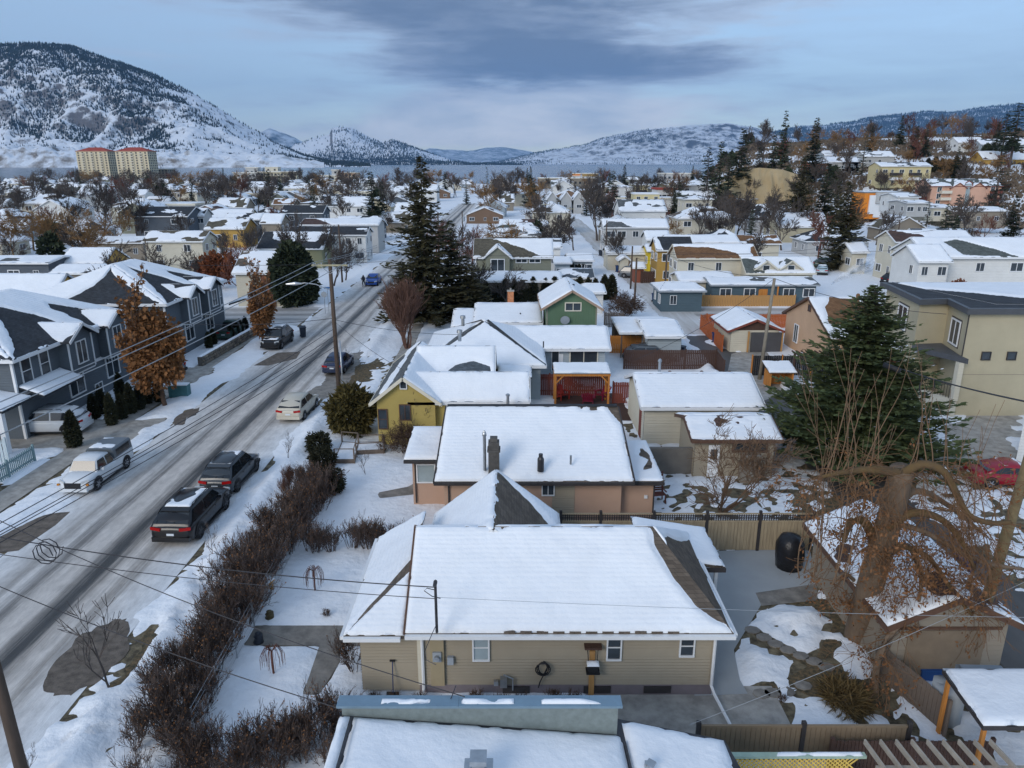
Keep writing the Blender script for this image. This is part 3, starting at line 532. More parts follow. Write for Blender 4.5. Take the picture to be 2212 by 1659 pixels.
def brick_stack(t, x, y, w, d, z0, z1, m=None, name='chimney', cap=True):
    mb = MB().box(x - w / 2, x + w / 2, y - d / 2, y + d / 2, z0, z1); o = part(name, mb, m or BRICK, t)
    if cap: part('chimney_cap', MB().box(x - w / 2 - .06, x + w / 2 + .06, y - d / 2 - .06, y + d / 2 + .06, z1, z1 + .09).path([(x, y, z1 + .09), (x, y, z1 + .3)], .09, 8), CONC, o)
    return o
# ================================================================== NEAR HOUSES
# 1 flat-roofed house nearest the camera
t = thing('flat_roof_house', 'nearest house with snowy flat roof behind a blue-grey metal parapet', 'house', (0, 12, 0))
roofp = lambda x, y: 3.55 - .085 * (x + 4.3) + .02 * (y - 13)
qa, qb, qc = G(1340, 1556, 2.95), G(1565, 1596, 2.8), G(1604, 1665, 2.75); outl = [(-4.35, 6), (qc[0] + .2, 6), qc, qb, (2.72, qa[1]), (2.72, 15.72), (-4.35, 15.72)]
part('wall', MB().prism([(-4.1, 6.2), (qc[0] - .1, 6.2), (qc[0] - .3, qc[1]), (qb[0] - .3, qb[1] - .2), (2.5, qa[1] - .3), (2.5, 15.5), (-4.1, 15.5)], 0, 2.75), WL['blueg'], t)
r = part('roof', MB().slab([(x, y, roofp(x, y)) for x, y in outl], .25), DMETAL, t)
snow_on(r, *[(x, y, roofp(x, y) + .005) for x, y in ((-4.0, 6.1), (3.05, 6.1), (2.78, 15.35), (-4.0, 15.35))], th=.13, cell=.14, seed=3)
snow_on(r, *[(x, y, roofp(x, y) + .005) for x, y in ((3.12, 6.1), (qc[0] + .15, 6.1), (qb[0] - .04, qb[1] - .05), (2.86, qa[1] - .06))], th=.12, cell=.16, seed=4)
snow_on(r, *[(x, y, roofp(x, y) + .06) for x, y in ((-4.34, 6.1), (-4.08, 6.1), (-4.08, 15.3), (-4.34, 15.3))], th=.08, cell=.12, seed=14)
part('parapet', MB().box(-4.3, 2.68, 15.40, 15.62, 3.0, 3.86), mat('stucco_greygreen', (.20, .235, .23), .9, .2, 5, .4, 60), t)
pc = part('parapet_cap', MB().box(-4.42, -1.35, 15.34, 15.74, 3.862, 3.93).box(-1.345, 1.98, 15.34, 15.74, 3.862, 3.93).box(1.985, 2.78, 15.34, 15.74, 3.862, 3.93), mat('blue_grey_flashing', (.20, .29, .36), .4, .12, 2, metal=.3), t)
for xa, xb in ((-3.3, -2.05), (-1.3, .05), (.75, 2.25)): snow_on(pc, (xa, 15.42, 3.932), (xb, 15.42, 3.932), (xb, 15.6, 3.932), (xa, 15.6, 3.932), bare=.12, th=.06, cell=.07, seed=int(xa * 9) + 40)
parts('ridge_rail', MB().path([(-4.0, 6.2, 3.72), (-4.0, 15.2, 3.72)], .03, 6).path([(3.06, 6.2, 3.05), (2.84, 15.1, 3.06)], .03, 6), DMETAL, t)
x, y = G(1035, 1640, 3.7); c = part('chimney', MB().box(x - .28, x + .28, y - .6, y - .1, 2.8, 3.7), BRICK, t)
part('chimney_cap', MB().box(x - .33, x + .33, y - .65, y - .05, 3.702, 3.78).box(x - .14, x + .14, y - .48, y - .2, 3.782, 4.0).box(x - .19, x + .19, y - .53, y - .15, 4.0, 4.12), METAL, c)
x, y = G(1402, 1645, 3.3); part('roof_vent', MB().box(x - .09, x + .09, y - .09, y + .09, 2.9, 3.25).bar((x - .02, y - .1, 3.25), (x + .1, y + .05, 3.28), .2, .05), METAL, t)
cb = MB(); pts = [G(952, 1540, 3.5), G(965, 1525, 3.6), G(975, 1505, 4.0)]; part('loose_cable', MB().path([(*pts[0], 3.62), (*pts[1], 3.72), (*pts[2], 3.97), (pts[2][0] + .1, pts[2][1] + .3, 4.1)], .012, 5).path([(*pts[0], 3.62), (pts[0][0] - .2, pts[0][1] + .02, 3.64)], .012, 5), DMETAL, t)
# 2 tan bungalow
x0, x1, ye, run, zr = HX(875, 1585, 1368, 2.7, 1137, .6); yr = ye + run; yb = ye + 2 * run; ze = 2.7; xr = FY(1410, 1137, yr)[0]
t = thing('tan_bungalow', 'tan sided bungalow with big snowy roof and brown shingles bare at its right hip', 'house', (0, ye, 0)); TB = t
wy = ye + .45; wx0, wx1 = x0 + .35, x1 - .42
walls(t, wx0, wx1, wy, yb - .45, .42, ze + .12, WL['tan'], .105)
part('foundation', MB().box(wx0 - .02, wx1 + .02, wy - .02, yb - .43, 0, .419), mat('purple_grey_plaster', (.20, .17, .18), .9, .15, 2), t)
f1 = [(x0, ye, ze), (x1, ye, ze), (xr, yr, zr), (x0, yr, zr)]; f2 = [(x1, ye, ze), (x1, yb, ze), (xr, yr, zr), (xr, yr, zr)]; f3 = [(x1, yb, ze), (x0, yb, ze), (x0, yr, zr), (xr, yr, zr)]
r = part('roof', MB().slab(f1, .14).slab(f2[:3], .14).slab(f3, .14), SH['brown'], t)
snow_on(r, *f1, bare=[[(1.03, .02), (.975, .12), (.945, .25), (.935, .5), (.955, .8), (.985, .96), (1.03, .96)]], th=.12, cell=.11, seed=5, inset=.1, ripple=.006, amp=.12); snow_on(r, *f3, cell=.3, seed=6)
snow_on(r, *f2, bare=[[(-.05, .04), (.9, .02), (.8, .35), (.72, .7), (.5, .8), (-.05, .8)]], cell=.12, seed=7, amp=.15)
parts('gable_wall', MB().quad((wx0, wy, ze), (wx0, yb - .45, ze), (wx0, yr, zr - .2)), WL['tan'], t)
parts('gutter', MB().box(x0, x1 + .05, ye - .13, ye - .005, ze - .16, ze - .03).box(x1 + .005, x1 + .13, ye, yb, ze - .16, ze - .03), WHITE, t)
parts('rake_board', MB().bar((x0 - .03, ye, ze - .05), (x0 - .03, yr, zr - .05), .06, .2).bar((x0 - .03, yr, zr - .05), (x0 - .03, yb, ze - .05), .06, .2), BROWNT, t)
for i in range(13):
    xa = x0 + 2.1 + i * .52 * (1 if i < 12 else 1.0); part('shingle_edge', MB().box(xa, xa + .36, ye - .03, ye + .10, ze + .004, ze + .07), SH['brown'], t) if i > 1 else None
for xa, xb in ((wx0 - .05, wx0 + .08), (wx1 - .1, wx1 + .05)): parts('corner_board', MB().box(xa, xb, wy - .04, wy + .06, .42, ze + .1), WL['cream'] if xa < 0 else WL['tan'], t)
def downspout(t, pts, m=WHITE, w=.08, name='downspout'): return part(name, MB().path([Vector(p) for p in pts], w / 2, 6), m, t)
downspout(t, [(wx0 + .12, ye - .05, ze - .1), (wx0 + .12, wy - .08, ze - .35), (wx0 + .12, wy - .08, .35), (wx0 + .1, wy - .3, .1), (wx0 + .05, wy - 1.1, .06)], w=.11)
downspout(t, [(wx1 - .03, ye - .05, ze - .1), (wx1 - .03, wy - .1, ze - .3), (wx1 - .03, wy - .1, .45), (wx1 + .02, wy - .35, .3), (wx1 + .28, wy - 1.9, .1)], w=.11)
for b in ((1024, 1372, 1054, 1423), (1312, 1372, 1341, 1422), (1469, 1374, 1499, 1414)): wpx(t, wy - .02, *b, style='h', glass=GLASSC if b[0] < 1200 else GLASS)
xa, za = FY(945, 1412, wy); part('meter_chase', MB().box(xa - .22, xa + .22, wy - .13, wy - .005, .45, ze), mat('painted_tan_box', (.33, .27, .17), .7, .1), t)
mp_ = part('meter_box', MB().box(xa - .14, xa + .14, wy - .2, wy - .131, za - .18, za + .18), GREYT, t); part('meter_glass', MB().path([(xa, wy - .2, za), (xa, wy - .32, za)], .09, 12), METAL, mp_)
part('junction_box', MB().box(xa + .33, xa + .53, wy - .15, wy - .02, za - .33, za - .05), GREYT, t)
xa, za = FY(1088, 1452, wy); part('gas_meter', MB().box(xa - .11, xa + .11, wy - .3, wy - .1, .5, .82).path([(xa + .3, wy - .15, .3), (xa + .3, wy - .15, .75), (xa, wy - .15, .9)], .025, 6).box(xa - .32, xa - .18, wy - .2, wy - .08, .5, .66), METAL, t)
for u in (1115, 1290, 1420): xa, za = FY(u, 1480, wy); part('basement_window', MB().box(xa - .45, xa + .45, wy - .06, wy - .021, .1, .36), DARKT, t)
xm_, ym_ = G(943, 1342, 3.4); part('service_mast', MB().path([(xm_, ym_, 3.0), (xm_, ym_, 4.75)], .045, 8).path([(xm_, ym_, 4.72), (xm_ + .02, ym_ - .1, 4.86), (xm_, ym_ - .2, 4.76)], .06, 8).path([(xm_, ym_, 4.5), (xm_ - .25, ym_ - .05, 4.6), (xm_ - .35, ym_, 4.48), (xm_ - .1, ym_ - .1, 4.35), (xm_ + .15, ym_ - .06, 4.25)], .014, 5), DMETAL, t); MAST = (xm_, ym_, 4.6)
part('mast_cable', MB().path([(xm_, ym_, 3.3), (xm_ - .1, ym_ - .3, 3.2), (xm_ - .28, ym_ - .9, 2.98), (xm_ - .2, ym_ - 1.2, 2.9), (xm_ + .1, ym_ - 1.35, 2.85)], .012, 5), DMETAL, t)
#   left wing, hipped
lx = G(745, 1365, 2.6)[0]; ly = ye + .02; la, lb, lc = (lx, ly, 2.6), (x0 - .02, ly, 2.6), (x0 - .02, ly + (x0 - lx), 2.6 + .6 * (x0 - lx)); ld, le = (x0 - .02, yb - .3, lc[2]), (lx, yb - .3, 2.6)
walls(t, lx + .4, wx0 - .005, ly + .45, yb - .6, .2, 2.74, WL['tan'], .105)
r = part('roof', MB().slab([la, lb, lc], .12).slab([le, la, lc, ld], .12), SH['brown'], t)
snow_on(r, la, lb, lc, lc, th=.09, cell=.12, seed=11); snow_on(r, le, la, lc, ld, bare=[[(.99, .10), (.99, .98), (.78, .98), (.90, .55), (.93, .3)]], cell=.09, seed=12, amp=.12)
parts('gutter', MB().box(lx - .13, lx - .005, ly, yb - .3, 2.44, 2.57).box(lx, x0 - .15, ly - .13, ly - .005, 2.44, 2.57), WHITE, t)
#   rear cross gable
g = gable(t, -3.25, 1.95, yr - .25, 28.3, 2.72, zr + .05, 'y', WL['tan'], SH['brown'], snow=(None, [[(.02, .05), (.55, .05), (.72, .2), (.9, .62), (.98, .98), (.02, .98)]]), cell=.12, seed=15, hasw=False, ripple=.007)
walls(t, -2.85, 1.55, yb - .5, 28.0, 0, 2.75, WL['tan'], .105); pipe(t, 1.45, 25.6, 2.9, .5)
#   right porch roof
pa, pb_ = G(1556, 1205, 2.5), G(1545, 1132, 2.5); part('porch_roof', MB().slab([(4.9, 24.4, 3.0), (pa[0], 24.4, 2.5), (pa[0], 27.5, 2.5), (4.9, 27.5, 3.0)], .12), SH['brown'], t)
snow_on(t, (4.9, 24.4, 3.005), (pa[0], 24.4, 2.505), (pa[0], 27.5, 2.505), (4.9, 27.5, 3.005), seed=19, cell=.15, name='porch_snow')
part('porch_fascia', MB().box(4.9, pa[0] + .03, 24.33, 24.39, 2.3, 2.47), DARKT, t); part('porch_post', MB().box(pa[0] - .3, pa[0] - .18, 24.6, 24.72, 0, 2.4), WHITE, t)
pipe(t, *G(1486, 1238, 3.0), 2.7, .75, .035); part('roof_vent', MB().box(*[q for c_ in (G(1433, 1192, 3.6), ) for q in (c_[0] - .12, c_[0] + .12, c_[1] - .1, c_[1] + .1)], 3.2, 3.62), DMETAL, t); x, y = G(1484, 1270, 3.2); part('roof_vent', MB().box(x - .12, x + .12, y - .1, y + .1, 2.8, 3.15), DMETAL, t)
# 3 pink stucco house
x0, x1, ye, run, zr = HX(938, 1370, 1040, 2.9, 877, .5); t = thing('pink_stucco_house', 'pink stucco house with a broad snowy roof, brick chimney and tall flue pipe', 'house', (0, ye, 0)); PKH = t
f1 = [(x0, ye, 2.9), (x1, ye, 2.9), (x1 - .25, ye + run, zr), (x0 + .25, ye + run, zr)]
walls(t, x0 + .4, x1 - .5, ye + .45, ye + 2 * run - .4, 0, 2.95, WL['pink'])
mb = MB(); lap(mb, (1.9, ye + .44), (2.95, ye + .44), .3, 2.9, 22, (0, -1)); part('siding_strip', mb, WL['tan'], t)
f3 = [(x1, ye + 2 * run, 2.9), (x0, ye + 2 * run, 2.9), f1[3], f1[2]]; r = part('roof', MB().slab(f1, .14).slab(f3, .14), SH['brown'], t)
snow_on(r, *f1, bare=[[(.83, .93), (.88, .93), (.87, 1.05), (.84, 1.05)], [(.975, .80), (1.05, .60), (1.05, 1.05), (.93, 1.05)], [(.775, .95), (.80, .95), (.79, 1), (.78, 1)]], th=.13, cell=.13, seed=21, amp=.12, ripple=.007); snow_on(r, *f3, cell=.4, seed=22)
parts('gable_wall', MB().quad((x0 + .4, ye + .45, 2.9), (x0 + .4, ye + 2 * run - .4, 2.9), (x0 + .4, ye + run, zr - .2)).quad((x1 - .5, ye + .45, 2.9), (x1 - .5, ye + 2 * run - .4, 2.9), (x1 - .5, ye + run, zr - .2)), WL['pink'], t)
parts('gutter', MB().box(x0 - .02, x1 + .02, ye - .13, ye - .005, 2.74, 2.87), DARKT, t); parts('rake_board', MB().bar((x0 - .03, ye, 2.83), (x0 + .22, ye + run, zr - .07), .06, .2).bar((x1 + .03, ye, 2.83), (x1 - .22, ye + run, zr - .07), .06, .2), DARKT, t)
part('ridge_cap', MB().bar((x0 + .3, ye + run, zr + .03), (x1 - .3, ye + run, zr + .03), .25, .08), SH['dark'], t)
wpx(t, ye + .43, 1172, 1042, 1196, 1068)
bx0, by = G(872, 993, 2.75); bx1 = x0 + .3; walls(t, bx0 + .35, bx1, by + .45, by + 3.6, 0, 2.7, WL['pink']); 
r = part('bay_roof', MB().slab([(bx0, by, 2.75), (bx1, by, 2.75), (bx1, by + 3.2, 3.35), (bx0 + .1, by + 3.2, 3.35)], .15), SH['dark'], t); snow_on(r, (bx0, by, 2.755), (bx1 - .05, by, 2.755), (bx1 - .05, by + 3.2, 3.355), (bx0 + .1, by + 3.2, 3.355), th=.15, cell=.14, seed=23)
parts('gutter', MB().box(bx0, bx1 - .3, by - .12, by - .005, 2.58, 2.72), DARKT, t); wpx(t, by + .43, 903, 1004, 938, 1040, style='', glass=GLASSC); downspout(t, [(bx0 + .5, by + .05, 2.6), (bx0 + .5, by + .38, 2.4), (bx0 + .5, by + .38, .2)], DARKT)
downspout(t, [(x0 + .62, ye + .05, 2.7), (x0 + .62, ye + .38, 2.5), (x0 + .62, ye + .38, .2)], DARKT)
ex0, ex1 = x1 - .5, G(1420, 1000, 2.8)[0]; ey = ye + .6; walls(t, ex0, ex1 - .35, ey + .4, ey + 5, 0, 2.6, WL['pink']); r = part('wing_roof', MB().slab([(ex0, ey, 2.65), (ex1, ey, 2.65), (ex1, ey + 5, 2.75), (ex0, ey + 5, 2.75)], .16), SH['brown'], t)
snow_on(r, (ex0 + .3, ey, 2.655), (ex1, ey, 2.655), (ex1, ey + 5, 2.755), (ex0 + .3, ey + 5, 2.755), bare=[[(.55, .25), (.85, .3), (.9, .62), (.75, .8), (.6, .6), (.8, .5)]], cell=.12, seed=24, amp=.15)
parts('gutter', MB().box(ex0 + .3, ex1, ey - .1, ey - .005, 2.46, 2.6), DARKT, t); downspout(t, [(ex1 - .45, ey + .02, 2.5), (ex1 - .4, ey + .32, 2.3), (ex1 - .4, ey + .32, .15)], DARKT); part('wall_lamp', MB().box(ex1 - .85, ex1 - .7, ey + .3, ey + .39, 1.6, 1.75), WHITE, t)
x, y = G(1067, 1003, 3.6); c = brick_stack(t, x, y, .5, .5, 3.0, 4.75, mat('sooty_brick', (.09, .085, .08), .9, .4, 4), cap=False); part('chimney_cap', MB().box(x - .3, x + .3, y - .3, y + .3, 4.3, 4.4).box(x - .17, x + .17, y - .17, y + .17, 4.751, 4.95), MC['sooty_brick'], c)
x, y = G(1047, 1003, 3.6); pipe(t, x, y, 3.3, 1.9, .075, METAL, 'flue_pipe', .1); x, y = G(1168, 1000, 3.7); part('roof_ventilator', MB().path([(x, y, 3.3), (x, y, 3.9), (x, y, 4.0), (x, y, 4.15)], [.16, .16, .1, .1], 10), DMETAL, t); pipe(t, *G(1233, 990, 3.8), 3.5, .45, .05, METAL)
# 4 yellow house
x0, x1, ye, run, zr = HX(950, 1145, 872, 2.9, 806, .75); t = thing('yellow_gabled_house', 'yellow house with front gable, grey shingles showing at its left slope and snowy side roof', 'house', (-3, ye, 0))
gx0, gx1 = G(800, 868, 2.9)[0], G(952, 874, 2.9)[0]; gm = (gx0 + gx1) / 2 - .1; gz = FY(868, 815, ye)[1]
g = gable(t, gx0, gx1, ye, ye + 9.5, 2.9, gz, 'y', WL['yellow'], SH['grey'], trim=CREAMT, snow=([[(.0, .0), (1, .0), (1, .25), (.6, .3), (.25, .5), (0, .45)], [(0.1, .75), (1, .55), (1, 1.1), (0, 1.1)]], None), cell=.13, seed=25, ridge=gm)
wpx(t, g['wall'][2] - .01, 865, 875, 885, 906, fr=BROWNT); wpx(t, g['wall'][2] - .01, 820, 885, 835, 925, fr=BROWNT, style='h'); window(t, 'f', g['wall'][2] - .01, gm, 4.05, .35, .5, style='')
x1b = x1; g2 = gable(t, gm + .2, x1b, ye + .35, ye + .35 + 2 * run, 2.9, zr, 'x', WL['yellow'], SH['grey'], snow=(None, None), cell=.14, seed=26, rk=.25, ripple=.007)
for u in (905, 1000): wpx(t, g2['wall'][2] - .01, u, 880, u + 20, 903, fr=BROWNT)
y2 = ye + 2 * run + .6; zc = FY(890, 760, y2 + 2.2)[1]; g3 = gable(t, gm + .1, G(1070, 803, 3.2)[0] - .0, y2 - .2, y2 + 5.0, 2.9, 4.9, 'x', WL['yellow'], SH['slate'], snow=([[(.22, -.05), (.98, -.05), (.94, .45), (.72, .6), (.5, .48), (.35, .2)], [(-.05, .1), (.12, .0), (.02, .6), (-.05, .7)]], None), cell=.13, seed=27, amp=.2)
a_, b_ = G(1075, 812, 2.6), G(1140, 812, 2.6); r = part('lean_to_roof', MB().slab([(a_[0], a_[1], 2.6), (b_[0] + .3, a_[1], 2.5), (b_[0] + .3, a_[1] + 3.4, 2.9), (a_[0], a_[1] + 3.4, 2.9)], .12), SH['slate'], t); snow_on(r, (a_[0], a_[1], 2.61), (b_[0] + .3, a_[1], 2.51), (b_[0] + .3, a_[1] + 3.4, 2.91), (a_[0], a_[1] + 3.4, 2.91), seed=28, cell=.2); walls(t, a_[0], b_[0], a_[1] + .3, a_[1] + 3.2, 0, 2.45, WL['yellow'])
pipe(t, *G(1097, 868, 3.2), 2.9, .75, .09, METAL, 'flue_pipe', .13); pipe(t, *G(1020, 800, 3.5), 3.2, .4, .05)
# 5 grey-blue house: hip block and gabled wing
x0, x1, ye, run, zr = HX(905, 1180, 790, 2.8, 690, .42); t = thing('pale_blue_house', 'pale blue house with a grey hip roof half clear of snow and wide picture window', 'house', (0, ye, 0))
h = hip(t, x0, x1, ye, ye + 2 * run, 2.8, zr, WL['blueg'], SH['grey'], snow=(None, [[(-.05, -.02), (.04, 0), (.12, .5), (.14, 1.05), (-.05, 1.05)]], None, [[(1.05, -.02), (.95, .02), (.80, .35), (.45, .7), (.35, 1.05), (1.05, 1.05)]]), cell=.14, seed=31, inset=run * .9)
for i, (u, v) in enumerate(((1000, 693), (993, 725))): x, y = G(u, v, zr); part('roof_ventilator', MB().path([(x, y, zr - .4), (x, y, zr + .15), (x, y, zr + .2), (x, y, zr + .42)], [.13, .13, .22, .2], 10), METAL, t)
wpx(t, ye + .39, 1067, 797, 1108, 814, style='v'); mx_, my_ = G(1094, 765, 3.5)
wx0_, wx1_, wye, wrun, wzr = HX(1075, 1320, 754, 2.8, 704, .38); g = gable(t, wx0_, wx1_, wye, wye + 2 * wrun, 2.8, wzr, 'x', WL['blueg'], SH['grey'], snow=(None, None), cell=.18, seed=32, rk=.4, ripple=.007)
yy = g['wall'][2] - .01; wpx(t, yy, 1232, 757, 1290, 788, style='v', fr=CREAMT); wpx(t, yy, 1192, 757, 1207, 800, style='', fr=WHITE, name='glazed_door'); part('door', MB().box(*FY(1207, 800, yy)[:1], FY(1216, 800, yy)[0], yy - .04, yy - .005, .1, 2.3), WHITE, t)
for u, v in ((1165, 712), (1174, 740), (1174, 712), (1146, 711)): pipe(t, *G(u, v, 3.6), 3.2, .5, .05)
# 6 green house
yg = 84; t = thing('green_gabled_house', 'green board house with a tall gable, small square window and satellite dish', 'house', (6, yg, 0))
zE = FY(1300, 668, yg)[1]; zE = max(zE, 4.6); yg = G(1302, 668, 4.6)[1]; gx0, gx1 = FY(1168, 668, yg)[0], FY(1304, 668, yg)[0]; gz = FY(1237, 633, yg)[1]
g = gable(t, gx0, gx1, yg, yg + 8, 4.6, gz + .25, 'y', WL['green'], SH['brown'], trim=mat('pinkish_shingle_trim', (.34, .24, .18), .85, .15, 3), snow=(None, None), cell=.2, seed=35, oh=.55, rk=.5, gabm=WL['green'])
yy = g['wall'][2]; wpx(t, yy - .01, 1222, 655, 1254, 670, fr=CREAMT); mb = MB()
for i in range(20): xx = g['wall'][0] + .05 + i * (g['wall'][1] - g['wall'][0] - .1) / 19; mb.box(xx - .02, xx + .02, yy - .03, yy - .002, 0, 4.9)
parts('batten', mb, WL['green'], t); parts('corner_board', MB().box(g['wall'][0] - .04, g['wall'][0] + .1, yy - .05, yy - .031, 0, 4.6).box(g['wall'][1] - .1, g['wall'][1] + .04, yy - .05, yy - .031, 0, 4.6), WL['sage'], t)
xa, za = FY(1220, 690, yy); part('satellite_dish', MB().path([(xa, yy - .35, za), (xa, yy - .28, za + .02), (xa, yy - .2, za + .05)], [.42, .34, .1], 14).path([(xa, yy - .2, za), (xa, yy, za - .2)], .03, 5), GREYT, t); x, y = G(1240, 634, 5.6); part('roof_ventilator', MB().path([(x, y + 1, 5), (x, y + 1, 6.3)], .12, 8), DMETAL, t); x, y = G(1216, 641, 5.3); part('skylight', MB().slab([(x - .6, y + .5, 5.25), (x + .2, y + .5, 5.75), (x + .2, y + 1.7, 5.75), (x - .6, y + 1.7, 5.25)], .2), DARKT, t)
a_, b_ = G(1022, 697, 2.9), G(1178, 697, 2.9); run2 = (FY(1022, 655, a_[1] + 4.2)[1], 4.2); zt = run2[0]; g = gable(t, a_[0], gx0 + .3, a_[1], a_[1] + 8.4, 2.9, max(zt, 3.8), 'x', WL['taupe'], SH['brown'], snow=(None, None), cell=.25, seed=36)
c_ = G(975, 702, 2.7); gable(t, c_[0], a_[0] + .1, c_[1] - .3, c_[1] + 7.4, 2.6, 3.5, 'x', WL['taupe'], SH['brown'], snow=(None, None), cell=.3, seed=37)
for u, v in ((1089, 676), (1124, 678), (1165, 672)): pipe(t, *G(u, v, 3.4), 3.0, .5, .06)
x, y = G(1103, 655, 3.9); brick_stack(t, x, y + .5, .6, .5, 3.3, 5.0, mat('orange_brick', (.48, .2, .10), .9, .25, 5))
# ================================================================== FENCES AND YARD BUILDINGS
FB = {}
def fence(name, label, pts, h, bw, m, gap=.015, post=None, z0=0.05, rail=True, postm=None, jit=.02, seed=1, every=2.4, ptop=.08, cat='fence', bname='board', point=False):
    t = thing(name, label, cat, (*pts[0], 0)); rg = random.Random(seed); k = (round(h, 2), bw, m.name, point)
    if k not in FB:
        mb = MB()
        if point: mb.prism([(-bw / 2, -.011), (bw / 2, -.011), (bw / 2, .011), (-bw / 2, .011)], 0, h - bw * .6); n = len(mb.v); mb.v += [(0, -.011, h), (0, .011, h)]; mb.f += [(4, 5, n), (6, 7, n + 1), (5, 6, n + 1, n), (7, 4, n, n + 1)]
        else: mb.box(-bw / 2, bw / 2, -.011, .011, 0, h)
        FB[k] = mesh(bname, mb.v, mb.f); FB[k].materials.append(m)
    ox, oy = pts[0]
    for (ax, ay), (bx, by) in zip(pts, pts[1:]):
        L = math.hypot(bx - ax, by - ay); a = math.atan2(by - ay, bx - ax); n = max(1, int(L / (bw + gap))); dx, dy = (bx - ax) / L, (by - ay) / L
        for i in range(n):
            s = (i + .5) * L / n; o = link(bname, FB[k], None, t, loc=(ax + dx * s - ox, ay + dy * s - oy, z0 + rg.uniform(-jit, jit)), rot=(0, 0, a + rg.uniform(-.02, .02)))
        if rail:
            for zz in (.25 * h, .85 * h): part('rail', MB().bar((ax - dy * -.035, ay + dx * .035, zz), (bx - dy * -.035 * -1, by + dx * .035, zz), .045, .09), postm or m, t)
        np_ = max(1, round(L / every))
        for i in range(np_ + 1): s = L * i / np_; x, y = ax + dx * s, ay + dy * s; part('post', MB().prism([(x - .05 - dy * -.03, y - .05 + dx * .03), (x + .05 - dy * -.03, y - .05 + dx * .03), (x + .05 - dy * -.03, y + .05 + dx * .03), (x - .05 - dy * -.03, y + .05 + dx * .03)], 0, h + z0 + ptop), postm or m, t)
    return t
def panel_fence(name, label, xs, y, h, m, pm, lat=0.0, latm=None):
    t = thing(name, label, 'fence', (xs[0], y, 0))
    for x in xs: part('post', MB().box(x - .06, x + .06, y - .06, y + .06, 0, h + .12), pm, t)
    for a, b in zip(xs, xs[1:]):
        mb = MB(); n = int((b - a - .12) / .145); w = (b - a - .14) / n
        for i in range(n): mb.box(a + .07 + i * w + .006, a + .07 + (i + 1) * w - .006, y - .02, y + .02, .06, h - lat - .08)
        parts('board', mb, m, t)
        part('rail', MB().box(a + .06, b - .06, y - .035, y + .035, h - lat - .079, h - lat), m, t)
        if lat:
            part('rail', MB().box(a + .06, b - .06, y - .035, y + .035, h - .05, h), m, t); mb = MB(); k = int((b - a) / .105)
            for i in range(k): xx = a + .1 + i * (b - a - .2) / (k - 1); mb.box(xx - .022, xx + .022, y - .012, y + .012, h - lat + .001, h - .051)
            for q in (.25, .5, .75): mb.box(a + .061, b - .061, y - .009, y + .009, h - lat + (lat - .05) * q - .02, h - lat + (lat - .05) * q + .02)
            part('lattice', mb, latm, t)['kind'] = 'stuff'
    return t
panel_fence('vinyl_fence', 'tan vinyl fence with black posts and black lattice top behind the patio', [2.2, 4.0, 6.4, 8.8, 11.2, 13.6], 30.0, 1.9, WOOD['vinyl'], DARKT, .36, DARKT)
fx = [G(u, 1640)[0] for u in (1500, 1722, 1945)]; panel_fence('board_fence', 'tan board fence with three dark posts between the garden and yellow lattice', [fx[0], fx[1], fx[2]], 17.6, 1.35, mat('fence_board_tan', (.22, .165, .11), .85, .15, 2), DARKT)
t = thing('lattice_fence', 'yellow diagonal lattice screen on a green frame in the bottom right corner', 'fence', (6, 16.2, 0)); xa, xb = 4.9, 9.6; part('frame', MB().box(xa, xb, 16.15, 16.25, .9, 1.0), mat('green_paint', (.03, .16, .11), .6), t); part('top_rail', MB().box(xa, xb, 16.12, 16.28, 1.55, 1.63), mat('pale_green_rail', (.35, .45, .36), .7, .2), t); part('lower_panel', MB().box(xa, xb, 16.17, 16.23, 0, .9), MC['green_paint'], t)
n = int((xb - xa) / .13)
for s_ in (1, -1):
    mb = MB()
    for i in range(-4, n): 
        a = xa + i * .13; p0, p1 = (a, 1.0), (a + .55, 1.55)
        if s_ < 0: p0, p1 = (a + .55, 1.0), (a, 1.55)
        if min(p0[0], p1[0]) >= xa and max(p0[0], p1[0]) <= xb: mb.bar((p0[0], 16.19 + .012 * s_, p0[1]), (p1[0], 16.19 + .012 * s_, p1[1]), .012, .04, (0, 0, 1))
    parts('slat', mb, WOOD['lattice'], t)
snow_on(t, (xa + .1, 16.13, 1.632), (xb - .1, 16.13, 1.632), (xb - .1, 16.27, 1.632), (xa + .1, 16.27, 1.632), bare=.45, th=.04, cell=.06, seed=71)
t = thing('pergola', 'weathered pergola of pale parallel beams in the bottom right corner', 'pergola', (11, 15, 0))
for i in range(9): xx = 9.7 + i * .42; parts('beam', MB().bar((xx, 13.2, 2.15), (xx - .25, 16.1, 2.15), .05, .15), mat('weathered_beam', (.33, .29, .24), .85, .25, 3), t)
parts('girder', MB().bar((9.4, 15.3, 2.02), (13.6, 15.3, 2.02), .09, .14).bar((9.5, 13.6, 2.02), (13.6, 13.6, 2.02), .09, .14), MC['weathered_beam'], t); parts('post', MB().box(9.6, 9.72, 15.25, 15.37, 0, 1.95).box(13.3, 13.42, 15.25, 15.37, 0, 1.95), MC['weathered_beam'], t)
fence('dark_paling_fence', 'low dark brown paling fence along the bottom right yard', [(9.2, 17.2), (13.8, 17.2)], 1.1, .09, WOOD['brown'], seed=5)
fence('garden_edge_fence', 'snow-topped tan board fence running along the right side of the garden', [G(1905, 1470), G(2040, 1590)], 1.2, .14, WOOD['old'], seed=6)
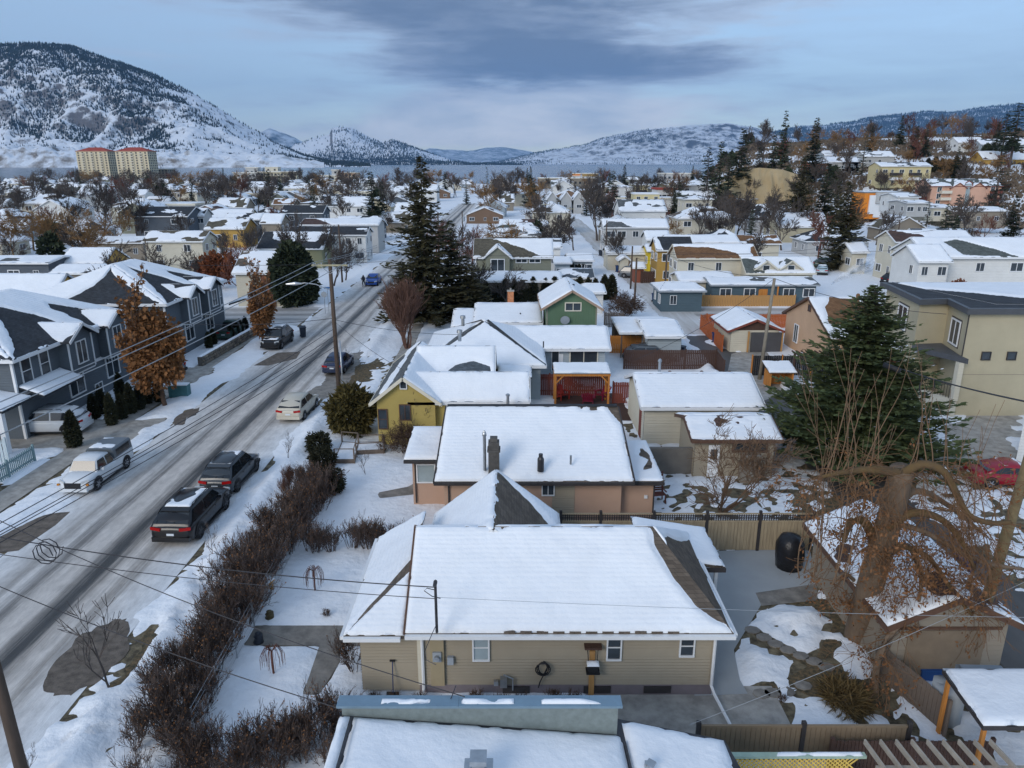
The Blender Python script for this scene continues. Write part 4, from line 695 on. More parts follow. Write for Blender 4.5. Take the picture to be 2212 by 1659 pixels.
# carport bottom right
pz = 2.3; pc_ = [G(2036, 1445, pz), G(2330, 1445, pz), G(2360, 1568, pz), G(2125, 1568, pz)]; t = thing('carport', 'snow-covered carport roof with black edge over stored white sheets, bottom right', 'carport', (pc_[0][0], pc_[0][1], 0))
r = part('roof', MB().slab([(*p, pz) for p in (pc_[3], pc_[2], pc_[1], pc_[0])], .16), DARKT, t); snow_on(r, *[(*p, pz + .005) for p in (pc_[3], pc_[2], pc_[1], pc_[0])], cell=.15, seed=72); parts('post', MB().box(pc_[0][0] + .1, pc_[0][0] + .2, pc_[0][1] - .2, pc_[0][1] - .1, 0, 2.1).box(pc_[3][0] + .1, pc_[3][0] + .2, pc_[3][1] + .1, pc_[3][1] + .2, 0, 2.1), WOOD['amber'], t)
x, y = G(2085, 1540, .6); solo('canvas_sheet', MB().path([(x - .3, y + .5, 0), (x - .3, y + .5, 1.2), (x, y + .45, 1.5), (x + 1.2, y + .4, 1.5)], [.5, .5, .45, .45], 10), GREYT, 'grey canvas-covered stack under the bottom right carport edge', 'stack', smooth=True)
x, y = G(2000, 1462); solo('blue_box', MB().box(x - .35, x + .45, y - .3, y + .35, 0, .45).box(x - .38, x + .48, y - .33, y + .38, .452, .5), mat('blue_plastic', (.02, .07, .22), .4, .1), 'blue lidded plastic box beside the bottom right carport', 'box')
# garage under the big tree
t = thing('tan_garage', 'tan garage with snowy gable roof beneath the gnarled leaning tree', 'garage', (13, 21, 0)); r1 = FY(2074, 1306, 21.0); rx = FY(2197, 1375, 21.0)
g = gable(t, 12.4, 17.0, 20.9, 28.2, 2.35, 3.45, 'y', WL['taupe'], SH['maroon'], trim=BROWNT, snow=(.10, .12), cell=.16, seed=73); y_ = g['wall'][2]
part('garage_door', MB().box(13.3, 15.9, y_ - .04, y_ - .003, .05, 2.0), mat('brown_door', (.20, .155, .11), .8, .15), t); part('batten', MB().box(13.0, 16.4, y_ - .05, y_ - .003, 2.05, 2.15), BROWNT, t)
solo('black_covered_barbecue', MB().path([(12.15, 28.6, 0), (12.15, 28.6, .6), (12.1, 28.6, 1.15), (12.1, 28.6, 1.5), (12.1, 28.6, 1.62)], [.55, .62, .6, .42, .1], 14), mat('black_tarp', (.012, .012, .014), .35, .3, 4, .6, 8), 'round bulging shape under a black tarp against the tan vinyl fence', 'tarp', smooth=True)
# shed and garage behind the pink house
x0, x1, ye, run, zr = HX(1495, 1692, 950, 2.4, 897, .3); t = thing('garden_shed', 'low tan garden shed with white door behind the twisted bare tree', 'shed', (x0, ye, 0)); g = gable(t, x0, x1, ye, ye + 2 * run, 2.4, zr, 'x', WL['tan'], SH['maroon'], trim=BROWNT, snow=(.06, None), cell=.16, seed=74, laps=.14); y_ = g['wall'][2]
xa, xb = FY(1528, 1000, y_)[0], FY(1552, 1000, y_)[0]; d = part('door', MB().box(xa, xb, y_ - .06, y_ - .02, .05, 1.95), WHITE, t); part('pane', MB().box(xa + .12, xb - .12, y_ - .075, y_ - .061, 1.1, 1.7), GLASS, d); xa, xb = FY(1582, 1000, y_)[0], FY(1650, 1000, y_)[0]; window(t, 'f', y_ - .02, (xa + xb) / 2, 1.85, xb - xa, .45, fr=BROWNT)
xa, xb = FY(1600, 1000, y_ - .6)[0], FY(1640, 1000, y_ - .6)[0]; solo('storage_cabinet', MB().box(xa, xb, y_ - .9, y_ - .35, 0, 1.55).box(xa - .05, xb + .05, y_ - .95, y_ - .3, 1.552, 1.62), WL['taupe'], 'tall tan storage cabinet standing against the garden shed', 'cabinet')
solo('block_wall', MB().box(7.3, 10.3, 38.6, 38.85, 0, 1.6), mat('old_block', (.17, .155, .135), .9, .25, 1.2), 'low weathered block wall between the pink house and garden shed', 'wall')
x0, x1, ye, run, zr = HX(1385, 1655, 880, 2.6, 806, .35); t = thing('cream_garage', 'cream garage with a deep snowy roof and tall metal flue', 'garage', (x0, ye, 0)); g = gable(t, x0, x1, ye, ye + 2 * run, 2.6, zr, 'x', WL['cream'], SH['maroon'], snow=(None, None), cell=.18, seed=75, laps=.14); pipe(t, *G(1424, 805, 3.4), 3.0, 1.3, .1, METAL, 'flue_pipe', .14)
for u in (1446, 1515, 1575): x, y = G(u, 812, 3.5); part('roof_ventilator', MB().path([(x, y, 3.2), (x, y, 3.75), (x, y, 3.85)], [.13, .15, .08], 8), BROWNT, t)
part('side_door', MB().box(g['wall'][0] - .04, g['wall'][0] - .003, ye + 1.2, ye + 2.0, .1, 2.0), WOOD['red'], t)
# gazebo with red chairs
x0, x1, ye, run, zr = HX(1197, 1320, 806, 2.55, 785, .18); t = thing('timber_gazebo', 'amber timber gazebo with corrugated snowy roof and red chairs beneath', 'gazebo', (x0, ye, 0)); yb = ye + 1.95
A_ = WOOD['amber']; r = part('roof', MB().slab([(x0, ye, 2.55), (x1, ye, 2.55), (x1, yb, 2.8), (x0, yb, 2.8)], .06), GREYT, t); snow_on(r, (x0, ye, 2.56), (x1, ye, 2.56), (x1, yb, 2.81), (x0, yb, 2.81), cell=.12, th=.09, seed=76, ripple=0)
parts('beam', MB().box(x0, x1, ye + .1, ye + .2, 2.28, 2.46).box(x0, x1, yb - .3, yb - .2, 2.45, 2.66), A_, t); parts('post', MB().box(x0 + .05, x0 + .19, ye + .08, ye + .22, 0, 2.27).box(x1 - .19, x1 - .05, ye + .08, ye + .22, 0, 2.27).box(x0 + .05, x0 + .19, yb - .3, yb - .16, 0, 2.44).box(x1 - .19, x1 - .05, yb - .3, yb - .16, 0, 2.44), A_, t)
parts('brace', MB().bar((x0 + .15, ye + .15, 1.75), (x0 + .65, ye + .15, 2.28), .07, .09).bar((x1 - .15, ye + .15, 1.75), (x1 - .65, ye + .15, 2.28), .07, .09), A_, t)
for i in range(5): parts('rafter', MB().bar((x0 + .5 + i * (x1 - x0 - 1) / 4, ye + .1, 2.44), (x0 + .5 + i * (x1 - x0 - 1) / 4, yb - .1, 2.68), .05, .1), A_, t)
def adirondack(x, y, rz, m, label):
    t = thing('garden_chair', label, 'chair', (x, y, 0.02), rz, 'red garden chairs')
    for i in range(5): lpart('slat', MB().bar((-.28 + i * .14, .25, .3), (-.28 + i * .155 - .02 * (i - 2) * 0, .62, 1.02 - abs(i - 2) * .05), .12, .025, (0, -1, .5)), m, t)
    lpart('seat', MB().slab([(-.32, -.35, .42), (.32, -.35, .42), (.32, .3, .27), (-.32, .3, .27)], .04), m, t)
    for s in (-1, 1): lpart('armrest', MB().box(s * .42 - .07, s * .42 + .07, -.4, .4, .58, .61), m, t); lpart('leg', MB().box(s * .38 - .03, s * .38 + .03, -.36, -.28, 0, .579), m, t); lpart('leg', MB().bar((s * .36, -.3, .38), (s * .36, .55, .02), .04, .1), m, t)
    return t
RED = mat('red_chair_paint', (.30, .03, .02), .5, .15); MAG = mat('crimson_chair_paint', (.22, .015, .04), .5, .15)
for u, v, rz, m, l in ((1215, 862, .6, RED, 'red slatted chair at the left gazebo post'), (1232, 842, .2, RED, 'red slatted chair behind the table under the gazebo'), (1270, 872, 3.0, MAG, 'crimson chair facing away in front of the gazebo'), (1300, 862, -.9, MAG, 'crimson low chair by the right gazebo post')): adirondack(*G(u, v), rz, m, l)
x, y = G(1262, 845); t = thing('fire_table', 'dark low table with snow on it under the gazebo', 'table', (x, y, 0)); part('table_top', MB().box(x - .8, x + .8, y - .4, y + .4, .42, .5), DARKT, t); parts('leg', MB().box(x - .7, x - .6, y - .3, y - .2, 0, .419).box(x + .6, x + .7, y - .3, y - .2, 0, .419).box(x - .7, x - .6, y + .2, y + .3, 0, .419).box(x + .6, x + .7, y + .2, y + .3, 0, .419), DARKT, t); snow_on(t, (x - .75, y - .38, .502), (x + .75, y - .38, .502), (x + .75, y + .38, .502), (x - .75, y + .38, .502), bare=.3, th=.06, cell=.08, seed=78)
fence('red_fence', 'dark red board fence behind the gazebo', [(x0 - 2.4, yb + .6), (x1 + .2, yb + .6)], 1.7, .14, WOOD['red'], seed=11); fence('red_gate', 'weathered red board gate right of the gazebo', [G(1323, 872), G(1388, 872)], 1.6, .14, WOOD['red'], seed=12, cat='gate')
fence('brown_fence', 'long dark maroon board fence beside the dark alley', [G(1347, 800), G(1545, 800), (17.1, 57)], 1.75, .14, WOOD['brown'], seed=13); fence('amber_yard_fence', 'amber vertical board fence in front of the pale blue garage', [G(1318, 765), G(1402, 765)], 1.7, .14, WOOD['amber'], seed=14)
fence('short_fence', 'short brown fence right of the green house', [G(1305, 708), G(1345, 708)], 1.6, .14, WOOD['old'], seed=15)
x0, x1, ye, run, zr = HX(1395, 1482, 727, 2.5, 692, .15); t = thing('pale_blue_garage', 'small pale blue garage with flat snowy roof beside the alley', 'garage', (x0, ye, 0)); gable(t, x0, x1, ye, ye + 2 * run, 2.5, zr, 'x', WL['blueg'], SH['grey'], snow=(None, None), cell=.25, seed=79, laps=.2)
x0, x1, ye, run, zr = HX(1338, 1460, 718, 2.5, 690, .12); t = thing('open_carport', 'open carport with a snowy flat roof behind the pale blue garage', 'carport', (x0, ye, 0)); r = part('roof', MB().slab([(x0, ye, 2.5), (x1, ye, 2.5), (x1, ye + 6, 2.7), (x0, ye + 6, 2.7)], .2), WHITE, t); snow_on(r, (x0, ye, 2.51), (x1, ye, 2.51), (x1, ye + 6, 2.71), (x0, ye + 6, 2.71), cell=.25, seed=80); parts('post', MB().box(x0 + .2, x0 + .32, ye + .2, ye + .32, 0, 2.29).box(x0 + 2.2, x0 + 2.32, ye + .2, ye + .32, 0, 2.29).box(x0 + .2, x0 + .32, ye + 5, ye + 5.12, 0, 2.45), WOOD['old'], t); part('back_wall', MB().box(x0 + .1, x1 - .1, ye + 5.5, ye + 5.6, 0, 2.4), WOOD['old'], t)
x, y = G(1372, 760); t = thing('yellow_rack', 'bright yellow metal rack standing in the yard by the amber fence', 'rack', (x, y, 0)); Y_ = mat('yellow_metal', (.65, .50, .01), .5, .1)
parts('post', MB().box(x - .4, x - .35, y - .2, y - .15, 0, 1.2).box(x + .35, x + .4, y - .2, y - .15, 0, 1.2).box(x - .4, x - .35, y + .15, y + .2, 0, 1.2).box(x + .35, x + .4, y + .15, y + .2, 0, 1.2), Y_, t)
for z in (.3, .7, 1.15): part('shelf', MB().box(x - .42, x + .42, y - .22, y + .22, z, z + .05), Y_, t)
# alley side, right
y0 = G(1630, 762)[1]; xa, xb = FY(1574, 700, y0)[0], FY(1697, 700, y0)[0]; t = thing('white_garage', 'small white garage with gabled snowy roof and a dark roller door by the alley', 'garage', (xa, y0, 0)); zz = FY(1640, 715, y0)[1]; g = gable(t, xa, xb, y0, y0 + 6.5, zz, FY(1640, 690, y0)[1], 'y', WL['cream'], SH['maroon'], trim=WOOD['red'], snow=(None, None), cell=.2, seed=81, laps=.2, gabm=WOOD['brown'])
part('roller_door', MB().box(FY(1622, 750, y0)[0], xb - .2, y0 + .1, y0 + .28, .05, 1.9), mat('dark_grey_door', (.07, .07, .075), .6, .1), t); parts('door_post', MB().box(FY(1617, 750, y0)[0] - .1, FY(1617, 750, y0)[0] + .02, y0 + .05, y0 + .2, 0, 2.0).box(xb - .18, xb - .05, y0 + .05, y0 + .2, 0, 2.0), WOOD['cedar'], t)
fence('orange_fence', 'orange-red board fence along the alley and side street corner', [(xa - .35, y0 + .3), G(1512, 712), (G(1512, 700)[0] + .1, 77.2), (FY(1700, 690, 77.2)[0], 77.2)], 1.5, .15, WOOD['orange'], seed=16)
x, y = G(1680, 835); t = thing('bin_shelter', 'small amber wooden bin shelter with a snowy lean-to roof by the alley', 'shelter', (x, y, 0)); parts('side_panel', MB().box(x - .9, x - .82, y - .7, y + .8, 0, 1.3).box(x + .82, x + .9, y - .7, y + .8, 0, 1.3).box(x - .8, x + .8, y + .7, y + .78, 0, 1.5), WOOD['amber'], t); r = part('roof', MB().slab([(x - 1.1, y - .9, 1.4), (x + 1.1, y - .9, 1.4), (x + 1.1, y + 1, 1.85), (x - 1.1, y + 1, 1.85)], .06), WOOD['old'], t); snow_on(r, (x - 1.1, y - .9, 1.41), (x + 1.1, y - .9, 1.41), (x + 1.1, y + 1, 1.86), (x - 1.1, y + 1, 1.86), cell=.12, seed=82)
fence('slat_screen', 'amber and black slatted screen fence behind the wooden bin shelter', [(x - 1.2, y + 3.0), (x + 6.2, y + 3.0)], 1.7, .16, mat('black_slat', (.02, .02, .022), .6), postm=WOOD['amber'], seed=17)
# orange gabled house: gable faces the alley
X0 = 26.3; ya, za = FX(1795, 735, X0); yb_, zb = FX(1690, 700, X0); yp, zp = FX(1742, 640, X0); zE = 3.1; ya = FX(1797, 722, X0)[0]; yb_ = FX(1688, 690, X0)[0]
t = thing('peach_gabled_house', 'peach stucco house with brown shingle patch showing through roof snow', 'house', (X0, ya, 0)); ym = (ya + yb_) / 2; zp = FX(1742, 640, X0)[1]
g = gable(t, X0, X0 + 9.5, ya, yb_, zE, max(zp, 5.6), 'x', WL['orange'], SH['rust'], trim=BROWNT, snow=([[(.06, .35), (.40, .25), (.5, .6), (.46, .95), (.2, 1.0), (.1, .7)]], None), cell=.16, seed=83, amp=.25); wx = g['wall'][0]
window(t, 'l', wx - .01, FX(1720, 720, wx)[0], FX(1720, 720, wx)[1], .9, 1.6); window(t, 'l', wx - .01, ym, zp - 1.0, .5, .5, fr=BROWNT); gable(t, X0 + 9, X0 + 17, ya - 1.5, yb_ - .5, zE, 5.9, 'x', WL['orange'], SH['rust'], trim=BROWNT, snow=(.05, None), cell=.2, seed=84); x, y = X0 + 12, ya + 1.5; part('skylight', MB().slab([(x, y, 4.75), (x + 1.1, y, 4.75), (x + 1.1, y + 1, 5.35), (x, y + 1, 5.35)], .2), GLASS, t); pipe(t, X0 + 9.2, ya + 3, 4.3, .9, .06); x = X0 + 4.3; part('roof_ventilator', MB().path([(x, ym - .3, 5.3), (x, ym - .3, 5.85), (x, ym - .3, 5.95)], [.14, .17, .08], 10), SH['rust'], t)
xa, xb = X0 + 2.2, X0 + 9; gable(t, xa, xb, ya - 4.2, ya + .2, 2.4, 3.7, 'y', WL['rustred'], SH['dark'], trim=CREAMT, snow=(None, .1), cell=.18, seed=85, ridge=xa + 1.8); part('deck_rail', MB().box(X0 - .6, X0 + 2.2, ya - 1.6, ya - 1.52, 1.1, 1.9), WOOD['brown'], t); part('solar_panel', MB().slab([(xa + 3, ya - 3.6, 3.45), (xa + 4.9, ya - 3.6, 2.95), (xa + 4.9, ya - 1.6, 2.95), (xa + 3, ya - 1.6, 3.45)], .06), DARKT, t)
t = thing('backyard_pergola', 'dark slatted pergola beside the peach house deck', 'pergola', (24.5, 55, 0)); parts('post', MB().box(23, 23.15, 55, 55.15, 0, 2.2).box(27, 27.15, 55, 55.15, 0, 2.2).box(23, 23.15, 58, 58.15, 0, 2.2).box(27, 27.15, 58, 58.15, 0, 2.2), WOOD['brown'], t)
for i in range(12): parts('slat', MB().box(22.9 + i * .37, 22.95 + i * .37, 54.8, 58.4, 2.21, 2.33), WOOD['brown'], t)
# beige modern building
P_ = [G(1921, 616, 7.7), G(1988, 647, 7.7), G(2046, 645, 7.7), G(2092, 667, 7.7)]; ZT = 7.7; P_ = [P_[0], P_[1], (P_[2][0], P_[1][1] + .3), P_[3]]; back = P_[0][1] + 1.5
t = thing('beige_modern_building', 'beige stucco modern building with dark flat roof edge and recessed corner porch', 'building', (P_[3][0], P_[3][1], 0)); xr_ = P_[3][0] + 16
po = [P_[3], (xr_, P_[3][1]), (xr_, back), (P_[0][0], back), P_[0], P_[1], P_[2]]
inn = [(x_ + .45, y_ + .45) for x_, y_ in po]; inn[1] = (po[1][0], po[3][1] * 0 + po[1][1] + .45)
wl = [(P_[3][0] + .45, P_[3][1] + .45), (xr_ - .4, P_[3][1] + .45), (xr_ - .4, back - .4), (P_[0][0] + .45, back - .4), (P_[0][0] + .45, P_[0][1] + .2), (P_[1][0] + .3, P_[1][1] + .45), (P_[2][0] + .45, P_[2][1] + .45)]
part('wall', MB().prism(wl, 0, ZT - .35), WL['beige'], t); r = part('roof', MB().prism(po, ZT - .4, ZT), mat('dark_fascia', (.075, .08, .09), .5, .1), t)
part('roof_membrane', MB().prism([(x_ + (.35 if x_ < xr_ - 1 else -.3), y_ + (.35 if y_ < back - 1 else -.3)) for x_, y_ in po], ZT + .002, ZT + .01), SH['dark'], t)
qx = P_[2][0] + .6; snow_on(t, (qx + 1.5, P_[3][1] + 1.6, ZT + .03), (xr_, P_[3][1] + 1.2, ZT + .03), (xr_, back - .4, ZT + .03), (P_[0][0] + 1, back - .4, ZT + .03), bare=[[(-.1, -.1), (1.1, -.1), (1.1, .15), (.6, .35), (.3, .3), (.1, .6), (-.1, .8)]], cell=.25, seed=86)
def wq(face_x, u0, v0, u1, v1, **k): ya_, za_ = FX(u0, v0, face_x); yb2, zb2 = FX(u1, v1, face_x); return window(t, 'l', face_x - .02, (ya_ + yb2) / 2, (za_ + zb2) / 2, abs(ya_ - yb2), abs(za_ - zb2), **k)
def wslant(p, q, s, z, w, h):         # window on a wall running from p to q
    a = math.atan2(q[1] - p[1], q[0] - p[0]); nx, ny = math.sin(a), -math.cos(a); o = window(t, 'f', 0, 0, 0, w, h, fr=WHITE, style='v'); o.location = Vector((p[0] + (q[0] - p[0]) * s + nx * .02, p[1] + (q[1] - p[1]) * s + ny * .02, z)) - ORG[t.name]; o.rotation_euler = (0, 0, a); sr = MB().box(-w / 2 - .2, w / 2 + .2, -.005, .03, -h / 2 - .2, h / 2 + .2); link('window_surround', mesh('window_surround', sr.v, sr.f), DARKT, o); return o
wslant(wl[4], wl[5], .5, 5.75, 1.9, 1.6); wslant(wl[6], wl[0], .5, 5.6, 1.5, 1.6); wslant(wl[4], wl[5], .5, 2.6, 1.9, 1.7)
for i in range(3): window(t, 'f', wl[0][1] - .01, wl[0][0] + 1.6 + i * 1.75, 4.35, .55, .5, fr=DARKT, style='')
part('porch_roof', MB().prism([(wl[5][0] - .3, wl[5][1] - 1.0), (wl[0][0] - .1, wl[0][1] - .9), (wl[0][0] - .1, wl[0][1] + .1), (wl[6][0], wl[6][1] + .4), (wl[5][0], wl[5][1] + .2)], 4.0, 4.35), MC['dark_fascia'], t); part('porch_wall', MB().prism([(wl[5][0] + .1, wl[5][1] - .7), (wl[0][0] - .2, wl[0][1] - .6), (wl[0][0] - .2, wl[0][1] + .05), (wl[5][0] + .2, wl[5][1] + .1)], 0, 1.3), WL['cream'], t)
mb = MB(); pa_, pb2 = Vector((wl[5][0] + .1, wl[5][1] - .7, 0)), Vector((wl[0][0] - .2, wl[0][1] - .6, 0))
for i in range(17): p = pa_.lerp(pb2, i / 16); mb.box(p.x - .012, p.x + .012, p.y - .012, p.y + .012, 1.3, 2.2)
mb.bar((*pa_.xy, 2.22), (*pb2.xy, 2.22), .04, .04); parts('railing', mb, DARKT, t); part('porch_post', MB().box(wl[0][0] - .5, wl[0][0] - .15, wl[0][1] - .62, wl[0][1] - .2, 1.3, 3.999), WL['cream'], t)
part('front_door', MB().prism([(wl[6][0] + .5, wl[6][1] + .12), (wl[6][0] + 1.5, wl[6][1] - .55), (wl[6][0] + 1.52, wl[6][1] - .5), (wl[6][0] + .52, wl[6][1] + .17)], 1.3, 3.5), DARKT, t)
downspout(t, [(wl[0][0] - .08, wl[0][1] - .08, ZT - .4), (wl[0][0] - .08, wl[0][1] - .08, .2)], DARKT); part('control_joint', MB().box(wl[0][0] + .02, xr_ - .45, wl[0][1] - .008, wl[0][1] - .002, 3.0, 3.03), WL['taupe'], t)
x, y = G(2192, 1005); solo('pale_wall_corner', MB().prism([(x, y), (x + 4, y), (x + 4, y + 3), (x * (y + 3) / y + .4, y + 3)], 0, FY(2195, 885, y)[1]), WL['white'], 'pale building corner at the right edge behind the leaning pole', 'building')
# ================================================================== TOWNHOUSES, LEFT
def townhouse(t, y0, y1, xf, xb, seed, gables, near=True):
    GS = WL['greysid']; walls(t, xb, xf, y0, y1, 0, 5.35, GS, .16); zr = 8.1
    h = hip(t, xb - .4, xf + .45, y0 - .45, y1 + .45, 5.35, zr, GS, SH['dark'], axis='x' if (xf - xb) > (y1 - y0) else 'y', snow=([[(.30, .02), (.98, .02), (.8, .6), (.55, .95), (.45, .5)]], [[(.02, .02), (.55, .02), (.5, .5), (.3, .9)], [(.62, .05), (.95, .05), (.8, .6), (.7, .5)]], None, None), cell=.22, seed=seed, hasw=False, inset=5.0)
    for yc, w, zb in gables:       # projecting bays with little gables towards the street
        bx = xf + .75; mb = MB(); lap(mb, (xf, yc - w / 2), (bx, yc - w / 2), zb, 5.3, 24, (0, -1)); lap(mb, (bx, yc - w / 2), (bx, yc + w / 2), zb, 5.3, 24, (1, 0)); lap(mb, (bx, yc + w / 2), (xf, yc + w / 2), zb, 5.3, 24, (0, 1)); part('bay_wall', mb, GS, t)
        part('bay_floor', MB().box(xf, bx, yc - w / 2, yc + w / 2, zb - .12, zb - .005), WHITE, t); parts('corner_board', MB().box(bx - .02, bx + .05, yc - w / 2 - .05, yc - w / 2 + .08, zb, 5.3).box(bx - .02, bx + .05, yc + w / 2 - .08, yc + w / 2 + .05, zb, 5.3), WHITE, t)
        r = part('bay_roof', MB().slab([(xf - 3.0, yc - w / 2 - .35, 5.35), (bx + .4, yc - w / 2 - .35, 5.35), (bx + .4, yc, 6.35), (xf - 3.0, yc, 6.35)], .14).slab([(bx + .4, yc + w / 2 + .35, 5.35), (xf - 3.0, yc + w / 2 + .35, 5.35), (xf - 3.0, yc, 6.35), (bx + .4, yc, 6.35)], .14), SH['dark'], t)
        snow_on(r, (xf - 2.6, yc - w / 2 - .35, 5.355), (bx + .4, yc - w / 2 - .35, 5.355), (bx + .4, yc, 6.355), (xf - 2.6, yc, 6.355), bare=.15, cell=.18, seed=seed + int(yc)); snow_on(r, (bx + .4, yc + w / 2 + .35, 5.355), (xf - 2.6, yc + w / 2 + .35, 5.355), (xf - 2.6, yc, 6.355), (bx + .4, yc, 6.355), cell=.2, seed=seed + 3)
        part('gable_wall', MB().quad((bx, yc - w / 2, 5.29), (bx, yc + w / 2, 5.29), (bx, yc, 6.2)), GS, t); parts('rake_board', MB().bar((bx + .42, yc - w / 2 - .37, 5.25), (bx + .42, yc, 6.25), .05, .2).bar((bx + .42, yc, 6.25), (bx + .42, yc + w / 2 + .37, 5.25), .05, .2), WHITE, t)
        window(t, 'r', bx + .02, yc, 4.25, 1.1, 1.5); window(t, 'r', xf + .02, yc, 1.9, 1.7, 1.5, style='vg')
    for z in (2.75,): part('belt_board', MB().box(xf + .005, xf + .05, y0, y1, z, z + .2), WHITE, t)
    parts('corner_board', MB().box(xf - .1, xf + .05, y0 - .05, y0 + .1, 0, 5.3).box(xf - .1, xf + .05, y1 - .1, y1 + .05, 0, 5.3), WHITE, t)
t = thing('grey_townhouse', 'nearer dark grey townhouse with white trim, at the left edge behind a white car', 'townhouse', (-31, 43, 0)); townhouse(t, 44.2, 58.5, -31.2, -43, 90, [(50.4, 2.9, 2.9), (55.3, 2.7, 2.9)])
for y_ in (45.4, 47.3): window(t, 'r', -31.18, y_, 4.25, .9, 1.5, style='h')
window(t, 'r', -31.18, 57.6, 4.4, .7, 1.0, style='h'); part('skirt_roof', MB().slab([(-31.2, 44.3, 3.5), (-29.6, 44.3, 2.9), (-29.6, 48.8, 2.9), (-31.2, 48.8, 3.5)], .12), SH['dark'], t); snow_on(t, (-29.6, 44.3, 2.91), (-29.6, 48.8, 2.91), (-31.2, 48.8, 3.51), (-31.2, 44.3, 3.51), cell=.18, seed=93, name='skirt_snow')
pr = part('porch_roof', MB().slab([(-33.5, 41.2, 3.5), (-30.2, 41.2, 2.9), (-30.2, 44.2, 2.9), (-33.5, 44.2, 3.5)], .15).slab([(-36.8, 41.2, 2.9), (-33.5, 41.2, 3.5), (-33.5, 44.2, 3.5), (-36.8, 44.2, 2.9)], .15), SH['dark'], t); snow_on(pr, (-30.2, 41.2, 2.91), (-30.2, 44.2, 2.91), (-33.5, 44.2, 3.51), (-33.5, 41.2, 3.51), cell=.15, seed=94); snow_on(pr, (-36.8, 44.2, 2.91), (-36.8, 41.2, 2.91), (-33.5, 41.2, 3.51), (-33.5, 44.2, 3.51), cell=.15, seed=95)
parts('porch_post', MB().box(-30.75, -30.45, 41.4, 41.7, 0, 2.75).box(-36.6, -36.3, 41.4, 41.7, 0, 2.75), WHITE, t); window(t, 'f', 44.18, -34.5, 2.0, 1.3, 1.2); window(t, 'r', -31.18, 53.0, .75, .9, .7)
t2 = thing('grey_townhouse', 'farther dark grey townhouse with white trim, just behind the brown-leaved street tree', 'townhouse', (-31, 63, 0)); t = t2; townhouse(t, 63.0, 76.0, -30.2, -43, 97, [(67.3, 2.6, 2.9), (72.0, 2.7, 2.9)]); window(t, 'r', -30.18, 75.0, 4.4, .8, 1.2); window(t, 'r', -30.18, 65.0, 1.0, .7, 1.3)
r = part('porch_roof', MB().slab([(-29.8, 76.4, 2.8), (-28.0, 76.4, 3.4), (-28.0, 79, 3.4), (-29.8, 79, 2.8)], .15).slab([(-28.0, 76.4, 3.4), (-26.4, 76.4, 2.8), (-26.4, 79, 2.8), (-28, 79, 3.4)], .15), SH['dark'], t); snow_on(r, (-29.8, 79, 2.81), (-29.8, 76.4, 2.81), (-28, 76.4, 3.41), (-28, 79, 3.41), cell=.2, seed=99); snow_on(r, (-26.4, 76.4, 2.81), (-26.4, 79, 2.81), (-28, 79, 3.41), (-28, 76.4, 3.41), cell=.2, seed=100); parts('porch_post', MB().box(-26.9, -26.6, 76.5, 76.8, 0, 2.65), WHITE, t)
fence('pale_blue_fence', 'pale blue scalloped picket fence in front of the nearer townhouse porch', [(-36, 40.2), (-29.7, 40.2)], 1.5, .15, WOOD['paleblue'], gap=.05, seed=21, point=True, bname='picket'); fence('blue_green_fence', 'long low blue-green picket fence along the left pavement', [(-28.3, 24), (-28.3, 40.4)], 1.0, .09, WOOD['bluegreen'], gap=.06, seed=22, point=True, bname='picket', postm=WOOD['bluegreen'])
# dry stone wall
t = thing('stone_wall', 'low fieldstone garden wall with snowy cap beside the street tree', 'wall', (-26.5, 63.5, 0)); rg = random.Random(4); SM = [mat('fieldstone_%d' % i, c, .9, .25, 4, .4, 12, rnd=.3) for i, c in enumerate(((.19, .16, .125), (.13, .115, .10), (.23, .19, .15)))]; sm = []
for i in range(4):
    mb = MB(); k = 8; P = [(math.cos(a) * (.5 + rg.uniform(-.08, .08)), math.sin(a) * (.5 + rg.uniform(-.08, .08))) for a in [j * 6.283 / k + .2 for j in range(k)]]; n = k
    mb.v = [(x * .8, -.10, z * .8) for x, z in P] + [(x, .0, z) for x, z in P] + [(x, .25, z) for x, z in P]; mb.f = [tuple(range(k))] + [(j, (j + 1) % k, k + (j + 1) % k, k + j)[::-1] for j in range(k)] + [(k + j, k + (j + 1) % k, 2 * k + (j + 1) % k, 2 * k + j)[::-1] for j in range(k)]; sm.append(mesh('stone', mb.v, mb.f))
for i, me in enumerate(sm): me.materials.append(SM[i % 3])
pa_, pb2 = Vector((-27.0, 61.8)), Vector((-26.3, 76.3)); part('core', MB().prism([(pa_.x, pa_.y), (pb2.x, pb2.y), (pb2.x - .35, pb2.y), (pa_.x - .35, pa_.y)], 0, .85), SM[1], t); a = math.atan2(pb2.y - pa_.y, pb2.x - pa_.x)
for row in range(3):
    for i in range(38):
        p = pa_.lerp(pb2, (i + .5 + (row % 2) * .4) / 38.6); o = link('stone', sm[rg.randrange(4)], None, t, loc=(p.x + .02 + 27 - .5, p.y - 63.5, .16 + row * .28), rot=(0, rg.uniform(-.3, .3), a)); o.scale = (.38 * rg.uniform(.85, 1.1), .6, .29 * rg.uniform(.85, 1.1))
snow_on(t, (pa_.x + .02, pa_.y, .86), (pb2.x + .02, pb2.y, .86), (pb2.x - .38, pb2.y, .86), (pa_.x - .38, pa_.y, .86), cell=.12, th=.1, seed=101)
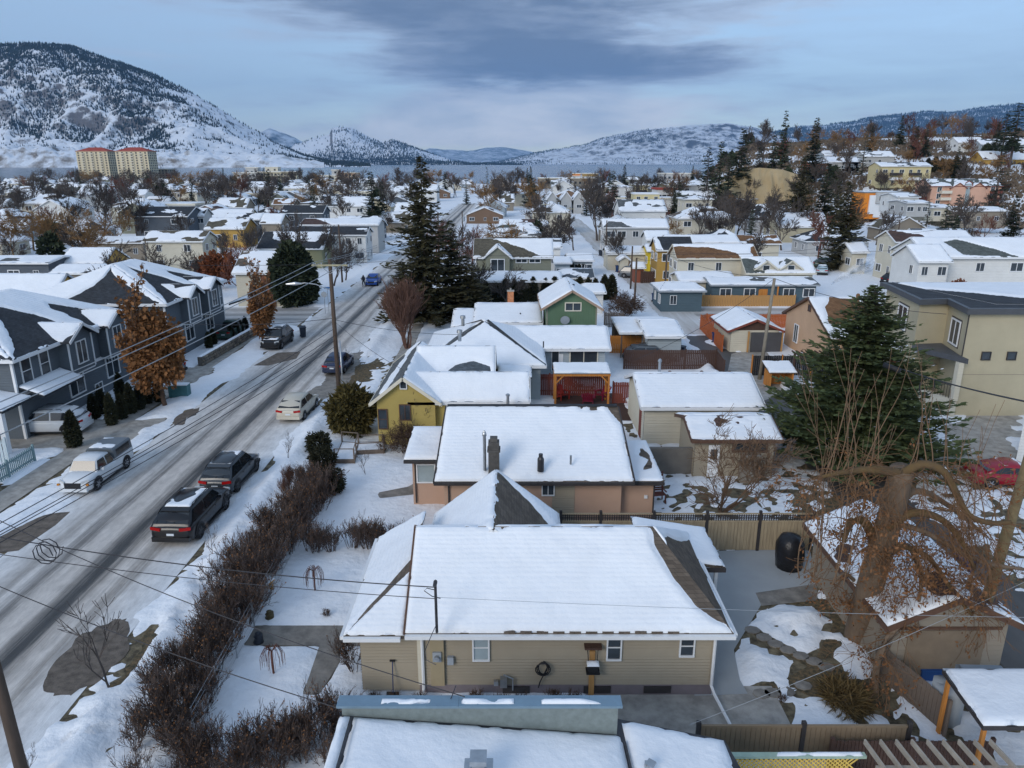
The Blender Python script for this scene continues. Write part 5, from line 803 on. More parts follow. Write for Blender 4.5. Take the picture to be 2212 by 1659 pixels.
# ================================================================== VEHICLES
TYRE = mat('tyre_rubber', (.015, .015, .016), .85, .3, 6); RIM = mat('alloy_rim', (.38, .38, .40), .35, .15, 5, metal=.7); RIMD = mat('dark_rim', (.08, .08, .085), .4, .2, 5, metal=.6)
CGL = mat('car_glass', (.012, .015, .018), .06, .3, 2, spec=.7); TAIL = mat('tail_lamp_red', (.35, .008, .008), .25, .1); HEAD = mat('head_lamp', (.55, .57, .58), .15, .1, spec=.6); PLATE = mat('number_plate', (.62, .66, .70), .5, .08, 12); BLK = mat('black_plastic', (.018, .018, .02), .6, .15); AMB = mat('amber_lamp', (.5, .18, .01), .3)
def paint(k, c, rough=.28): return mat('paint_' + k, c, rough, .06, .6, spec=.55, rnd=0)
WHL = {}
def wheel(t, x, y, r, rim, w=.22):
    k = (round(r, 2), rim.name)
    if k not in WHL:
        mb = MB(); n = 20; prof = [(-w / 2, r * .66), (-w / 2, r * .93), (-w * .36, r), (w * .36, r), (w / 2, r * .93), (w / 2, r * .66)]
        for j in range(n): a = j * 6.2832 / n; mb.v += [(px, math.cos(a) * pr, math.sin(a) * pr) for px, pr in prof]
        m = len(prof)
        for j in range(n):
            j2 = (j + 1) % n
            for i in range(m - 1): mb.f.append((j * m + i, j * m + i + 1, j2 * m + i + 1, j2 * m + i))
        rb = MB()
        for s in (-1, 1):
            n0 = len(rb.v); rb.v += [(s * w * .40, 0, 0)] + [(s * w * .34, math.cos(j * .3142) * r * .67, math.sin(j * .3142) * r * .67) for j in range(20)]
            rb.f += [(n0, n0 + 1 + j, n0 + 1 + (j + 1) % 20) for j in range(20)]
        hb = MB()
        for s in (-1, 1):
            for q in range(6): a = q * 1.0472; hb.bar((s * w * .47, math.cos(a) * r * .1, math.sin(a) * r * .1), (s * w * .42, math.cos(a) * r * .62, math.sin(a) * r * .62), r * .16, .02, (s, 0, 0))
        WHL[k] = [mesh('tyre', mb.v, mb.f), mesh('rim', rb.v, rb.f), mesh('spokes', hb.v, hb.f)]; WHL[k][0].materials.append(TYRE); WHL[k][1].materials.append(RIMD); WHL[k][2].materials.append(rim)
        for me in WHL[k][:1]: me.polygons.foreach_set('use_smooth', [True] * len(me.polygons))
    a, b, c = WHL[k]; o = link('wheel', b, None, t, loc=(x, y, r)); link('tyre', a, None, o); link('spokes', c, None, o)['kind'] = 'stuff'; return o
def loft(rings, close=False):
    mb = MB(); k = len(rings[0])
    for r in rings: mb.v += r
    for i in range(len(rings) - 1):
        for j in range(k - 1): mb.f.append((i * k + j, i * k + j + 1, (i + 1) * k + j + 1, (i + 1) * k + j))
    mb.f.append(tuple(range(k))[::-1]); mb.f.append(tuple(range((len(rings) - 1) * k, len(rings) * k))); return mb
def car(label, loc, rz, col, L=4.6, Wd=1.85, Hh=1.65, belt=.98, hood=.92, kind='suv', rim=RIM, rear=None, group='vehicles parked along the streets', snow=0.0, clad=True, wr=.35, tailm=TAIL, name='car', cat='car', seed=1):
    t = thing(name, label, cat, (loc[0], loc[1], .02), rz, group); h = Wd / 2; y0, y1 = -L / 2, L / 2
    P = dict(suv=(y0 + .10, y0 + .88, .115 * L, .255 * L), sedan=(y0 + .62, y0 + 1.35, .08 * L, .24 * L), hatch=(y0 + .12, y0 + 1.05, .07 * L, .27 * L), pickup=(-.38, -.22, .20 * L, .28 * L), coupe=(y0 + .55, y0 + 1.45, .06 * L, .22 * L))[kind]
    rb, rt, ft, fb = P; deck = belt - .02 if kind in ('sedan', 'coupe') else belt
    S_ = [(y0, .78, .42, deck - .22), (y0 + .06, .92, .28, deck - .04), (y0 + .35, .98, .22, deck), (y0 + L * .25, 1.0, .2, belt), (0, 1.0, .2, belt), (fb - .1, 1.0, .2, belt), (fb + .15, .99, .2, hood + .04), (y1 - .45, .96, .22, hood - .04), (y1 - .12, .88, .28, hood - .14), (y1, .74, .36, hood - .32)]
    rings = []
    for y, w, zl, zt in S_:
        W2 = h * w; half = [(W2 * .86, zl), (W2 * .97, zl + .10), (W2, zl + (zt - zl) * .48), (W2 * .985, zt - .14), (W2 * .93, zt - .03), (W2 * .6, zt + .02), (0, zt + .035)]
        rings.append([(x, y, z) for x, z in half] + [(-x, y, z) for x, z in half[-2::-1]])
    body = lpart('body', loft(rings), col, t, True); ORG[body.name] = Vector()
    zr = Hh
    cr_ = []
    C_ = [(rb, belt - .02, .93, .0), (rb * .6 + rt * .4, belt + (zr - belt) * .45, .87, .45), (rt, zr - .09, .74, 1), ((rt + ft) / 2, zr, .76, 1), (ft, zr - .05, .76, 1), (ft * .45 + fb * .55, belt + (zr - belt) * .42, .86, .45), (fb, belt - .02, .92, 0)]
    for y, z, w, _ in C_: W2 = h * w; cr_.append([(h * .93, y, belt - .04), (W2, y, max(belt, z - .06)), (W2 * .9, y, z), (0, y, z + .025), (-W2 * .9, y, z), (-W2, y, max(belt, z - .06)), (-h * .93, y, belt - .04)])
    cab = lpart('cabin', loft(cr_), col, t, True); ORG[cab.name] = Vector()
    def glass(nm, pts): return lpart(nm, MB().quad(*pts), CGL, t)
    e = .03; up = lambda a, b, q: a + (b - a) * q
    z1, z2 = belt + .07, zr - .13; w1, w2 = h * .83, h * .69
    yr1, yr2 = up(rb, rt, .14) - e * 1.5, up(rb, rt, .88) - e * 1.5; yf1, yf2 = up(fb, ft, .12) + e * 1.5, up(fb, ft, .9) + e * 1.5
    glass('rear_window', [(-w1, yr1, z1 + .02), (w1, yr1, z1 + .02), (w2, yr2, z2), (-w2, yr2, z2)]); glass('windscreen', [(w1, yf1, z1), (-w1, yf1, z1), (-w2, yf2, z2), (w2, yf2, z2)])
    mid = (rt + ft) / 2 - .05; ws1, ws2 = h * .935 + .012, h * .775 + .012; zs1, zs2 = belt + .03, zr - .13
    for s in (-1, 1):
        glass('side_window', [(s * ws1, up(fb, ft, .22), zs1), (s * ws1, mid + .05, zs1), (s * ws2, mid + .05, zs2), (s * ws2, up(fb, ft, .92), zs2)]); glass('side_window', [(s * ws1, mid - .05, zs1), (s * ws1, up(rb, rt, .28), zs1), (s * ws2, up(rb, rt, .98), zs2), (s * ws2, mid - .05, zs2)])
        lpart('mirror', MB().box(s * (h + .03) - .09, s * (h + .03) + .09, fb - .45, fb - .33, belt - .02, belt + .13), BLK if clad else col, t)
        lpart('tail_lamp', MB().bar((s * h * .95, y0 + .10, belt - .10), (s * h * .45, y0 + .005, belt - .13), .10, .13), tailm, t); lpart('head_lamp', MB().bar((s * h * .93, y1 - .24, hood - .13), (s * h * .52, y1 - .05, hood - .2), .08, .13), HEAD, t)
        lpart('sill', MB().box(s * h * .99 - .035, s * h * .99 + .035, y0 + .9, y1 - .95, .2, .36 if clad else .28), BLK, t)
        for yy in (y0 + L * .185, y1 - L * .19):
            a_ = MB(); n = 12; R = wr + .09; ring = [(s * (h + .012), yy + math.cos(j * math.pi / n) * R, wr + math.sin(j * math.pi / n) * R) for j in range(n + 1)]; a_.v = ring; a_.f = [tuple(range(n + 1))]; lpart('wheel_arch', a_, BLK, t); wheel(t, s * (h - .085), yy, wr, rim)
        for yy in (mid - .02, mid + .95): lpart('door_handle', MB().box(s * h * .995 - .02, s * h * .995 + .02, yy - .12, yy, belt - .2, belt - .16), BLK if clad else col, t)
    rbp = lpart('rear_bumper', MB().box(-h * .9, h * .9, y0 - .06, y0 + .12, .30, .52), BLK if clad else col, t); lpart('number_plate', MB().box(-.17, .17, y0 - .03, y0 + .0, .60, .70) if kind != 'x' else MB(), PLATE, t)
    lpart('front_bumper', MB().box(-h * .88, h * .88, y1 - .12, y1 + .05, .28, .46), BLK if clad else col, t); lpart('grille', MB().box(-h * .5, h * .5, y1 - .06, y1 + .035, .47, hood - .2), BLK, t)
    if kind in ('suv',): 
        for s in (-1, 1): lpart('roof_rail', MB().path([(s * h * .66, rt + .2, zr), (s * h * .66, rt + .3, zr + .06), (s * h * .66, ft - .2, zr + .06), (s * h * .66, ft - .1, zr)], .02, 5), BLK, t)
        lpart('spoiler', MB().slab([(-w2, rt - .24, zr - .13), (w2, rt - .24, zr - .13), (w2, rt + .1, zr - .05), (-w2, rt + .1, zr - .05)], .03), col, t)
    if snow:
        snow_on(cab, (-h * .62, rt + .05, zr - .04), (h * .62, rt + .05, zr - .04), (h * .62, ft - .05, zr - .01), (-h * .62, ft - .05, zr - .01), bare=1 - snow, th=.075, cell=.09, seed=seed)
        if snow > .6: snow_on(body, (-h * .7, fb + .15, hood + .06), (h * .7, fb + .15, hood + .06), (h * .7, y1 - .4, hood), (-h * .7, y1 - .4, hood), bare=1.1 - snow, th=.05, cell=.09, seed=seed + 2)
    return t
NAVY = paint('navy', (.012, .022, .06)); BLACK = paint('black', (.008, .008, .01)); CHAR = paint('charcoal', (.035, .042, .05)); SILV = paint('champagne', (.50, .46, .38), .35); WHT = paint('white', (.62, .64, .66), .35); REDP = paint('red', (.26, .008, .022)); BLUEP = paint('blue', (.01, .06, .28)); GREYP = paint('grey', (.10, .115, .13)); GREENP = paint('green', (.03, .06, .05))
car('black SUV with a patch of snow on its roof, nearest of the parked cars', (-15.6, 32.7), -.03, BLACK, 4.85, 1.95, 1.66, 1.02, .98, snow=.55, wr=.38, rim=RIMD, clad=False, seed=2)
car('charcoal crossover parked just ahead of the black SUV', (-15.6, 37.7), -.03, CHAR, 4.4, 1.82, 1.62, .98, .92, snow=.12, seed=3, rim=RIMD)
car('champagne hatchback parked at the right kerb beyond the utility pole shadow', (-15.1, 49.3), -.04, SILV, 4.45, 1.76, 1.5, .96, .84, 'hatch', clad=False, wr=.31, seed=4)
car('dark blue sedan parked behind the tall utility pole', (-14.9, 61.0), -.03, NAVY, 4.5, 1.75, 1.45, .92, .86, 'sedan', clad=False, wr=.31, seed=5)
car('black SUV with snowy bonnet facing the camera beside the lone bin', (-22.8, 69.6), math.pi - .03, BLACK, 4.75, 1.9, 1.78, 1.04, 1.0, snow=.75, wr=.37, seed=6)
car('bright blue small car facing the camera far along the street', (-20.2, 107), math.pi, BLUEP, 4.1, 1.75, 1.55, .96, .88, 'hatch', clad=False, seed=7)
car('white crossover nose-in on the driveway of the nearer grey townhouse', (-30.4, 45.6), math.pi / 2 + .05, WHT, 4.6, 1.85, 1.64, 1.0, .94, clad=False, seed=8)
car('dark grey car half hidden behind the clipped cedars on the second driveway', (-29.7, 59.0), math.pi / 2, GREYP, 4.5, 1.8, 1.55, .96, .9, seed=9)
car('red coupe parked at the right edge near the leaning pole', (27.5, 37.3), -math.pi / 2 - .12, REDP, 4.5, 1.78, 1.34, .88, .80, 'coupe', clad=False, wr=.31, snow=.12, seed=10)
car('dark car in the yard behind the dark maroon fence', (12.2, 63.2), -math.pi / 2, GREYP, 4.5, 1.8, 1.6, .98, .9, seed=11)
car('grey car almost hidden behind the big dark conifer', (24.1, 45.8), -math.pi / 2, GREYP, 4.4, 1.8, 1.5, .95, .88, 'sedan', seed=12)
car('black SUV parked below the white townhouses on the right', G(1937, 614), -1.2, BLACK, 4.8, 1.9, 1.75, 1.02, .98, seed=13); car('dark green SUV parked right of the dormer house', G(1788, 580), -1.9, GREENP, 4.7, 1.85, 1.75, 1.02, .98, seed=14); car('pale blue car with snow beside the dormer house', G(1775, 592), -.4, paint('pale_blue', (.35, .45, .5)), 4.4, 1.75, 1.5, .95, .88, 'sedan', snow=.6, seed=15)
car('dark pickup-sized SUV parked at the end of the snowy lane', G(1372, 600), -1.9, GREYP, 5.0, 1.9, 1.75, 1.02, .98, seed=16)
def pickup(label, loc, rz, col, canopy=True, snow=True, name='pickup_truck', group='vehicles parked along the streets', rim=RIM):
    t = car(label, loc, rz, col, 4.7, 1.70, 1.62, .98, .95, 'pickup', rim=rim, clad=False, wr=.36, name=name, cat='pickup', tailm=TAIL, group=group)
    h = .85; b = lpart('bed', MB().box(-h * .985, h * .985, -2.33, -.45, .58, 1.03), col, t)
    if canopy:
        c = lpart('canopy', loft([[(h * .97, y, 1.02), (h * .9, y, 1.52), (h * .8, y, 1.6), (-h * .8, y, 1.6), (-h * .9, y, 1.52), (-h * .97, y, 1.02)] for y in (-2.32, -2.2, -.6, -.44)]), GREYP, t); ORG[c.name] = Vector()
        for s in (-1, 1): lpart('side_window', MB().quad((s * h * .965, -2.1, 1.12), (s * h * .965, -.7, 1.12), (s * h * .915, -.7, 1.46), (s * h * .915, -2.1, 1.46)), CGL, t)
        if snow: snow_on(c, (-h * .78, -2.2, 1.605), (h * .78, -2.2, 1.605), (h * .78, -.6, 1.605), (-h * .78, -.6, 1.605), bare=.6, th=.04, cell=.1, seed=3)
    else: lpart('bed_floor', MB().box(-h * .85, h * .85, -2.25, -.5, 1.031, 1.035), BLK, t)
    for s in (-1, 1): lpart('indicator_lamp', MB().box(s * .78 - .06, s * .78 + .06, 2.25, 2.34, .62, .72), AMB, t)
    return t
pickup('white pickup with grey canopy facing the camera at the left kerb', (-23.2, 38.0), math.pi - .02, WHT)
pickup('dark green-grey pickup behind the fieldstone wall', (-28.7, 73.5), .02, GREENP, False, False)
# ================================================================== POLES, WIRES, STREET THINGS
WIRE = mat('wire', (.035, .035, .04), .6); WIREL = mat('pale_wire', (.30, .31, .32), .5)
def sag(a, b, s, n=14): a, b = Vector(a), Vector(b); return [a.lerp(b, i / n) - Vector((0, 0, s * 4 * (i / n) * (1 - i / n))) for i in range(n + 1)]
def wire(label, a, b, s=.5, r=.014, m=WIRE, name='overhead_wire', group='overhead wires'): return solo(name, MB().path(sag(a, b, s), r, 4, False), m, label, 'wire', group)
def pole(label, x, y, h, r=.15, arm=None, lamp=None, lean=(0, 0), extra=None, m=None, name='utility_pole', group='utility poles', transformer=False):
    t = thing(name, label, 'pole', (x, y, hz(x, y)), 0, group); z0 = hz(x, y); top = (x + lean[0], y + lean[1], z0 + h); part('shaft', MB().path([(x, y, z0 - .2), (x + lean[0] * .5, y + lean[1] * .5, z0 + h * .5), top], [r, r * .9, r * .75], 10), m or WOOD['pole'], t, True)
    if arm:
        zc = z0 + h - .4; c = part('crossarm', MB().box(top[0] - arm, top[0] + arm, top[1] - .19, top[1] - .09, zc - .06, zc + .06), mat('pale_crossarm', (.36, .33, .22), .8, .2), t)
        for s in (-.9, -.45, .9): part('insulator', MB().path([(top[0] + s * arm, top[1] - .14, zc + .06), (top[0] + s * arm, top[1] - .14, zc + .22)], [.05, .03], 7), GREYT, c)
        parts('brace', MB().bar((top[0] - arm * .5, top[1] - .14, zc - .06), (top[0], top[1] - .14, zc - .6), .03, .04).bar((top[0] + arm * .5, top[1] - .14, zc - .06), (top[0], top[1] - .14, zc - .6), .03, .04), GREYT, t)
    if lamp:
        s, zl = lamp; part('lamp_arm', MB().path([(x, y, zl), (x + s * .5, y, zl + .45), (x + s * .85, y, zl + .55), (x + s, y, zl + .5)], .035, 6), METAL, t); part('lamp_head', MB().path([(x + s * .95, y, zl + .5), (x + s * 1.15, y, zl + .5), (x + s * 1.45, y, zl + .46)], [.06, .13, .05], 8), METAL, t)
    if transformer: part('transformer', MB().path([(top[0] + .3, top[1] - .1, z0 + h - 2), (top[0] + .3, top[1] - .1, z0 + h - 1.95), (top[0] + .3, top[1] - .1, z0 + h - 1.1), (top[0] + .3, top[1] - .1, z0 + h - 1.05)], [.1, .25, .25, .1], 12), GREYT, t)
    return top
PX0, PY0 = -12.7, 51.5; zT = FY(722, 560, PY0)[1]; P1 = pole('tall utility pole with pale crossarm and street lamp at the right kerb', PX0, PY0, zT, .17, 1.25, (-2.2, FY(730, 628, PY0)[1]))
solo('guard_post', MB().path([(PX0 + .35, PY0 - .2, 0), (PX0 + .35, PY0 - .2, 4.8)], .06, 8), METAL, 'thin galvanised conduit post beside the tall utility pole', 'post', smooth=True)
pl = pole('bare pole leaning into the bottom left corner of the view', *G(62, 1720), 6.6, .17, lean=(-.12, .0)); 
P2 = pole('utility pole farther along the right side of the street', -12.6, 128, 9.0, .15, 1.2); P3 = pole('utility pole beyond the dark round tree on the left of the street', -25, 108, 8.5, .14)
xr2, yr2 = G(2065, 1440); PR = pole('mossy pole leaning beside the red coupe', xr2 + .4, yr2, FY(2180, 880, yr2)[1], .2, lean=(.85, .2), m=mat('mossy_pole', (.17, .13, .07), .9, .3, 4))
PA = pole('grey pole at the alley edge beside the white garage', *G(1640, 820), 8.3, .15, lean=(.4, 0), m=mat('grey_pole', (.24, .21, .165), .85, .2, 3)); PB = pole('brown pole at the lane corner by the cedar fence', *G(1434, 662), 6.4, .14); PC = pole('brown pole behind the round bare shrub at the lane', *G(1370, 668), 6.2, .14)
for u, v, h_, lb in ((1362, 625, 6, 'brown pole at the lane beside the maroon shed'), (1308, 560, 7, 'brown pole along the lane opposite the cream house'), (1230, 520, 7.5, 'far pole where the snowy lane begins'), (1178, 512, 8, 'far pole left of the snowy lane by the bare tree'), (1000, 545, 8, 'pole right of the tall dark fir'), (1612, 500, 8.5, 'street lamp pole in front of the bare riverside trees'), (1928, 585, 8, 'pole standing before the white townhouses'), (2050, 640, 5, 'short pole by the rusty-leaved tree on the right')):
    pole(lb, *G(u, v), h_, .13, .9 if u in (1230, 1178) else None, (1.6, h_ - .8) if u == 1612 else None, transformer=(u == 1000))
# wires along the street
xw = PX0
for i, dx in enumerate((-1.15, -.55, 1.15)):
    a = (P1[0] + dx, P1[1] - .15, P1[2] - .2); wire('pale power line, %s, rising to the tall utility pole crossarm' % ('leftmost', 'middle', 'rightmost')[i], (-18.5 + dx * 1.1, 12, 8.8), a, .35, .022, WIREL, group='power lines over the street'); wire('power line, %s, running on from the tall pole down the street' % ('leftmost', 'middle', 'rightmost')[i], a, (-12.6 + dx, 128, 8.6), 1.0, .016, WIREL, group='power lines over the street')
for i, (z, dx, zz) in enumerate(((5.6, -.1, 4.6), (5.2, .1, 4.1), (4.8, 0, 3.8), (4.4, .05, 3.3))): wire('dark cable low over the street, %s of four' % ('topmost', 'second from top', 'third from top', 'lowest')[i], (-20.5 - i * .5, 14, zz), (PX0 + dx, PY0, z), .4, .02, WIRE)
wire('dark cable crossing the street from the tall pole to the townhouses', (PX0, PY0, 6.4), (-31, 60, 4.6), .5, .02); wire('service drop from the tall pole to the yellow house', (PX0, PY0, 6.2), (-6.2, 44.5, 4.2), .3, .015); wire('service drop from the tall pole to the pale blue house', (PX0, PY0, 6.3), (-2.3, 57, 4.0), .4, .015); wire('dark wire passing high behind the tall pole', (-40, 80, 6.5), (PX0, 82, 6.6), .3, .02)
BX, BY = -14.2, 20.2; wire('upper dark service cable to the mast on the tan bungalow roof', (-19, 20.4, 6.6), MAST, .35, .02); wire('lower dark service cable to the mast on the tan bungalow roof', (-19, 20.2, 6.0), (MAST[0], MAST[1], 4.2), .25, .014); wire('thin wire from the roof mast running right across the view', (MAST[0], MAST[1], 4.25), (30, 20.0, 3.2), .25, .008, GREYT)
wire('dark cable slanting over the bare hedge towards the flat-roofed house', (-18.5, 22, 6.6), (-1.2, 15.6, 4.0), .5, .018); wire('second dark cable slanting over the hedge nearer the camera', (-17.5, 19, 6.4), (-4.3, 15.6, 3.6), .3, .018); x, y, z = -14.3, 19.9, 5.75; solo('cable_coil', MB().path([(x + .33 * math.cos(a * .7), y + .02 * a, z - .2 + .36 * math.sin(a * .7)) for a in range(28)], .018, 5), WIRE, 'loop of coiled cable hanging on wires at the left edge', 'cable coil')
wire('pale string line low across the bottom right garden', (5.0, 17.0, 1.9), (20, 22.5, 4.4), .25, .01, WIREL); wire('thin cable from the mossy pole towards the beige building', PR, (22, 47, 5.5), .35, .03); wire('thin cable running right from the mossy pole', PR, (30, 19, 7.6), .3, .03); v_ = sag(PR, (22, 47, 5.5), .35, 20)[8]; solo('cable_loop', MB().path([(v_.x + .34 * math.sin(a * .4), v_.y, v_.z - .42 + .42 * math.cos(a * .4)) for a in range(17)], .03, 6), BLK, 'black loop of cable hanging from the wire near the beige building', 'cable loop'); solo('splice_case', MB().path([Vector(v_) + Vector((-1.1, 1.9, .1)), Vector(v_) + Vector((-.7, 1.2, .0))], .13, 8), BLK, 'black splice case on the wire near the beige building', 'splice case', smooth=True)
for a, b, lb in ((PA, PB, 'wire from the alley pole to the lane corner pole'), (PB, PC, 'wire between the two lane corner poles'), (PA, (30, 50, 7), 'dark cable from the alley pole to the beige building'), (PB, (44, 99, 6.5), 'dark wire passing over the blue-grey houses'), (PA, (9, 52, 3.2), 'wire from the alley pole to the cream garage'), ((-20, 96, 6), (17, 92, 6.4), 'dark wire crossing behind the green house'), ((17, 92, 6.4), (60, 100, 6.2), 'dark wire passing above the cedar fence'), ((40, 96, 7.5), (75, 120, 8), 'wire below the white townhouses')): wire(lb, a, b, .5, .018)
# bins, utility box, signs
def bin_(label, x, y, rz, m, group): 
    t = thing('wheelie_bin', label, 'bin', (x, y, .02), rz, group); lpart('tub', loft([[(.24, -.28, .05), (.24, .28, .05), (-.24, .28, .05), (-.24, -.28, .05), (.24, -.28, .05)], [(.3, -.36, 1.0), (.3, .34, 1.0), (-.3, .34, 1.0), (-.3, -.36, 1.0), (.3, -.36, 1.0)]]), m, t); lpart('lid', MB().slab([(-.33, -.4, 1.04), (.33, -.4, 1.04), (.33, .38, 1.1), (-.33, .38, 1.1)], .05), m, t)
    for s in (-1, 1): lpart('bin_wheel', MB().path([(s * .26 - .03, .3, .1), (s * .26 + .03, .3, .1)], .1, 10), BLK, t)
    lpart('handle', MB().box(-.28, .28, .38, .44, .98, 1.02), m, t); return t
BB = mat('bin_blue_black', (.02, .028, .045), .55, .15); BBL = mat('bin_blue', (.015, .04, .12), .5, .15)
bin_('lone dark wheelie bin standing at the left kerb behind the black SUV', *G(655, 728), .4, BB, 'wheelie bins')
for u, v, lb in ((1415, 652, 'left of the three bins at the cedar fence corner'), (1422, 657, 'middle of the three bins at the cedar fence corner'), (1432, 655, 'right of the three bins at the cedar fence corner'), (1547, 742, 'nearer of the bins by the orange fence end'), (1553, 733, 'farther of the bins by the orange fence end'), (1470, 772, 'bin beside the pale blue garage wall'), (1335, 588, 'nearest of the lane bins below the maroon shed'), (1330, 580, 'second of the lane bins below the maroon shed'), (1322, 574, 'third of the lane bins below the maroon shed'), (1316, 568, 'farthest of the lane bins below the maroon shed'), (1298, 553, 'bin standing alone midway up the lane'), (1310, 560, 'bin by the small white shed up the lane')):
    bin_('dark blue wheelie bin, ' + lb, *G(u, v), random.Random(u).uniform(-1, 1), BBL if u % 2 else BB, 'wheelie bins')
x, y = G(1900, 1200, 0); 
for u, v, lb in ((1932, 1205, 'blue wheelie bin behind the big tree trunk'), (2075, 1250, 'dark blue wheelie bin at the alley right of the tree')): bin_(lb, *G(u, v), .3, BBL, 'wheelie bins')
x, y = G(390, 858); t = thing('utility_box', 'utility box painted with a green and blue landscape by the pavement', 'utility box', (x, y, 0), .05); pm = mat('painted_landscape', (.02, .10, .10), .6, .5, 1.2, col2=(.10, .22, .24)); lpart('cabinet', MB().box(-.7, .7, -.35, .35, .08, 1.0), pm, t); lpart('plinth', MB().box(-.75, .75, -.4, .4, 0, .079), CONC, t); lpart('snow', MB().box(-.69, .69, -.34, .34, 1.001, 1.07), SNOWR, t)
x, y = G(703, 678); t = thing('stop_sign', 'small stop sign seen from behind at the side street corner', 'sign', (x, y, 0)); part('post', MB().path([(x, y, 0), (x, y, 2.2)], .035, 6), METAL, t); part('sign_plate', MB().path([(x, y - .05, 2.3), (x, y - .03, 2.3)], .36, 8), GREYT, t); t = thing('street_name_sign', 'blue street name sign above the side street corner', 'sign', (x + .3, y + .5, 0)); part('post', MB().path([(x + .3, y + .5, 0), (x + .3, y + .5, 2.9)], .03, 6), METAL, t); part('sign_plate', MB().box(x - .1, x + .7, y + .48, y + .5, 2.9, 3.1), mat('sign_blue', (.03, .12, .3), .5), t)
# garden things
def bench(label, x, y, rz, m, group=None, wd=1.3, name='garden_bench'):
    t = thing(name, label, 'bench', (x, y, .03), rz, group)
    for i in range(4): lpart('slat', MB().box(-wd / 2, wd / 2, -.2 + i * .12, -.1 + i * .12, .42, .45), m, t)
    for i in range(4): lpart('back_slat', MB().box(-wd / 2, wd / 2, .28 + i * .02, .31 + i * .02, .52 + i * .11, .6 + i * .11), m, t)
    for s in (-1, 1): lpart('leg', MB().box(s * wd * .45 - .03, s * wd * .45 + .03, -.2, -.14, 0, .419), m, t); lpart('leg', MB().bar((s * wd * .45, .24, 0), (s * wd * .45, .38, .98), .05, .06), m, t); lpart('armrest', MB().box(s * wd * .47 - .03, s * wd * .47 + .03, -.22, .3, .6, .64), m, t)
    return t
RW = mat('reddish_wood', (.16, .055, .04), .7, .25, 4)
for u, v, rz, lb in ((1420, 1085, .2, 'reddish slatted bench nearest the vinyl fence beside the pink house'), (1416, 1060, -.1, 'reddish slatted seat second from the vinyl fence'), (1425, 1005, .5, 'reddish garden chair by the shed corner'), (1438, 1012, 1.4, 'reddish garden table-bench by the shed')): bench(lb, *G(u, v), rz, RW, 'reddish garden seats', .8)
x, y = G(571, 1285); t = thing('snowy_bench', 'small wooden bench topped with snow in the front garden', 'bench', (x, y, .05), 1.2); lpart('seat', MB().box(-.5, .5, -.18, .18, .38, .44), WOOD['cedar'], t); lpart('snow', MB().box(-.49, .49, -.17, .17, .441, .52), SNOWR, t); lpart('leg', MB().box(-.42, -.34, -.15, .15, 0, .379), WOOD['cedar'], t); lpart('leg', MB().box(.34, .42, -.15, .15, 0, .379), WOOD['cedar'], t)
def statue(label, u, v, h_, m): 
    x, y = G(u, v); solo('garden_statue', MB().path([(x, y, 0), (x, y, h_ * .25), (x + .03, y, h_ * .5), (x, y, h_ * .72), (x, y, h_ * .8), (x, y, h_ * .92), (x, y, h_)], [.2, .17, .14, .17, .08, .11, .04], 10), m, label, 'statue', 'small garden statues', smooth=True)
ST = mat('dark_bronze', (.03, .035, .045), .5, .3, 6); statue('dark seated figure statue beside the hedge in the front garden', 530, 1335, .75, ST); statue('small dark statue with gold front by the walk', 583, 1338, .4, mat('bronze_gold', (.08, .065, .03), .5, .4, 8)); statue('dark pointed garden ornament at the walk edge', 559, 1388, .45, ST)
t = thing('bird_feeder', 'bird feeder with brown roof hanging on a timber post before the tan bungalow', 'bird feeder', (*G(1276, 1500), 0)); bx, by = G(1276, 1500)
part('post', MB().box(bx - .09, bx + .09, by - .09, by + .09, 0, 1.75), WOOD['cedar'], t); part('roof', MB().box(bx - .28, bx + .28, by - .3, by + .18, 1.95, 2.02), WOOD['brown'], t); parts('hanger', MB().path([(bx - .18, by - .1, 1.95), (bx - .12, by - .28, 1.2)], .015, 5).path([(bx + .18, by - .1, 1.95), (bx + .12, by - .28, 1.2)], .015, 5), BLK, t); tr = part('tray', MB().box(bx - .22, bx + .22, by - .45, by - .12, 1.12, 1.17).box(bx - .17, bx + .17, by - .4, by - .17, 1.17, 1.42), BLK, t); snow_on(tr, (bx - .2, by - .42, 1.425), (bx + .2, by - .42, 1.425), (bx + .2, by - .15, 1.425), (bx - .2, by - .15, 1.425), th=.07, cell=.05, seed=9)
x, z = FY(847, 1440, TB.location.y + .3); yv = TB.location.y + .42; t = thing('snow_shovel', 'blue-handled shovel leaning on the tan bungalow wall', 'shovel', (x, yv, 0)); part('handle', MB().path([(x, yv - .02, 1.35), (x + .02, yv - .3, .3)], .018, 6), mat('shovel_blue', (.02, .04, .12), .5), t); part('grip', MB().box(x - .09, x + .09, yv - .04, yv + .0, 1.34, 1.4), BLK, t); part('blade', MB().slab([(x - .2, yv - .45, .06), (x + .2, yv - .45, .06), (x + .2, yv - .28, .38), (x - .2, yv - .28, .38)], .03), BLK, t)
x, z = FY(1173, 1445, yv); solo('garden_hose', MB().path([(x + .2 * math.sin(a * .5) * (.6 + .02 * a), yv - .08 - .003 * a, 1.15 + .24 * math.cos(a * .5)) for a in range(40)] + [(x - .1, yv - .1, .6), (x - .15, yv - .12, .4)], .022, 5), BLK, 'black coiled hose hung on the tan bungalow wall', 'hose')
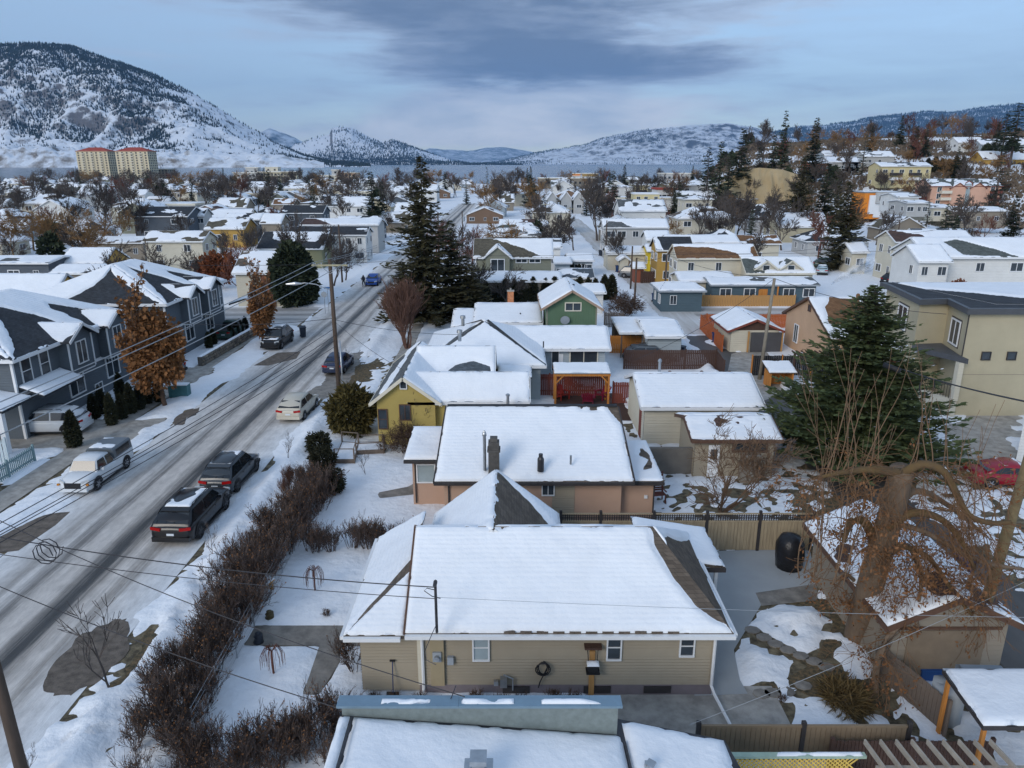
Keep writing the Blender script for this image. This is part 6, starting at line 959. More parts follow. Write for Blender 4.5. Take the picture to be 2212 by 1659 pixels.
def planter(label, pts, h_, m):
    t = thing('raised_planter', label, 'planter', (*pts[0], 0)); 
    for a, b in zip(pts, pts[1:] + pts[:1]): parts('plank', MB().bar((*a, .09), (*b, .09), .05, .17).bar((*a, .27), (*b, .27), .05, .17), m, t)
    part('soil_snow', MB().quad(*[(px, py, .33) for px, py in pts]), SNOW, t)
    for a in pts: part('post', MB().box(a[0] - .04, a[0] + .04, a[1] - .04, a[1] + .04, 0, h_), m, t)
    for a, b in zip(pts, pts[1:]): part('rail', MB().bar((*a, h_), (*b, h_), .04, .05), m, t)
planter('square wooden raised planter with posts in the side garden', PX([(724, 1004), (766, 1004), (775, 968), (740, 965)]), 1.0, WOOD['old']); planter('long wooden raised planter behind the square one', PX([(770, 985), (830, 982), (828, 965), (775, 966)]), .8, WOOD['old'])
t = thing('wire_fence', 'low wire mesh fence along the garden side of the bare hedge', 'fence', (-9.9, 20, 0)); mb = MB()
for i in range(9): yy = 18.5 + i * 1.9; part('post', MB().path([(-9.75 - .03 * i, yy, 0), (-9.75 - .03 * i, yy, 1.2)], .025, 6), METAL, t)
for z in (.15, .42, .7, .97, 1.18): part('strand', MB().path([(-9.75, 18.5, z), (-9.99, 33.7, z)], .008, 4), METAL, t)
x, y = G(1500, 1230); 
solo('white_bathtub', loft([[(x_ * k + G(1372, 878)[0], y_ * k * .55 + G(1372, 878)[1], z_) for x_, y_ in [(math.cos(a * .628), math.sin(a * .628)) for a in range(11)]] for k, z_ in ((.45, .05), (.62, .3), (.72, .6), (.66, .6), (.5, .3))]), WHITE, 'white bathtub planter standing in the yard by the cream garage', 'bathtub', smooth=True)
# ================================================================== TREES AND SHRUBS
def seg_mesh(name, segs, k=3):
    A = np.array([(*s[0], *s[1], s[2], s[3]) for s in segs], float); p0, p1, r0, r1 = A[:, :3], A[:, 3:6], A[:, 6], A[:, 7]; d = p1 - p0; d /= np.linalg.norm(d, axis=1)[:, None] + 1e-9
    u = np.where(np.abs(d[:, 2:3]) < .9, np.array([[0, 0, 1.]]), np.array([[1., 0, 0]])); r = np.cross(d, u); r /= np.linalg.norm(r, axis=1)[:, None] + 1e-9; u = np.cross(r, d); n = len(A); V = np.zeros((n, 2 * k, 3))
    for j in range(k):
        a = 6.28318 * j / k; o = r * math.cos(a) + u * math.sin(a); V[:, j] = p0 + o * r0[:, None]; V[:, k + j] = p1 + o * r1[:, None]
    b = np.arange(n)[:, None] * 2 * k; f = np.concatenate([b + [j, (j + 1) % k, k + (j + 1) % k, k + j] for j in range(k)]); return mesh(name, V.reshape(-1, 3), f.tolist())
def kites(name, P, D, N, ln, wd):               # leaf-sized four-cornered faces: base point, direction, face normal
    P, D, N = np.array(P, float), np.array(D, float), np.array(N, float); ln = np.asarray(ln, float).reshape(-1, 1) * np.ones((len(P), 1)); wd = np.asarray(wd, float).reshape(-1, 1) * np.ones((len(P), 1))
    D /= np.linalg.norm(D, axis=1)[:, None] + 1e-9; S = np.cross(D, N); S /= np.linalg.norm(S, axis=1)[:, None] + 1e-9
    V = np.stack([P, P + D * ln * .45 + S * wd * .5, P + D * ln, P + D * ln * .45 - S * wd * .5], 1); f = (np.arange(len(P))[:, None] * 4 + [0, 1, 2, 3]).tolist(); return mesh(name, V.reshape(-1, 3), f)
def rv(rg): 
    v = Vector((rg.gauss(0, 1), rg.gauss(0, 1), rg.gauss(0, 1))); return v.normalized()
def grow(rg, p, d, L, r, lev, out, tips, kids=(4, 4, 4, 3), ang=.7, up=.12, ratio=.62, wob=.18, nseg=4, rmin=.008, taper=.55):
    step = L / nseg; q = Vector(p); d = Vector(d).normalized(); pts = [(q.copy(), r)]
    for i in range(nseg):
        d = (d + rv(rg) * wob + Vector((0, 0, up))).normalized(); q2 = q + d * step; r2 = max(rmin, r * (1 - (1 - taper) * (i + 1) / nseg)); out.append((q, q2, pts[-1][1], r2)); q = q2; pts.append((q.copy(), r2))
    if lev <= 0: tips.append((q.copy(), d.copy())); return
    n = kids[-lev] if lev <= len(kids) else 3
    for c in range(n):
        t = 1.0 if c == 0 else rg.uniform(.3, .98); i = min(nseg, max(1, int(round(t * nseg)))); b, br = pts[i]; ax = rv(rg).cross(d)
        if ax.length < .01: continue
        nd = Matrix.Rotation(ang * rg.uniform(.55, 1.3) * (.5 if c == 0 else 1), 3, ax.normalized()) @ d; grow(rg, b, nd, L * ratio * rg.uniform(.75, 1.2), max(rmin, br * .68), lev - 1, out, tips, kids, ang, up, ratio, wob, max(2, nseg - 1) if lev > 1 else 2, rmin, taper)
def tree_mesh(name, seed, h, lev=4, kids=(4, 4, 4, 4), r=.16, ang=.65, up=.12, ratio=.66, trunk=.32, stems=1, lean=.1, rmin=.012, wob=.18, spread=.0):
    rg = random.Random(seed); out, tips = [], []
    for s in range(stems):
        a = rg.uniform(0, 6.28); l = lean + spread * rg.random(); grow(rg, (.12 * (stems > 1) * math.cos(a), .12 * (stems > 1) * math.sin(a), -.1), (l * math.cos(a), l * math.sin(a), 1), h * trunk, r, lev, out, tips, kids, ang, up, ratio, wob, 4, rmin)
    mz = max(q[1].z for q in out); k = h / mz; out = [(a * k, b * k, r0, r1) for a, b, r0, r1 in out]; tips = [(a * k, d) for a, d in tips]; return out, tips
BARK = mat('grey_bark', (.085, .07, .062), .95, .3, 2, rnd=.25); TWIG = mat('brown_twigs', (.105, .066, .046), .95, .3, 1.5, rnd=.25); TWIGR = mat('reddish_twigs', (.13, .055, .04), .95, .3, 1.5, rnd=.2); TWIGO = mat('golden_twigs', (.20, .115, .05), .95, .3, 1.5, rnd=.2); TWIGP = mat('purplish_twigs', (.10, .074, .064), .95, .35, 1.2, rnd=.25)
TWIGO2 = mat('orange_brown_twigs', (.15, .082, .042), .95, .35, 1.2); NEED = mat('dark_needles', (.028, .04, .024), .9, .4, .7, rnd=.3, col2=(.055, .07, .034)); NEEDB = mat('brownish_needles', (.042, .042, .020), .9, .4, .7, rnd=.25, col2=(.085, .075, .035)); NEEDN = mat('deep_green_needles', (.038, .062, .024), .85, .4, .9, col2=(.10, .12, .045)); CEDAR = mat('cedar_hedge', (.016, .021, .010), .9, .4, 1.5, rnd=.3, col2=(.04, .036, .016)); OAKL = mat('brown_oak_leaves', (.17, .075, .026), .85, .4, 1.2, col2=(.27, .125, .05)); OAKL2 = mat('dry_brown_leaves', (.15, .062, .022), .9, .4, 1.5, col2=(.22, .11, .05)); RUST = mat('rust_leaves', (.20, .055, .02), .9, .4, 1.0, col2=(.13, .05, .02)); EVER = mat('olive_evergreen', (.045, .04, .012), .9, .4, 1.4, col2=(.10, .075, .02))
VEG = {}
def veg_tree(key, segs, m, leaf=None, leafm=None, k=3, crown='crown'):
    """Store the meshes of one kind of tree: trunk (thick wood) and crown (twigs or leaves)."""
    hi = [s for s in segs if s[2] > .055]; lo = [s for s in segs if s[2] <= .055]; ms = []
    if hi: ms.append(('trunk', seg_mesh('trunk', hi, 6), m))
    if lo: ms.append(('twigs' if leaf else crown, seg_mesh('twigs' if leaf else crown, lo, k), m))
    if leaf: ms.append(('crown', leaf, leafm))
    for n, me, mm in ms: me.materials.append(mm)
    VEG[key] = ms
def put(key, name, label, cat, x, y, sc=1.0, rz=None, group=None, z=None):
    zz = hz(x, y) if z is None else z; t = thing(name, label, cat, (x, y, zz), rz if rz is not None else (x * 7.3 + y * 3.1) % 6.28, group); t.scale = (sc, sc, sc) if isinstance(sc, (int, float)) else sc
    for n, me, mm in VEG[key]:
        o = link(n, me, None, t)
        if n not in ('trunk', 'stem'): o['kind'] = 'stuff'
    return t
for i in range(4):
    o, tp = tree_mesh('t', 20 + i, 10, 5, (3, 4, 5, 4, 4), .20, .62, .10, .68, .30, rmin=.030); veg_tree('bare%d' % i, o, BARK)
for i in range(2):
    o, tp = tree_mesh('t', 40 + i, 10, 5, (3, 4, 5, 4, 4), .22, .75, .02, .70, .28, rmin=.032); veg_tree('gold%d' % i, o, TWIGO)
o, tp = tree_mesh('t', 50, 10, 5, (3, 4, 4, 4, 4), .2, .6, .1, .68, .3, rmin=.032); veg_tree('rustbare', o, TWIGR)
o, tp = tree_mesh('t', 51, 6, 4, (3, 4, 5, 5), .06, .35, .22, .72, .34, stems=7, spread=.35, rmin=.010); veg_tree('upright', o, mat('russet_twigs', (.115, .062, .045), .95, .3, 1.5, rnd=.2))
o, tp = tree_mesh('t', 52, 4, 4, (4, 5, 5, 5), .05, .75, -.02, .70, .40, stems=8, spread=.8, rmin=.012); veg_tree('roundshrub', o, TWIG)
for i in range(3):
    o, tp = tree_mesh('t', 60 + i, 1.75, 3, (3, 4, 5), .017, .5, .12, .66, .45, stems=11, spread=.5, rmin=.0055, wob=.2); rg = random.Random(i); P = [q[0] for q in tp if rg.random() < .16]; lf = kites('leaf', P, [rv(rg) for _ in P], [rv(rg) for _ in P], .07, .045) ; veg_tree('shrub%d' % i, o, TWIGP, lf, OAKL2)
o, tp = tree_mesh('t', 66, 1.2, 3, (4, 4, 4), .012, .5, .12, .66, .4, stems=12, spread=.6, rmin=.006); veg_tree('lowshrub', o, TWIG)
o, tp = tree_mesh('t', 67, 4.0, 3, (5, 4, 4), .05, .6, .16, .62, .42, rmin=.01); veg_tree('sapling', o, BARK)
o, tp = tree_mesh('t', 68, 6.2, 4, (3, 4, 5, 5), .07, .55, .10, .68, .36, stems=5, spread=.5, rmin=.010, wob=.42); veg_tree('twisted', o, mat('warm_bark', (.15, .095, .06), .95, .3, 2))
# weeping dwarf tree
rg = random.Random(3); o = [(Vector((0, 0, 0)), Vector((0, 0, .95)), .035, .03)]
for i in range(34):
    a = rg.uniform(0, 6.28); q = Vector((0, 0, .95)); L = rg.uniform(.25, .42); prev = q
    for j in range(1, 7): s = j / 6; nx = Vector((math.cos(a) * L * min(1, s * 1.6), math.sin(a) * L * min(1, s * 1.6), .95 + .22 * math.sin(min(1, s * 2) * 1.57) * (1 if s < .5 else 1) - max(0, s - .35) * 1.25 * rg.uniform(.8, 1.1))); o.append((prev, nx, .008, .006)); prev = nx
VEG['weeping'] = [('trunk', seg_mesh('trunk', o[:1], 7), TWIGR), ('crown', seg_mesh('crown', o[1:], 3), TWIGR)]
for n, me, mm in VEG['weeping']: me.materials.append(mm)
def conifer(key, seed, h, R, m, whorls=26, per=7, card=.5, wid=.24, p=.85, droop=.10, base=.06, upt=.25, dens=1.0, bark=None, trunk=True, ragged=.25, snow=0.0):
    rg = random.Random(seed); P, D, N, Ln = [], [], [], []; segs = [(Vector((0, 0, 0)), Vector((0, 0, h * .5)), h * .018, h * .011), (Vector((0, 0, h * .5)), Vector((0, 0, h)), h * .011, .01)]; SP, SD, SN = [], [], []
    for w in range(whorls):
        f = base + (1 - base) * (w / (whorls - 1)) ** .92; z = f * h
        for b in range(max(3, int(per * (1.15 - f * .6)))):
            L = R * (1 - f) ** p * rg.uniform(1 - ragged * 1.6, 1 + ragged * .6) + .12; a = rg.uniform(0, 6.2832); o = Vector((math.cos(a), math.sin(a), 0)); z0 = z + rg.uniform(-.5, .5) * h / whorls; n = max(2, int(L / (card * .42) * dens)); prev = Vector((0, 0, z0))
            for i in range(1, n + 1):
                s = i / n; q = o * (L * s) + Vector((0, 0, z0 - droop * L * s * (1.6 - s) + upt * L * max(0, s - .55) ** 1.5)); d = (q - prev).normalized(); sd = d.cross(Vector((0, 0, 1))).normalized()
                for k in (-1, 1, 0):
                    if rg.random() > .92: continue
                    P.append(prev.lerp(q, rg.random())); D.append(d * (.8 if k else 1) + sd * k * .75 + rv(rg) * .28 + Vector((0, 0, -.12 if k else .05))); N.append(Vector((0, 0, 1)) + rv(rg) * .55); Ln.append(card * rg.uniform(.65, 1.25) * (.6 + .4 * (1 - s) if i == n else 1) * (.75 + .25 * (1 - f)))
                if snow and rg.random() < snow: SP.append(q + Vector((0, 0, .05))); SD.append(d); SN.append(Vector((0, 0, 1)))
                if i == 1 or n < 6: segs.append((prev, q, .03 * L / R + .012, .012))
                prev = q
    lf = kites('needles', P, D, N, Ln, np.array(Ln) * wid / card); veg_tree(key, segs if trunk else segs[:2], bark or BARK, lf, m)
    if snow: me = kites('snow', SP, SD, SN, .22, .15); me.materials.append(SNOWR); VEG[key].append(('snow_flecks', me, SNOWR))
conifer('spruce0', 1, 14, 3.0, NEED, 30, 10, .8, .46); conifer('spruce1', 2, 15, 2.6, NEED, 28, 9, .85, .46, p=.75, ragged=.45); conifer('pine0', 3, 16, 3.0, NEED, 22, 8, .95, .6, p=.55, base=.28, ragged=.55, droop=.02); conifer('fir_big', 4, 17.4, 5.4, NEEDB, 46, 13, .85, .42, p=.70, droop=.22, ragged=.35, dens=.9); conifer('brown_fir', 5, 15, 4.2, NEEDB, 34, 12, .9, .46, p=.62, droop=.15, ragged=.3)
conifer('big_spruce', 6, 10.6, 5.9, NEEDN, 60, 19, .55, .25, p=.72, droop=-.06, upt=.35, base=.04, ragged=.30, dens=1.0, snow=.03); conifer('scraggy', 7, 14, 2.6, NEED, 17, 5, .8, .4, p=.7, base=.2, ragged=.6)
conifer('small_spruce', 8, 6, 1.7, NEED, 22, 8, .5, .26)
def leafball(seed, n, rx, ry, rz_, zc, ln, wd, shell=.55, taper=0.0, lump=.25):
    rg = np.random.RandomState(seed); v = rg.normal(size=(n, 3)); v /= np.linalg.norm(v, axis=1)[:, None]; rad = shell + (1 - shell) * rg.rand(n) ** .6; bump = 1 + lump * 2 * fbm(np.arctan2(v[:, 1], v[:, 0]) * 2 + 7, v[:, 2] * 3 + 3, 3, seed)
    P = v * (rad * bump)[:, None] * np.array([rx, ry, rz_]); t = (P[:, 2] / rz_ + 1) / 2; P[:, :2] *= (1 - taper * np.clip(t, 0, 1))[:, None]; P[:, 2] += zc; return P, v + rg.normal(size=(n, 3)) * .7, rg.normal(size=(n, 3)), ln * (.6 + .8 * rg.rand(n)), wd
def blobplant(key, seed, n, rx, ry, rz_, zc, ln, wd, m, **k):
    P, D, N, l, w = leafball(seed, n, rx, ry, rz_, zc, ln, wd, **k); me = kites('foliage', P, D, N, l, np.asarray(l) * wd / ln); me.materials.append(m); s = seg_mesh('stem', [(Vector((0, 0, -.05)), Vector((0, 0, zc)), max(.03, rx * .06), .02)], 6); s.materials.append(BARK); VEG[key] = [('stem', s, BARK), ('foliage', me, m)]
blobplant('thuja', 1, 2600, .5, .5, 1.05, 1.0, .22, .10, CEDAR, taper=.72, shell=.7, lump=.12); blobplant('roundyew', 2, 9000, 3.0, 3.0, 3.7, 3.9, .6, .34, NEED, taper=.45, shell=.6, lump=.35); blobplant('evergreen_bush', 3, 6000, 1.3, 1.2, 1.35, 1.25, .34, .10, EVER, shell=.45, lump=.45); blobplant('thorny_bush', 4, 3000, .75, .75, .95, .9, .22, .09, CEDAR, shell=.4, lump=.5); blobplant('farball', 5, 1100, 2.6, 2.6, 3.2, 3.6, .95, .6, NEED, taper=.5, shell=.55, lump=.4); blobplant('rustball', 6, 1500, 2.2, 2.2, 2.2, 3.4, .6, .35, RUST, shell=.4, lump=.6); blobplant('grass_clump', 7, 1800, .75, .6, .28, .18, .28, .03, mat('dead_grass', (.11, .075, .03), .9, .4, 3), shell=.3)
# brown-leaved street oaks: bare twigs above, leaves in the lower crown
def oak(key, seed, h, rx, n):
    segs, tips = tree_mesh('t', seed, h * 1.2, 5, (4, 4, 4, 4, 4), .19, .36, .32, .66, .34, rmin=.014, lean=.0, wob=.09); rg = random.Random(seed); k = rx / (max(abs(s[1].x) for s in segs) + .01); segs = [(Vector((a.x * k, a.y * k, a.z)), Vector((b.x * k, b.y * k, b.z)), r0, r1) for a, b, r0, r1 in segs]
    P, D, N, l, w = leafball(seed, n, rx, rx, h * .33, h * .50, .30, .22, shell=.35, taper=.5, lump=.75); g2 = np.random.RandomState(seed); keep = (P[:, 2] < h * .60) | (g2.rand(n) < .4); P, D, N, l = P[keep], D[keep], N[keep], l[keep]
    ex = [s for s in segs if s[2] < .03 and s[1].z > h * .5]; Q = np.array([ex[rg.randrange(len(ex))][1] for _ in range(n // 7)]); P = np.concatenate([P, Q]); D = np.concatenate([D, g2.normal(size=(len(Q), 3))]); N = np.concatenate([N, g2.normal(size=(len(Q), 3))]); l = np.concatenate([l, .25 + .1 * g2.rand(len(Q))])
    veg_tree(key, segs, TWIG, kites('leaves', P, D, N, l, l * .72), OAKL)
oak('oak_big', 5, 8.8, 2.35, 9500); oak('oak_small', 9, 7.2, 1.45, 3600)
put('oak_big', 'oak_tree', 'large oval street tree full of brown dead leaves by the nearer townhouse', 'tree', -25.2, 50.7); put('oak_small', 'oak_tree', 'smaller brown-leaved street tree beside the fieldstone wall', 'tree', *G(571, 745))
put('roundyew', 'yew_tree', 'dense dark rounded evergreen at the side street corner', 'tree', -27.0, 90.5, (1.08, 1.08, .98)); put('fir_big', 'fir_tree', 'tall ragged fir towering over the street in the middle of the view', 'tree', -9.6, 80.5); put('brown_fir', 'fir_tree', 'shorter brownish fir leaning on the tall ragged fir', 'tree', -6.9, 83.5, .72); put('brown_fir', 'fir_tree', 'low spreading fir at the foot of the tall ragged fir', 'tree', -5.0, 81.5, (.75, .75, .48), 2.0); put('brown_fir', 'fir_tree', 'low drooping fir left of the tall ragged fir trunk', 'tree', -12.2, 82, (.6, .6, .42), 1.0)
put('upright', 'bare_tree', 'upright reddish-brown bare tree at the kerb left of the tall fir', 'tree', -9.9, 68, (1.7, 1.6, 1.2)); put('upright', 'bare_tree', 'second upright reddish bare tree just behind the first', 'tree', -10.7, 72, (1.3, 1.3, 1.05), 2.2)
put('big_spruce', 'conifer', 'huge broad dark green conifer in front of the beige modern building', 'tree', 20.2, 40.6, (1, 1, .98)); put('twisted', 'bare_tree', 'twisted multi-stemmed bare tree in front of the garden shed', 'tree', *G(1555, 1108), (1.05, .9, 1.0)); put('roundshrub', 'bare_shrub', 'big round bare shrub beside the lane behind the carport', 'shrub', *G(1345, 690), .95)
put('evergreen_bush', 'evergreen_bush', 'olive green bushy evergreen below the tall utility pole', 'bush', *G(760, 935), 1.15); put('evergreen_bush', 'evergreen_bush', 'rusty brown low bush right of the olive evergreen', 'bush', *G(795, 900), .6); put('sapling', 'bare_tree', 'bare street sapling beside the oval gravel patch', 'tree', *G(238, 1490), (1.0, 1.0, .92)); put('sapling', 'bare_tree', 'slender bare sapling on the verge by the charcoal crossover', 'tree', *G(622, 1000), .5, 1.0); put('sapling', 'bare_tree', 'thin staked sapling on the verge right of the black SUV', 'tree', *G(460, 1205), .45, 2.0); put('sapling', 'bare_tree', 'tiny bare sapling in the side garden by the planter', 'tree', *G(790, 1028), .45, 3.0); put('sapling', 'bare_tree', 'small bare tree in front of the yellow house', 'tree', *G(910, 965), .9, 2.4); put('sapling', 'bare_tree', 'leafless sapling at the bottom left corner', 'tree', *G(70, 1690), .35, 2.4); put('sapling', 'bare_tree', 'thin bare sapling on the kerb left of the reddish tree', 'tree', *G(750, 800), .5, 1.4); put('roundshrub', 'bare_shrub', 'spreading bare shrub against the yellow house wall', 'shrub', *G(870, 980), .62)
put('weeping', 'weeping_tree', 'small weeping tree in the upper front garden lawn', 'tree', *G(681, 1278), 1.0); put('weeping', 'weeping_tree', 'small weeping tree in the lower front garden lawn', 'tree', *G(592, 1458), 1.0, 1.0)
for i, (u, v) in enumerate(((205, 905), (222, 895), (243, 918), (265, 905), (262, 862), (285, 893), (303, 884), (320, 872), (152, 880), (345, 868))): put('thuja', 'clipped_cedar', 'small dark cone-shaped cedar, %s in the townhouse front bed' % ('first', 'second', 'third, nearer the pavement,', 'fourth', 'fifth, nearer the wall,', 'sixth', 'seventh', 'eighth', 'leftmost', 'last')[i], 'cedar', *G(u, v), (.8, .8, .85 + .1 * (i % 3)), None, 'cone-shaped cedars before the townhouses')
put('thuja', 'clipped_cedar', 'lone cone-shaped cedar beside the white crossover', 'cedar', *G(162, 965), (1.0, 1.0, 1.1))
for i, (u, v) in enumerate(((452, 753), (462, 745), (500, 735), (512, 728), (520, 722), (531, 716))): put('thuja', 'clipped_cedar', 'tiny cone cedar behind the fieldstone wall, %s from the left' % ('first', 'second', 'third', 'fourth', 'fifth', 'sixth')[i], 'cedar', *G(u, v), .75, None, 'tiny cedars behind the stone wall')
for i, (u, v) in enumerate(((740, 1050), (722, 1000), (715, 965))): put('thorny_bush', 'snowy_bush', ('nearest', 'middle', 'farthest')[i] + ' of three dark snow-flecked bushes at the garden gate', 'bush', *G(u - 25, v + 15), (.9, .9, .72), None, 'dark bushes by the garden gate')
# bare hedges
rg = random.Random(12); n = 0
def hedge(pts, step, w, keys, label, grp, sc, jit=.25):
    t = thing('hedge', label, 'hedge', (*pts[0], 0)); o0 = Vector(t.location)
    for (ax, ay), (bx, by) in zip(pts, pts[1:]):
        L = math.hypot(bx - ax, by - ay); k = max(1, int(L / step))
        for i in range(k):
            s = (i + .5) / k; x, y = ax + (bx - ax) * s, ay + (by - ay) * s
            for q in range(w):
                ms = VEG[keys[rg.randrange(len(keys))]]; c = link('shrub', ms[0][1], None, t, loc=(x + rg.uniform(-jit, jit) + (q - (w - 1) / 2) * .6 - o0.x, y + rg.uniform(-jit, jit) - o0.y, 0), rot=(0, 0, rg.uniform(0, 6.28))); f = sc * rg.uniform(.75, 1.3); c.scale = (f, f, f)
                for nm, me, mm in ms[1:]: link('dry_leaves' if 'leaf' in me.name else 'twigs', me, None, c)
    return t
SK = ['shrub0', 'shrub1', 'shrub2']
hedge([G(330, 1640), G(450, 1420), G(570, 1220), G(655, 1110), G(690, 1060)], .66, 3, SK, 'long dark bare hedge between the street verge and front garden', 'bare shrubs of the long street hedge', .95)
hedge([G(655, 1195), G(760, 1190), G(905, 1185)], .62, 2, SK, 'bare twiggy cross hedge behind the upper front lawn', 'bare shrubs of the cross hedge', .85)
hedge([G(380, 1690), G(640, 1640), G(720, 1580)], .6, 4, SK, 'tangle of bare shrubs at the bottom left beside the flat-roofed house', 'tangled bare shrubs at the bottom left', .85, .5)
hedge([(-5.0, 19.9), (3.2, 19.7)], .8, 1, ['lowshrub'], 'low bed of bare plants along the tan bungalow wall', 'low bare plants along the bungalow wall', .6); hedge([G(770, 1470), G(765, 1430)], .7, 1, ['shrub1'], 'leafless bushes at the front left corner of the tan bungalow', 'bushes at the bungalow corner', .9)
hedge([G(600, 1090), G(660, 1050)], .8, 1, ['upright'], 'reddish twiggy shrubs where the two hedges meet', 'reddish shrubs at the hedge corner', .28)
for u, v, s in ((705, 1332, .35), (1175, 1395, .2), (1690, 1520, .3)): put('lowshrub', 'low_shrub', {705: 'tiny bare round shrub in the upper front lawn', 1175: 'tiny bare plant by the bungalow walk', 1690: 'tiny bare shrub near the stepping stones'}[u], 'shrub', *G(u, v), s)
put('grass_clump', 'grass_clump', 'round clump of dead brown grass in the back garden', 'plant', *G(1825, 1515), (1.25, 1.25, 1.1)); put('lowshrub', 'low_shrub', 'pale dry grass tuft by the board fence', 'shrub', *G(1640, 1620), .4)
# stepping stones
t = thing('stepping_stones', 'curving row of flat stepping stones through the back garden', 'stepping stones', (*G(1700, 1440), 0))
for i, (u, v) in enumerate(((1625, 1362), (1650, 1378), (1675, 1392), (1702, 1405), (1730, 1418), (1758, 1430), (1785, 1442), (1645, 1500), (1670, 1498), (1698, 1495), (1735, 1482))): x, y = G(u, v); part('stone', MB().prism([(x + .3 * math.cos(a * .785 + i), y + .24 * math.sin(a * .785 + i)) for a in range(8)], .0, .045), CONCW, t)
# ------------------------------------------------------------------ the gnarled tree on the right
t = thing('gnarled_tree', 'big leaning pollarded tree with crooked mossy limbs and clinging brown leaves', 'tree', (*G(1855, 1372), 0)); MOSS = mat('mossy_bark', (.15, .095, .035), .95, .4, 2.2, .5, 9, col2=(.085, .06, .042)); TRB = mat('furrowed_bark', (.13, .092, .065), .95, .35, 2, 1.0, 7, stretch=(2.5, 2.5, .4), col2=(.20, .145, .10))
def limb(pts, R, m, y, dy=0.0, nm='limb', k=9):
    P = []
    for i, (u, v) in enumerate(pts): yy = y + dy * i / (len(pts) - 1); x, z = FY(u, v, yy); P.append(Vector((x, yy, z)))
    Q = []; RR = []
    for i in range(len(P) - 1):
        a, b, c, d = P[max(i - 1, 0)], P[i], P[i + 1], P[min(i + 2, len(P) - 1)]
        for s in (0, .25, .5, .75): s2, s3 = s * s, s ** 3; Q.append(.5 * ((2 * b) + (c - a) * s + (2 * a - 5 * b + 4 * c - d) * s2 + (3 * b - a - 3 * c + d) * s3)); RR.append(R[0] + (R[1] - R[0]) * (i + s) / (len(P) - 1))
    Q.append(P[-1]); RR.append(R[1]); part(nm, MB().path(Q, RR, k), m, t, True); return Q, RR
yT = G(1855, 1372)[1]; tr, _ = limb([(1850, 1385), (1868, 1310), (1895, 1210), (1925, 1110), (1948, 1015)], (.48, .36), TRB, yT, -2.6, 'trunk', 14); LB = []; yU = yT - 2.6
LB.append(limb([(1940, 1030), (1990, 1003), (2038, 1018), (2065, 1065), (2092, 1112), (2140, 1130), (2185, 1128)], (.15, .07), MOSS, yU, -1.0)); LB.append(limb([(1945, 1022), (1880, 1014), (1820, 1020), (1775, 1030)], (.16, .05), MOSS, yU, -.4)); LB.append(limb([(1900, 1200), (1870, 1130), (1840, 1125), (1822, 1170)], (.2, .07), MOSS, yT - 1.4, -.8)); LB.append(limb([(1915, 1140), (1970, 1108), (2030, 1120), (2075, 1165), (2105, 1230)], (.16, .06), MOSS, yU + .5, -1.0)); LB.append(limb([(1930, 1095), (1985, 1060), (2060, 1100), (2120, 1150)], (.13, .05), TRB, yU + .3, .9)); LB.append(limb([(1895, 1210), (1960, 1180), (1990, 1240), (1985, 1300)], (.14, .05), TRB, yT - 1.4, -1.0)); LB.append(limb([(1880, 1300), (1830, 1240), (1800, 1260)], (.1, .03), TRB, yT, -.5)); LB.append(limb([(1895, 1560), (1890, 1480), (1905, 1400), (1960, 1330)], (.16, .08), TRB, yT - 3.2, .5, 'side_trunk')); LB.append(limb([(1925, 1130), (2000, 1150), (2110, 1210), (2212, 1230)], (.11, .05), TRB, yU + .5, -.6)); LB.append(limb([(1910, 1170), (2000, 1200), (2060, 1280), (2100, 1330)], (.11, .04), MOSS, yU + .9, -1.0))
Q, RR = LB[0]; part('limb_snow', MB().path([q + Vector((0, .02, r * .75)) for q, r in zip(Q[8:18], RR[8:18])], [r * .6 for r in RR[8:18]], 6), SNOWR, t, True); Q, RR = LB[2]; part('limb_snow', MB().path([q + Vector((0, .02, r * .75)) for q, r in zip(Q[4:9], RR[4:9])], [r * .6 for r in RR[4:9]], 6), SNOWR, t, True)
rg = random.Random(77); out, tips = [], []; sh, st2 = [], []
for li, (Q, RR) in enumerate(LB + [(tr, [.4] * len(tr))]):
    for i, q in enumerate(Q[2:]):
        for _ in range((1 if i % 3 else 2) if li < len(LB) else (1 if i > 8 else 0)):
            d = Vector((rg.uniform(-1, 1), rg.uniform(-1, .6), rg.uniform(-.5, .6))); grow(rg, q, d, rg.uniform(.6, 1.3), .022, 2, out, tips, (4, 4), .75, -.13, .72, .3, 4, .007)
        if li < 2 and rg.random() < .55: grow(rg, q, (rg.uniform(-.25, .25), rg.uniform(-.2, .2), 1), rg.uniform(1.4, 2.6), .02, 1, sh, st2, (2,), .4, .1, .6, .1, 6, .007)
for i in range(9): grow(rg, (*FY(1790 + i * 12 - 40, 1130 - 40 * rg.random(), yU)[:1], yU + rg.uniform(-.5, .5), rg.uniform(3.6, 4.4)), (rg.uniform(-.2, .2), 0, 1), rg.uniform(2.2, 4.0), .024, 2, sh, st2, (3, 3), .4, .1, .6, .12, 6, .007)
org = ORG[t.name]; mv = lambda L_: [(a - org, b - org, r0, r1) for a, b, r0, r1 in L_]
me = seg_mesh('twigs', mv(out), 3); link('twigs', me, TWIGO2, t)['kind'] = 'stuff'; me = seg_mesh('shoots', mv(sh), 4); link('shoots', me, mat('tan_shoots', (.16, .10, .06), .9, .25, 2), t)['kind'] = 'stuff'
P = [q for q, d in tips for _ in range(3) if rg.random() < .85 and (vn(q.x * .9, q.z * .9, 4) > .40)]; P = [q + rv(rg) * .08 - org for q in P]; me = kites('leaves', P, [rv(rg) + Vector((0, 0, -.6)) for _ in P], [rv(rg) for _ in P], [rg.uniform(.09, .17) for _ in P], .07); link('dead_leaves', me, OAKL2, t)['kind'] = 'stuff'
